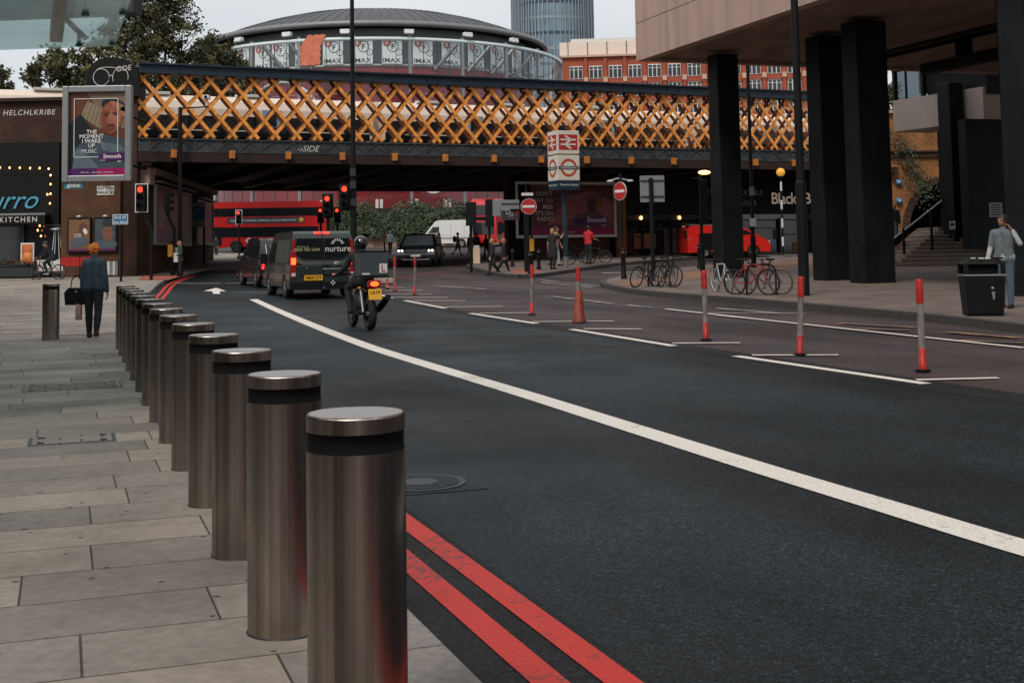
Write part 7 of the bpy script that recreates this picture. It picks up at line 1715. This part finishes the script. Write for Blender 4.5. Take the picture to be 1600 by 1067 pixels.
    def cloth(name, fn, m_, it=5):
        k = MB(); fn(k, m_); vs, fs = remesh(k, vox, it); c = MB(); c.add(vs, fs, m_, True); return c.build(name, t)
    if bottom:
        def fb(k, m_):
            for n_ in 'LR': leg(k, n_, .013, m_, f1=leglen, fl=.9)
            for s_ in (1, -1): k.cap(J['pel'] + up * .03 * h + lat * s_ * .035 * h, J['pel'] + lat * s_ * .045 * h - up * .02 * h, .052 * h * fat + .008, .06 * h * fat ** .5 + .012, m_)
        cloth('trousers' if leglen > .6 else 'shorts', fb, bottom)
    if skirt:
        def fs_(k, m_):
            c = J['pel'] - up * .02 * h; mid = (J['knL'] + J['knR']) / 2
            for s_ in (1, -1): k.cap(c + lat * s_ * .04 * h + up * .05 * h, c.lerp(mid, .85) + lat * s_ * .05 * h, .065 * h, .085 * h, m_)
        cloth('skirt', fs_, skirt)
    if top:
        def ft_(k, m_):
            torso(k, .016, m_)
            for n_ in 'LR': armf(k, n_, .012 + .004, m_, sleeve)
            if coat:
                mid = (J['knL'] + J['knR']) / 2
                for s_ in (1, -1): k.cap(J['pel'] + lat * s_ * .045 * h, J['pel'].lerp(mid, coat) + lat * s_ * .05 * h, .065 * h * fat, .075 * h, m_)
            k.cap(J['nk'] - up * .02 * h, J['nk'] + up * .002 * h, .045 * h, .038 * h, m_)
        cloth('coat' if coat else 'top', ft_, top)
    sm = shoes or M_black
    for n_ in 'LR':
        an = J['an' + n_]; fdir = V((1, 0, 0))
        if 'ft' + n_ in J: fdir = (J['ft' + n_]).normalized()
        k = MB(); k.cap(an + V((0, 0, -.022 * h)) - fdir * .018 * h, an + V((0, 0, -.03 * h)) + fdir * .09 * h, .027 * h, .020 * h, sm, 12); k.cap(an + V((0, 0, .005 * h)), an + V((0, 0, -.02 * h)), .027 * h, .028 * h, sm, 12); k.build('shoe', t)
    if hair and not bald:
        k = MB(); k.ell(hd + Th @ V((-.014 * h, 0, .018 * h)), (.062 * h, .053 * h, .058 * h), hair, 16, Th)
        if hairlen > .3:
            k.ell(hd + Th @ V((-.03 * h, 0, -.015 * h)), (.045 * h, .052 * h, .05 * h * (1 + hairlen)), hair, 14, Th)
        if hairlen > .8: k.ell(hd + Th @ V((-.045 * h, 0, -.07 * h)), (.03 * h, .045 * h, .07 * h), hair, 14, Th)
        cut = MB(); cut.add(k.v, k.f, hair, True)
        # keep hair off the face
        fs2 = []; 
        for f in cut.f:
            c = sum((cut.v[i] for i in f), V()) / len(f) - hd; c = Th.inverted() @ c
            if not (c.x > .028 * h and c.z < .030 * h): fs2.append(f)
        o2 = MB(); o2.v = cut.v; o2.f = fs2; o2.fm = [0] * len(fs2); o2.sm = [True] * len(fs2); o2.mats = [hair]
        ob_ = o2.build('hair', t); 
    return t, J
c_ = lambda n, c, **k: mat(n, c, .85, var=.15, scale=9, bump=.2, bscale=40, **k)
M_denim = c_('dark_denim_jacket', (.035, .06, .08)); M_dtrou = c_('dark_navy_trousers', (.012, .014, .022)); M_blkcl = c_('black_cloth', (.014, .014, .016)); M_greycl = c_('grey_tshirt', (.13, .155, .17)); M_jean = c_('blue_jeans', (.07, .11, .15))
M_redcl = c_('red_shirt', (.50, .02, .025)); M_wcl = c_('white_cloth', (.36, .37, .38)); M_grn = c_('green_coat', (.03, .06, .045)); M_pink = c_('pink_top', (.45, .18, .17)); M_bluecl = c_('pale_blue_shirt', (.25, .33, .42)); M_tan = c_('tan_cloth', (.35, .24, .14))
H_or = mat('orange_hair', (.62, .17, .018), .7, var=.45, scale=60, bump=.8, bscale=90); H_bk = mat('black_hair', (.012, .010, .010), .6, var=.3, scale=60); H_bl = mat('blond_hair', (.42, .22, .08), .65, var=.3, scale=60); H_gr = mat('grey_hair', (.35, .32, .30), .7, var=.2)
AW = R(90)   # walking away from the camera
# woman in the foreground
p = GP(146, 528, KERB); Hs = (528 - 384) * p.y / 2000
t, J = person('woman seen from behind in a denim jacket with short orange hair, walking up the pavement', p, DIR - R(12), Hs, (8, 4, -10, 12), ((4, 9, 12), (-8, 10, 16)), 2, M_denim, M_dtrou, M_skin, H_or, .15, 0, 1.0, .90, c_('brown_shoe', (.06, .02, .012)), vox=.010, fat=1.0, shw=.090, hipw=1.2)
# curlier hair volume
k = MB(); rnd = random.Random(8)
for _ in range(60):
    d = Vector((rnd.gauss(0, 1), rnd.gauss(0, 1), rnd.gauss(0, 1))).normalized()
    if d.x > .35 and d.z < .4: continue
    k.ell(J['hd'] + Vector((-.012 * Hs, 0, .014 * Hs)) + Vector((d.x * .055, d.y * .05, d.z * .056)) * Hs, [.016 * Hs] * 3, H_or, 7)
k.build('curls', t)
def handbag():
    a = Matrix.Rotation(DIR - R(12), 3, 'Z'); w = a @ (J['wrL'] + Vector((.03, .06, .06))) + p
    w += a @ Vector((0, .05, -.03)); b_ = thing('handbag', 'large black handbag hanging from the left hand of the orange haired woman', 'handbag', w, DIR + R(62))
    k = MB(); k.prism([(-.20, -.24), (.20, -.24), (.22, -.05), (.13, .02), (-.13, .02), (-.22, -.05)], -.07, .08, mat('black_leather', (.012, .012, .014), .3, var=.3, scale=8, bump=.3, bscale=20)); k.build('bag', b_, bevel=.035, seg=3); b_.scale = (.80, .9, 1.1)
    k = MB(); k.tube([(-.12, 0, 0), (-.10, -.01, .14), (-.03, -.02, .2), (.04, -.02, .2), (.1, -.01, .14), (.12, 0, 0)], .011, M_blackmatt, 8); k.build('strap', b_)
    k = MB(); k.ell((-.05, .085, -.04), (.03, .008, .02), M_greymetal, 8); k.build('clasp', b_)
    q_ = thing('carrier_bag', 'pale pink carrier bag below the black handbag', 'bag', a @ (J['wrL'] + Vector((-.02, .05, -.22))) + p, DIR - R(12))
    k = MB(); k.prism([(-.09, -.26), (.07, -.27), (.09, -.08), (.02, .02), (-.03, .02), (-.09, -.08)], -.04, .04, mat('pink_paper', (.42, .25, .22), .8, var=.3, scale=10)); k.build('bag', q_, bevel=.02)
handbag()
# man on the phone at right
p = GP(1573, 482, KERB); Hs = (484 - 340) * p.y / 2000
Jm = None
t, J = person('man in grey over white sleeves, phone at his ear, far right', p, R(-128), Hs, (2, 2, -3, 4), ((28, 28, 128), (8, 10, 22)), 1, M_greycl, M_jean, M_skin2, H_bk, .15, 0, .42, 1.0, M_blkcl, vox=.010, head_turn=-22, face=True, fat=1.1, armpos={'L': ((.06, .085, -.12), (-.01, -.075, .135))})
k = MB()
for n_ in 'LR': k.cap(J['sh' + n_].lerp(J['el' + n_], .6), J['el' + n_], .024 * Hs + .013, .024 * Hs + .010, M_wcl, 12); k.cap(J['el' + n_], J['wr' + n_], .023 * Hs + .011, .017 * Hs + .009, M_wcl, 12)
k.cap(J['pel'] + Vector((0, .05 * Hs, .02)), J['pel'] + Vector((0, -.05 * Hs, .02)), .066 * Hs, .066 * Hs, M_wcl, 12); k.build('white_sleeves', t)
a = Matrix.Rotation(R(-128), 3, 'Z'); ph = thing('phone', 'dark phone held to the ear of the man at far right', 'phone', a @ (J['hd'] + Vector((.01, .085, -.01))) + p, R(-128 + 90)); k = MB(); k.box((0, 0, 0), (.07, .012, .14), M_black); k.build('handset', ph, bevel=.004); k = MB(); k.box((0, .007, 0), (.062, .002, .125), M_glassdark); k.build('screen', ph)
# rider
Hs = 1.75
jt = dict(pel=(-.22, 0, .95), ch=(-.06, 0, 1.41), nk=(-.03, 0, 1.49), hd=(.02, 0, 1.62), shL=(-.05, .19, 1.40), shR=(-.05, -.19, 1.40), elL=(.10, .30, 1.15), elR=(.10, -.30, 1.15), wrL=(.30, .38, 1.07), wrR=(.30, -.38, 1.07),
          hipL=(-.2, .10, .94), hipR=(-.2, -.10, .94), knL=(.20, .22, .78), knR=(.20, -.22, .78), anL=(.0, .22, .38), anR=(.0, -.22, .38))
jt = {a_: (b_[0] + .02, b_[1], b_[2]) for a_, b_ in jt.items()}
mt = mo
t, J = person('delivery rider in black with a shiny black helmet, sitting on the motorcycle', mo.location, mdir, Hs, top=M_blkcl, bottom=M_blkcl, hair=None, bald=True, joints=jt, vox=.012, fat=1.15, shoes=M_blkcl, group=None)
k = MB(); h_ = J['hd']; k.ell(h_ + Vector((0, 0, .02)), (.155, .135, .145), mat('helmet_black', (.012, .012, .014), .12, coat=.8, var=0), 20); k.ell(h_ + Vector((.03, 0, -.06)), (.12, .11, .11), M_cab, 16); k.build('helmet', t)
k = MB(); k.ell(h_ + Vector((.06, 0, .01)), (.105, .122, .07), M_glassgrey, 16); k.build('visor', t)
# the couple and the other pedestrians
def ped(label, u, vf, vt, off, yaw, **kw):
    p = GP(u, vf, off); H = min(1.95, max(1.45, (vf - vt) * p.y / 2000)); return person(label, p, yaw, H, **kw)
ped('woman in a black dress beside the station sign, nearer of two', 864, 421, 358, KERB, R(70), legs=(4, 2, -4, 6), arms=((5, 8, 10), (70, 20, 60)), top=M_blkcl, bottom=M_blkcl, skirt=M_blkcl, skin=M_skin, hair=H_bl, hairlen=.6, sleeve=.3, group='people on the far pavement')
ped('person in tan and white standing behind the woman in the black dress', 869, 416, 354, KERB, R(-20), top=M_tan, bottom=M_wcl, hair=H_bk, hairlen=.5, sleeve=.4, group='people on the far pavement')
ped('man in a red shirt facing the black wall beside the bicycles', 920, 412, 354, KERB, R(60), legs=(3, 1, -3, 1), arms=((20, 12, 60), (20, 12, 60)), top=M_redcl, bottom=M_dtrou, hair=H_bk, hairlen=.1, sleeve=.4, group='people on the far pavement')
ped('walker in a long black coat at the crossing, left of the pair', 770, 430, 373, 0, R(200), legs=(18, 6, -16, 22), top=M_blkcl, bottom=M_blkcl, hair=H_bl, hairlen=.6, coat=.8)
ped('blond walker in a black coat at the crossing, right of the pair', 787, 428, 372, 0, R(10), legs=(24, 6, -20, 14), top=M_blkcl, bottom=M_blkcl, hair=H_bl, hairlen=.6, coat=.6)
ped('bald man in a pale blue shirt near the planted wall', 610, 398, 361, 0, R(80), top=M_bluecl, bottom=M_dtrou, skin=M_skin, hair=None, bald=True)
ped('slim walker in dark clothes right of the oncoming car', 687, 400, 364, 0, R(170), legs=(18, 6, -16, 20), top=c_('navy_cloth', (.03, .05, .08)), bottom=M_dtrou, hair=H_bk, hairlen=.2)
t, J = ped('walker in shorts with a backpack in front of the white van', 715, 399, 363, 0, R(10), legs=(22, 6, -18, 24), top=M_wcl, bottom=M_dtrou, leglen=.15, hair=H_bk, hairlen=.2)
pb = thing('backpack', 'dark backpack on the back of the walker in shorts', 'backpack', t.location + Matrix.Rotation(R(10), 3, 'Z') @ (J['ch'] + Vector((-.22, 0, -.15))), R(10)); k = MB(); k.ell((0, 0, 0), (.13, .16, .24), M_dtrou, 14); k.build('bag', pb)
ped('woman in pink and white walking beside the cream traffic bollard', 735, 401, 366, 0, R(-60), top=M_pink, bottom=M_wcl, hair=H_bk, hairlen=.6)
ped('man in a grey shirt with dark shorts behind the cream traffic bollard', 745, 401, 365, 0, R(95), top=M_greycl, bottom=M_blkcl, leglen=.2, hair=H_bk, hairlen=.1)
ped('person in dark red beside the black backs of the traffic lights', 760, 402, 370, 0, R(150), top=c_('dark_red_cloth', (.25, .015, .03)), bottom=M_blkcl, hair=H_bl, hairlen=.5)
ped('person in a red coat waiting left of the double decker bus', 331, 401, 370, 0, R(-70), legs=(3, 2, -3, 2), top=M_redcl, bottom=M_blkcl, hair=H_bk, hairlen=.3, coat=.3)
ped('person in a dark coat waiting by the front of the double decker bus', 338, 401, 371, 0, R(-110), legs=(3, 2, -3, 2), top=M_dtrou, bottom=M_blkcl, hair=H_bk, hairlen=.3, coat=.3)
t, J = ped('blond woman in a green coat standing at the left kerb', 281, 432, 378, KERB, R(-140), legs=(3, 2, -4, 8), top=M_grn, bottom=M_blkcl, hair=H_bl, hairlen=.9, coat=.3, arms=((5, 8, 70), (8, 10, 12)))
tb_ = thing('tote_bag', 'white tote bag carried by the woman in the green coat', 'bag', t.location + Matrix.Rotation(R(-140), 3, 'Z') @ (J['pel'] + Vector((.16, -.05, .0))), R(-140)); k = MB(); k.box((0, 0, 0), (.1, .34, .42), M_wht); k.build('bag', tb_, bevel=.03); k = MB(); k.tube([(0, -.12, .2), (0, -.08, .45), (0, .08, .45), (0, .12, .2)], .012, M_wht); k.build('strap', tb_)
p = P(1399, 378, 58.5); person('man in a dark jacket on the terrace left of the stone steps', p, R(60), 1.72, (10, 4, -8, 12), top=M_dtrou, bottom=M_jean, skin=M_skin, hair=None, bald=True, group='people on the far pavement')
p = P(1388, 378, 60); person('person in white partly hidden behind the black column by the steps', p, R(120), 1.6, top=M_wcl, bottom=M_tan, hair=H_gr, hairlen=.3, group='people on the far pavement')
# terrace they stand on
st(tag(MB().box((0, 0, 0), (9, 9, 1.3), M_conc).build('terrace', None, (P(1399, 378, 60).x + 3.2, 63.6, P(1399, 378, 58.5).z - .65), R(-4)), None))
# cyclist by the bar
p = Vector((XU(75, 57.3), 57.3, G(57.3) + KERB)); cyaw = R(180); bk = bicycle('dark bicycle ridden along the pavement in front of the bar', p, cyaw, mat('bike_brown', (.12, .05, .04), .4), 0, group=None)
jt = dict(pel=(-.24, 0, .98), ch=(.02, 0, 1.40), nk=(.05, 0, 1.47), hd=(.13, 0, 1.58), shL=(.03, .17, 1.38), shR=(.03, -.17, 1.38), elL=(.16, .22, 1.16), elR=(.16, -.22, 1.16), wrL=(.36, .24, 1.02), wrR=(.36, -.24, 1.02),
          hipL=(-.22, .08, .97), hipR=(-.22, -.08, .97), knL=(.14, .1, .72), knR=(.10, -.1, .92), anL=(-.02, .1, .30), anR=(-.12, -.1, .52))
t, J = person('cyclist in dark clothes and a helmet riding left in front of the bar', p, cyaw, 1.72, top=M_dtrou, bottom=M_blkcl, bald=True, joints=jt, group=None, shoes=c_('pale_shoe', (.3, .3, .3)))
k = MB(); k.ell(J['hd'] + Vector((-.01, 0, .06)), (.13, .10, .085), M_darkgrey, 14); k.build('helmet', t)
bpy.context.view_layer.update()
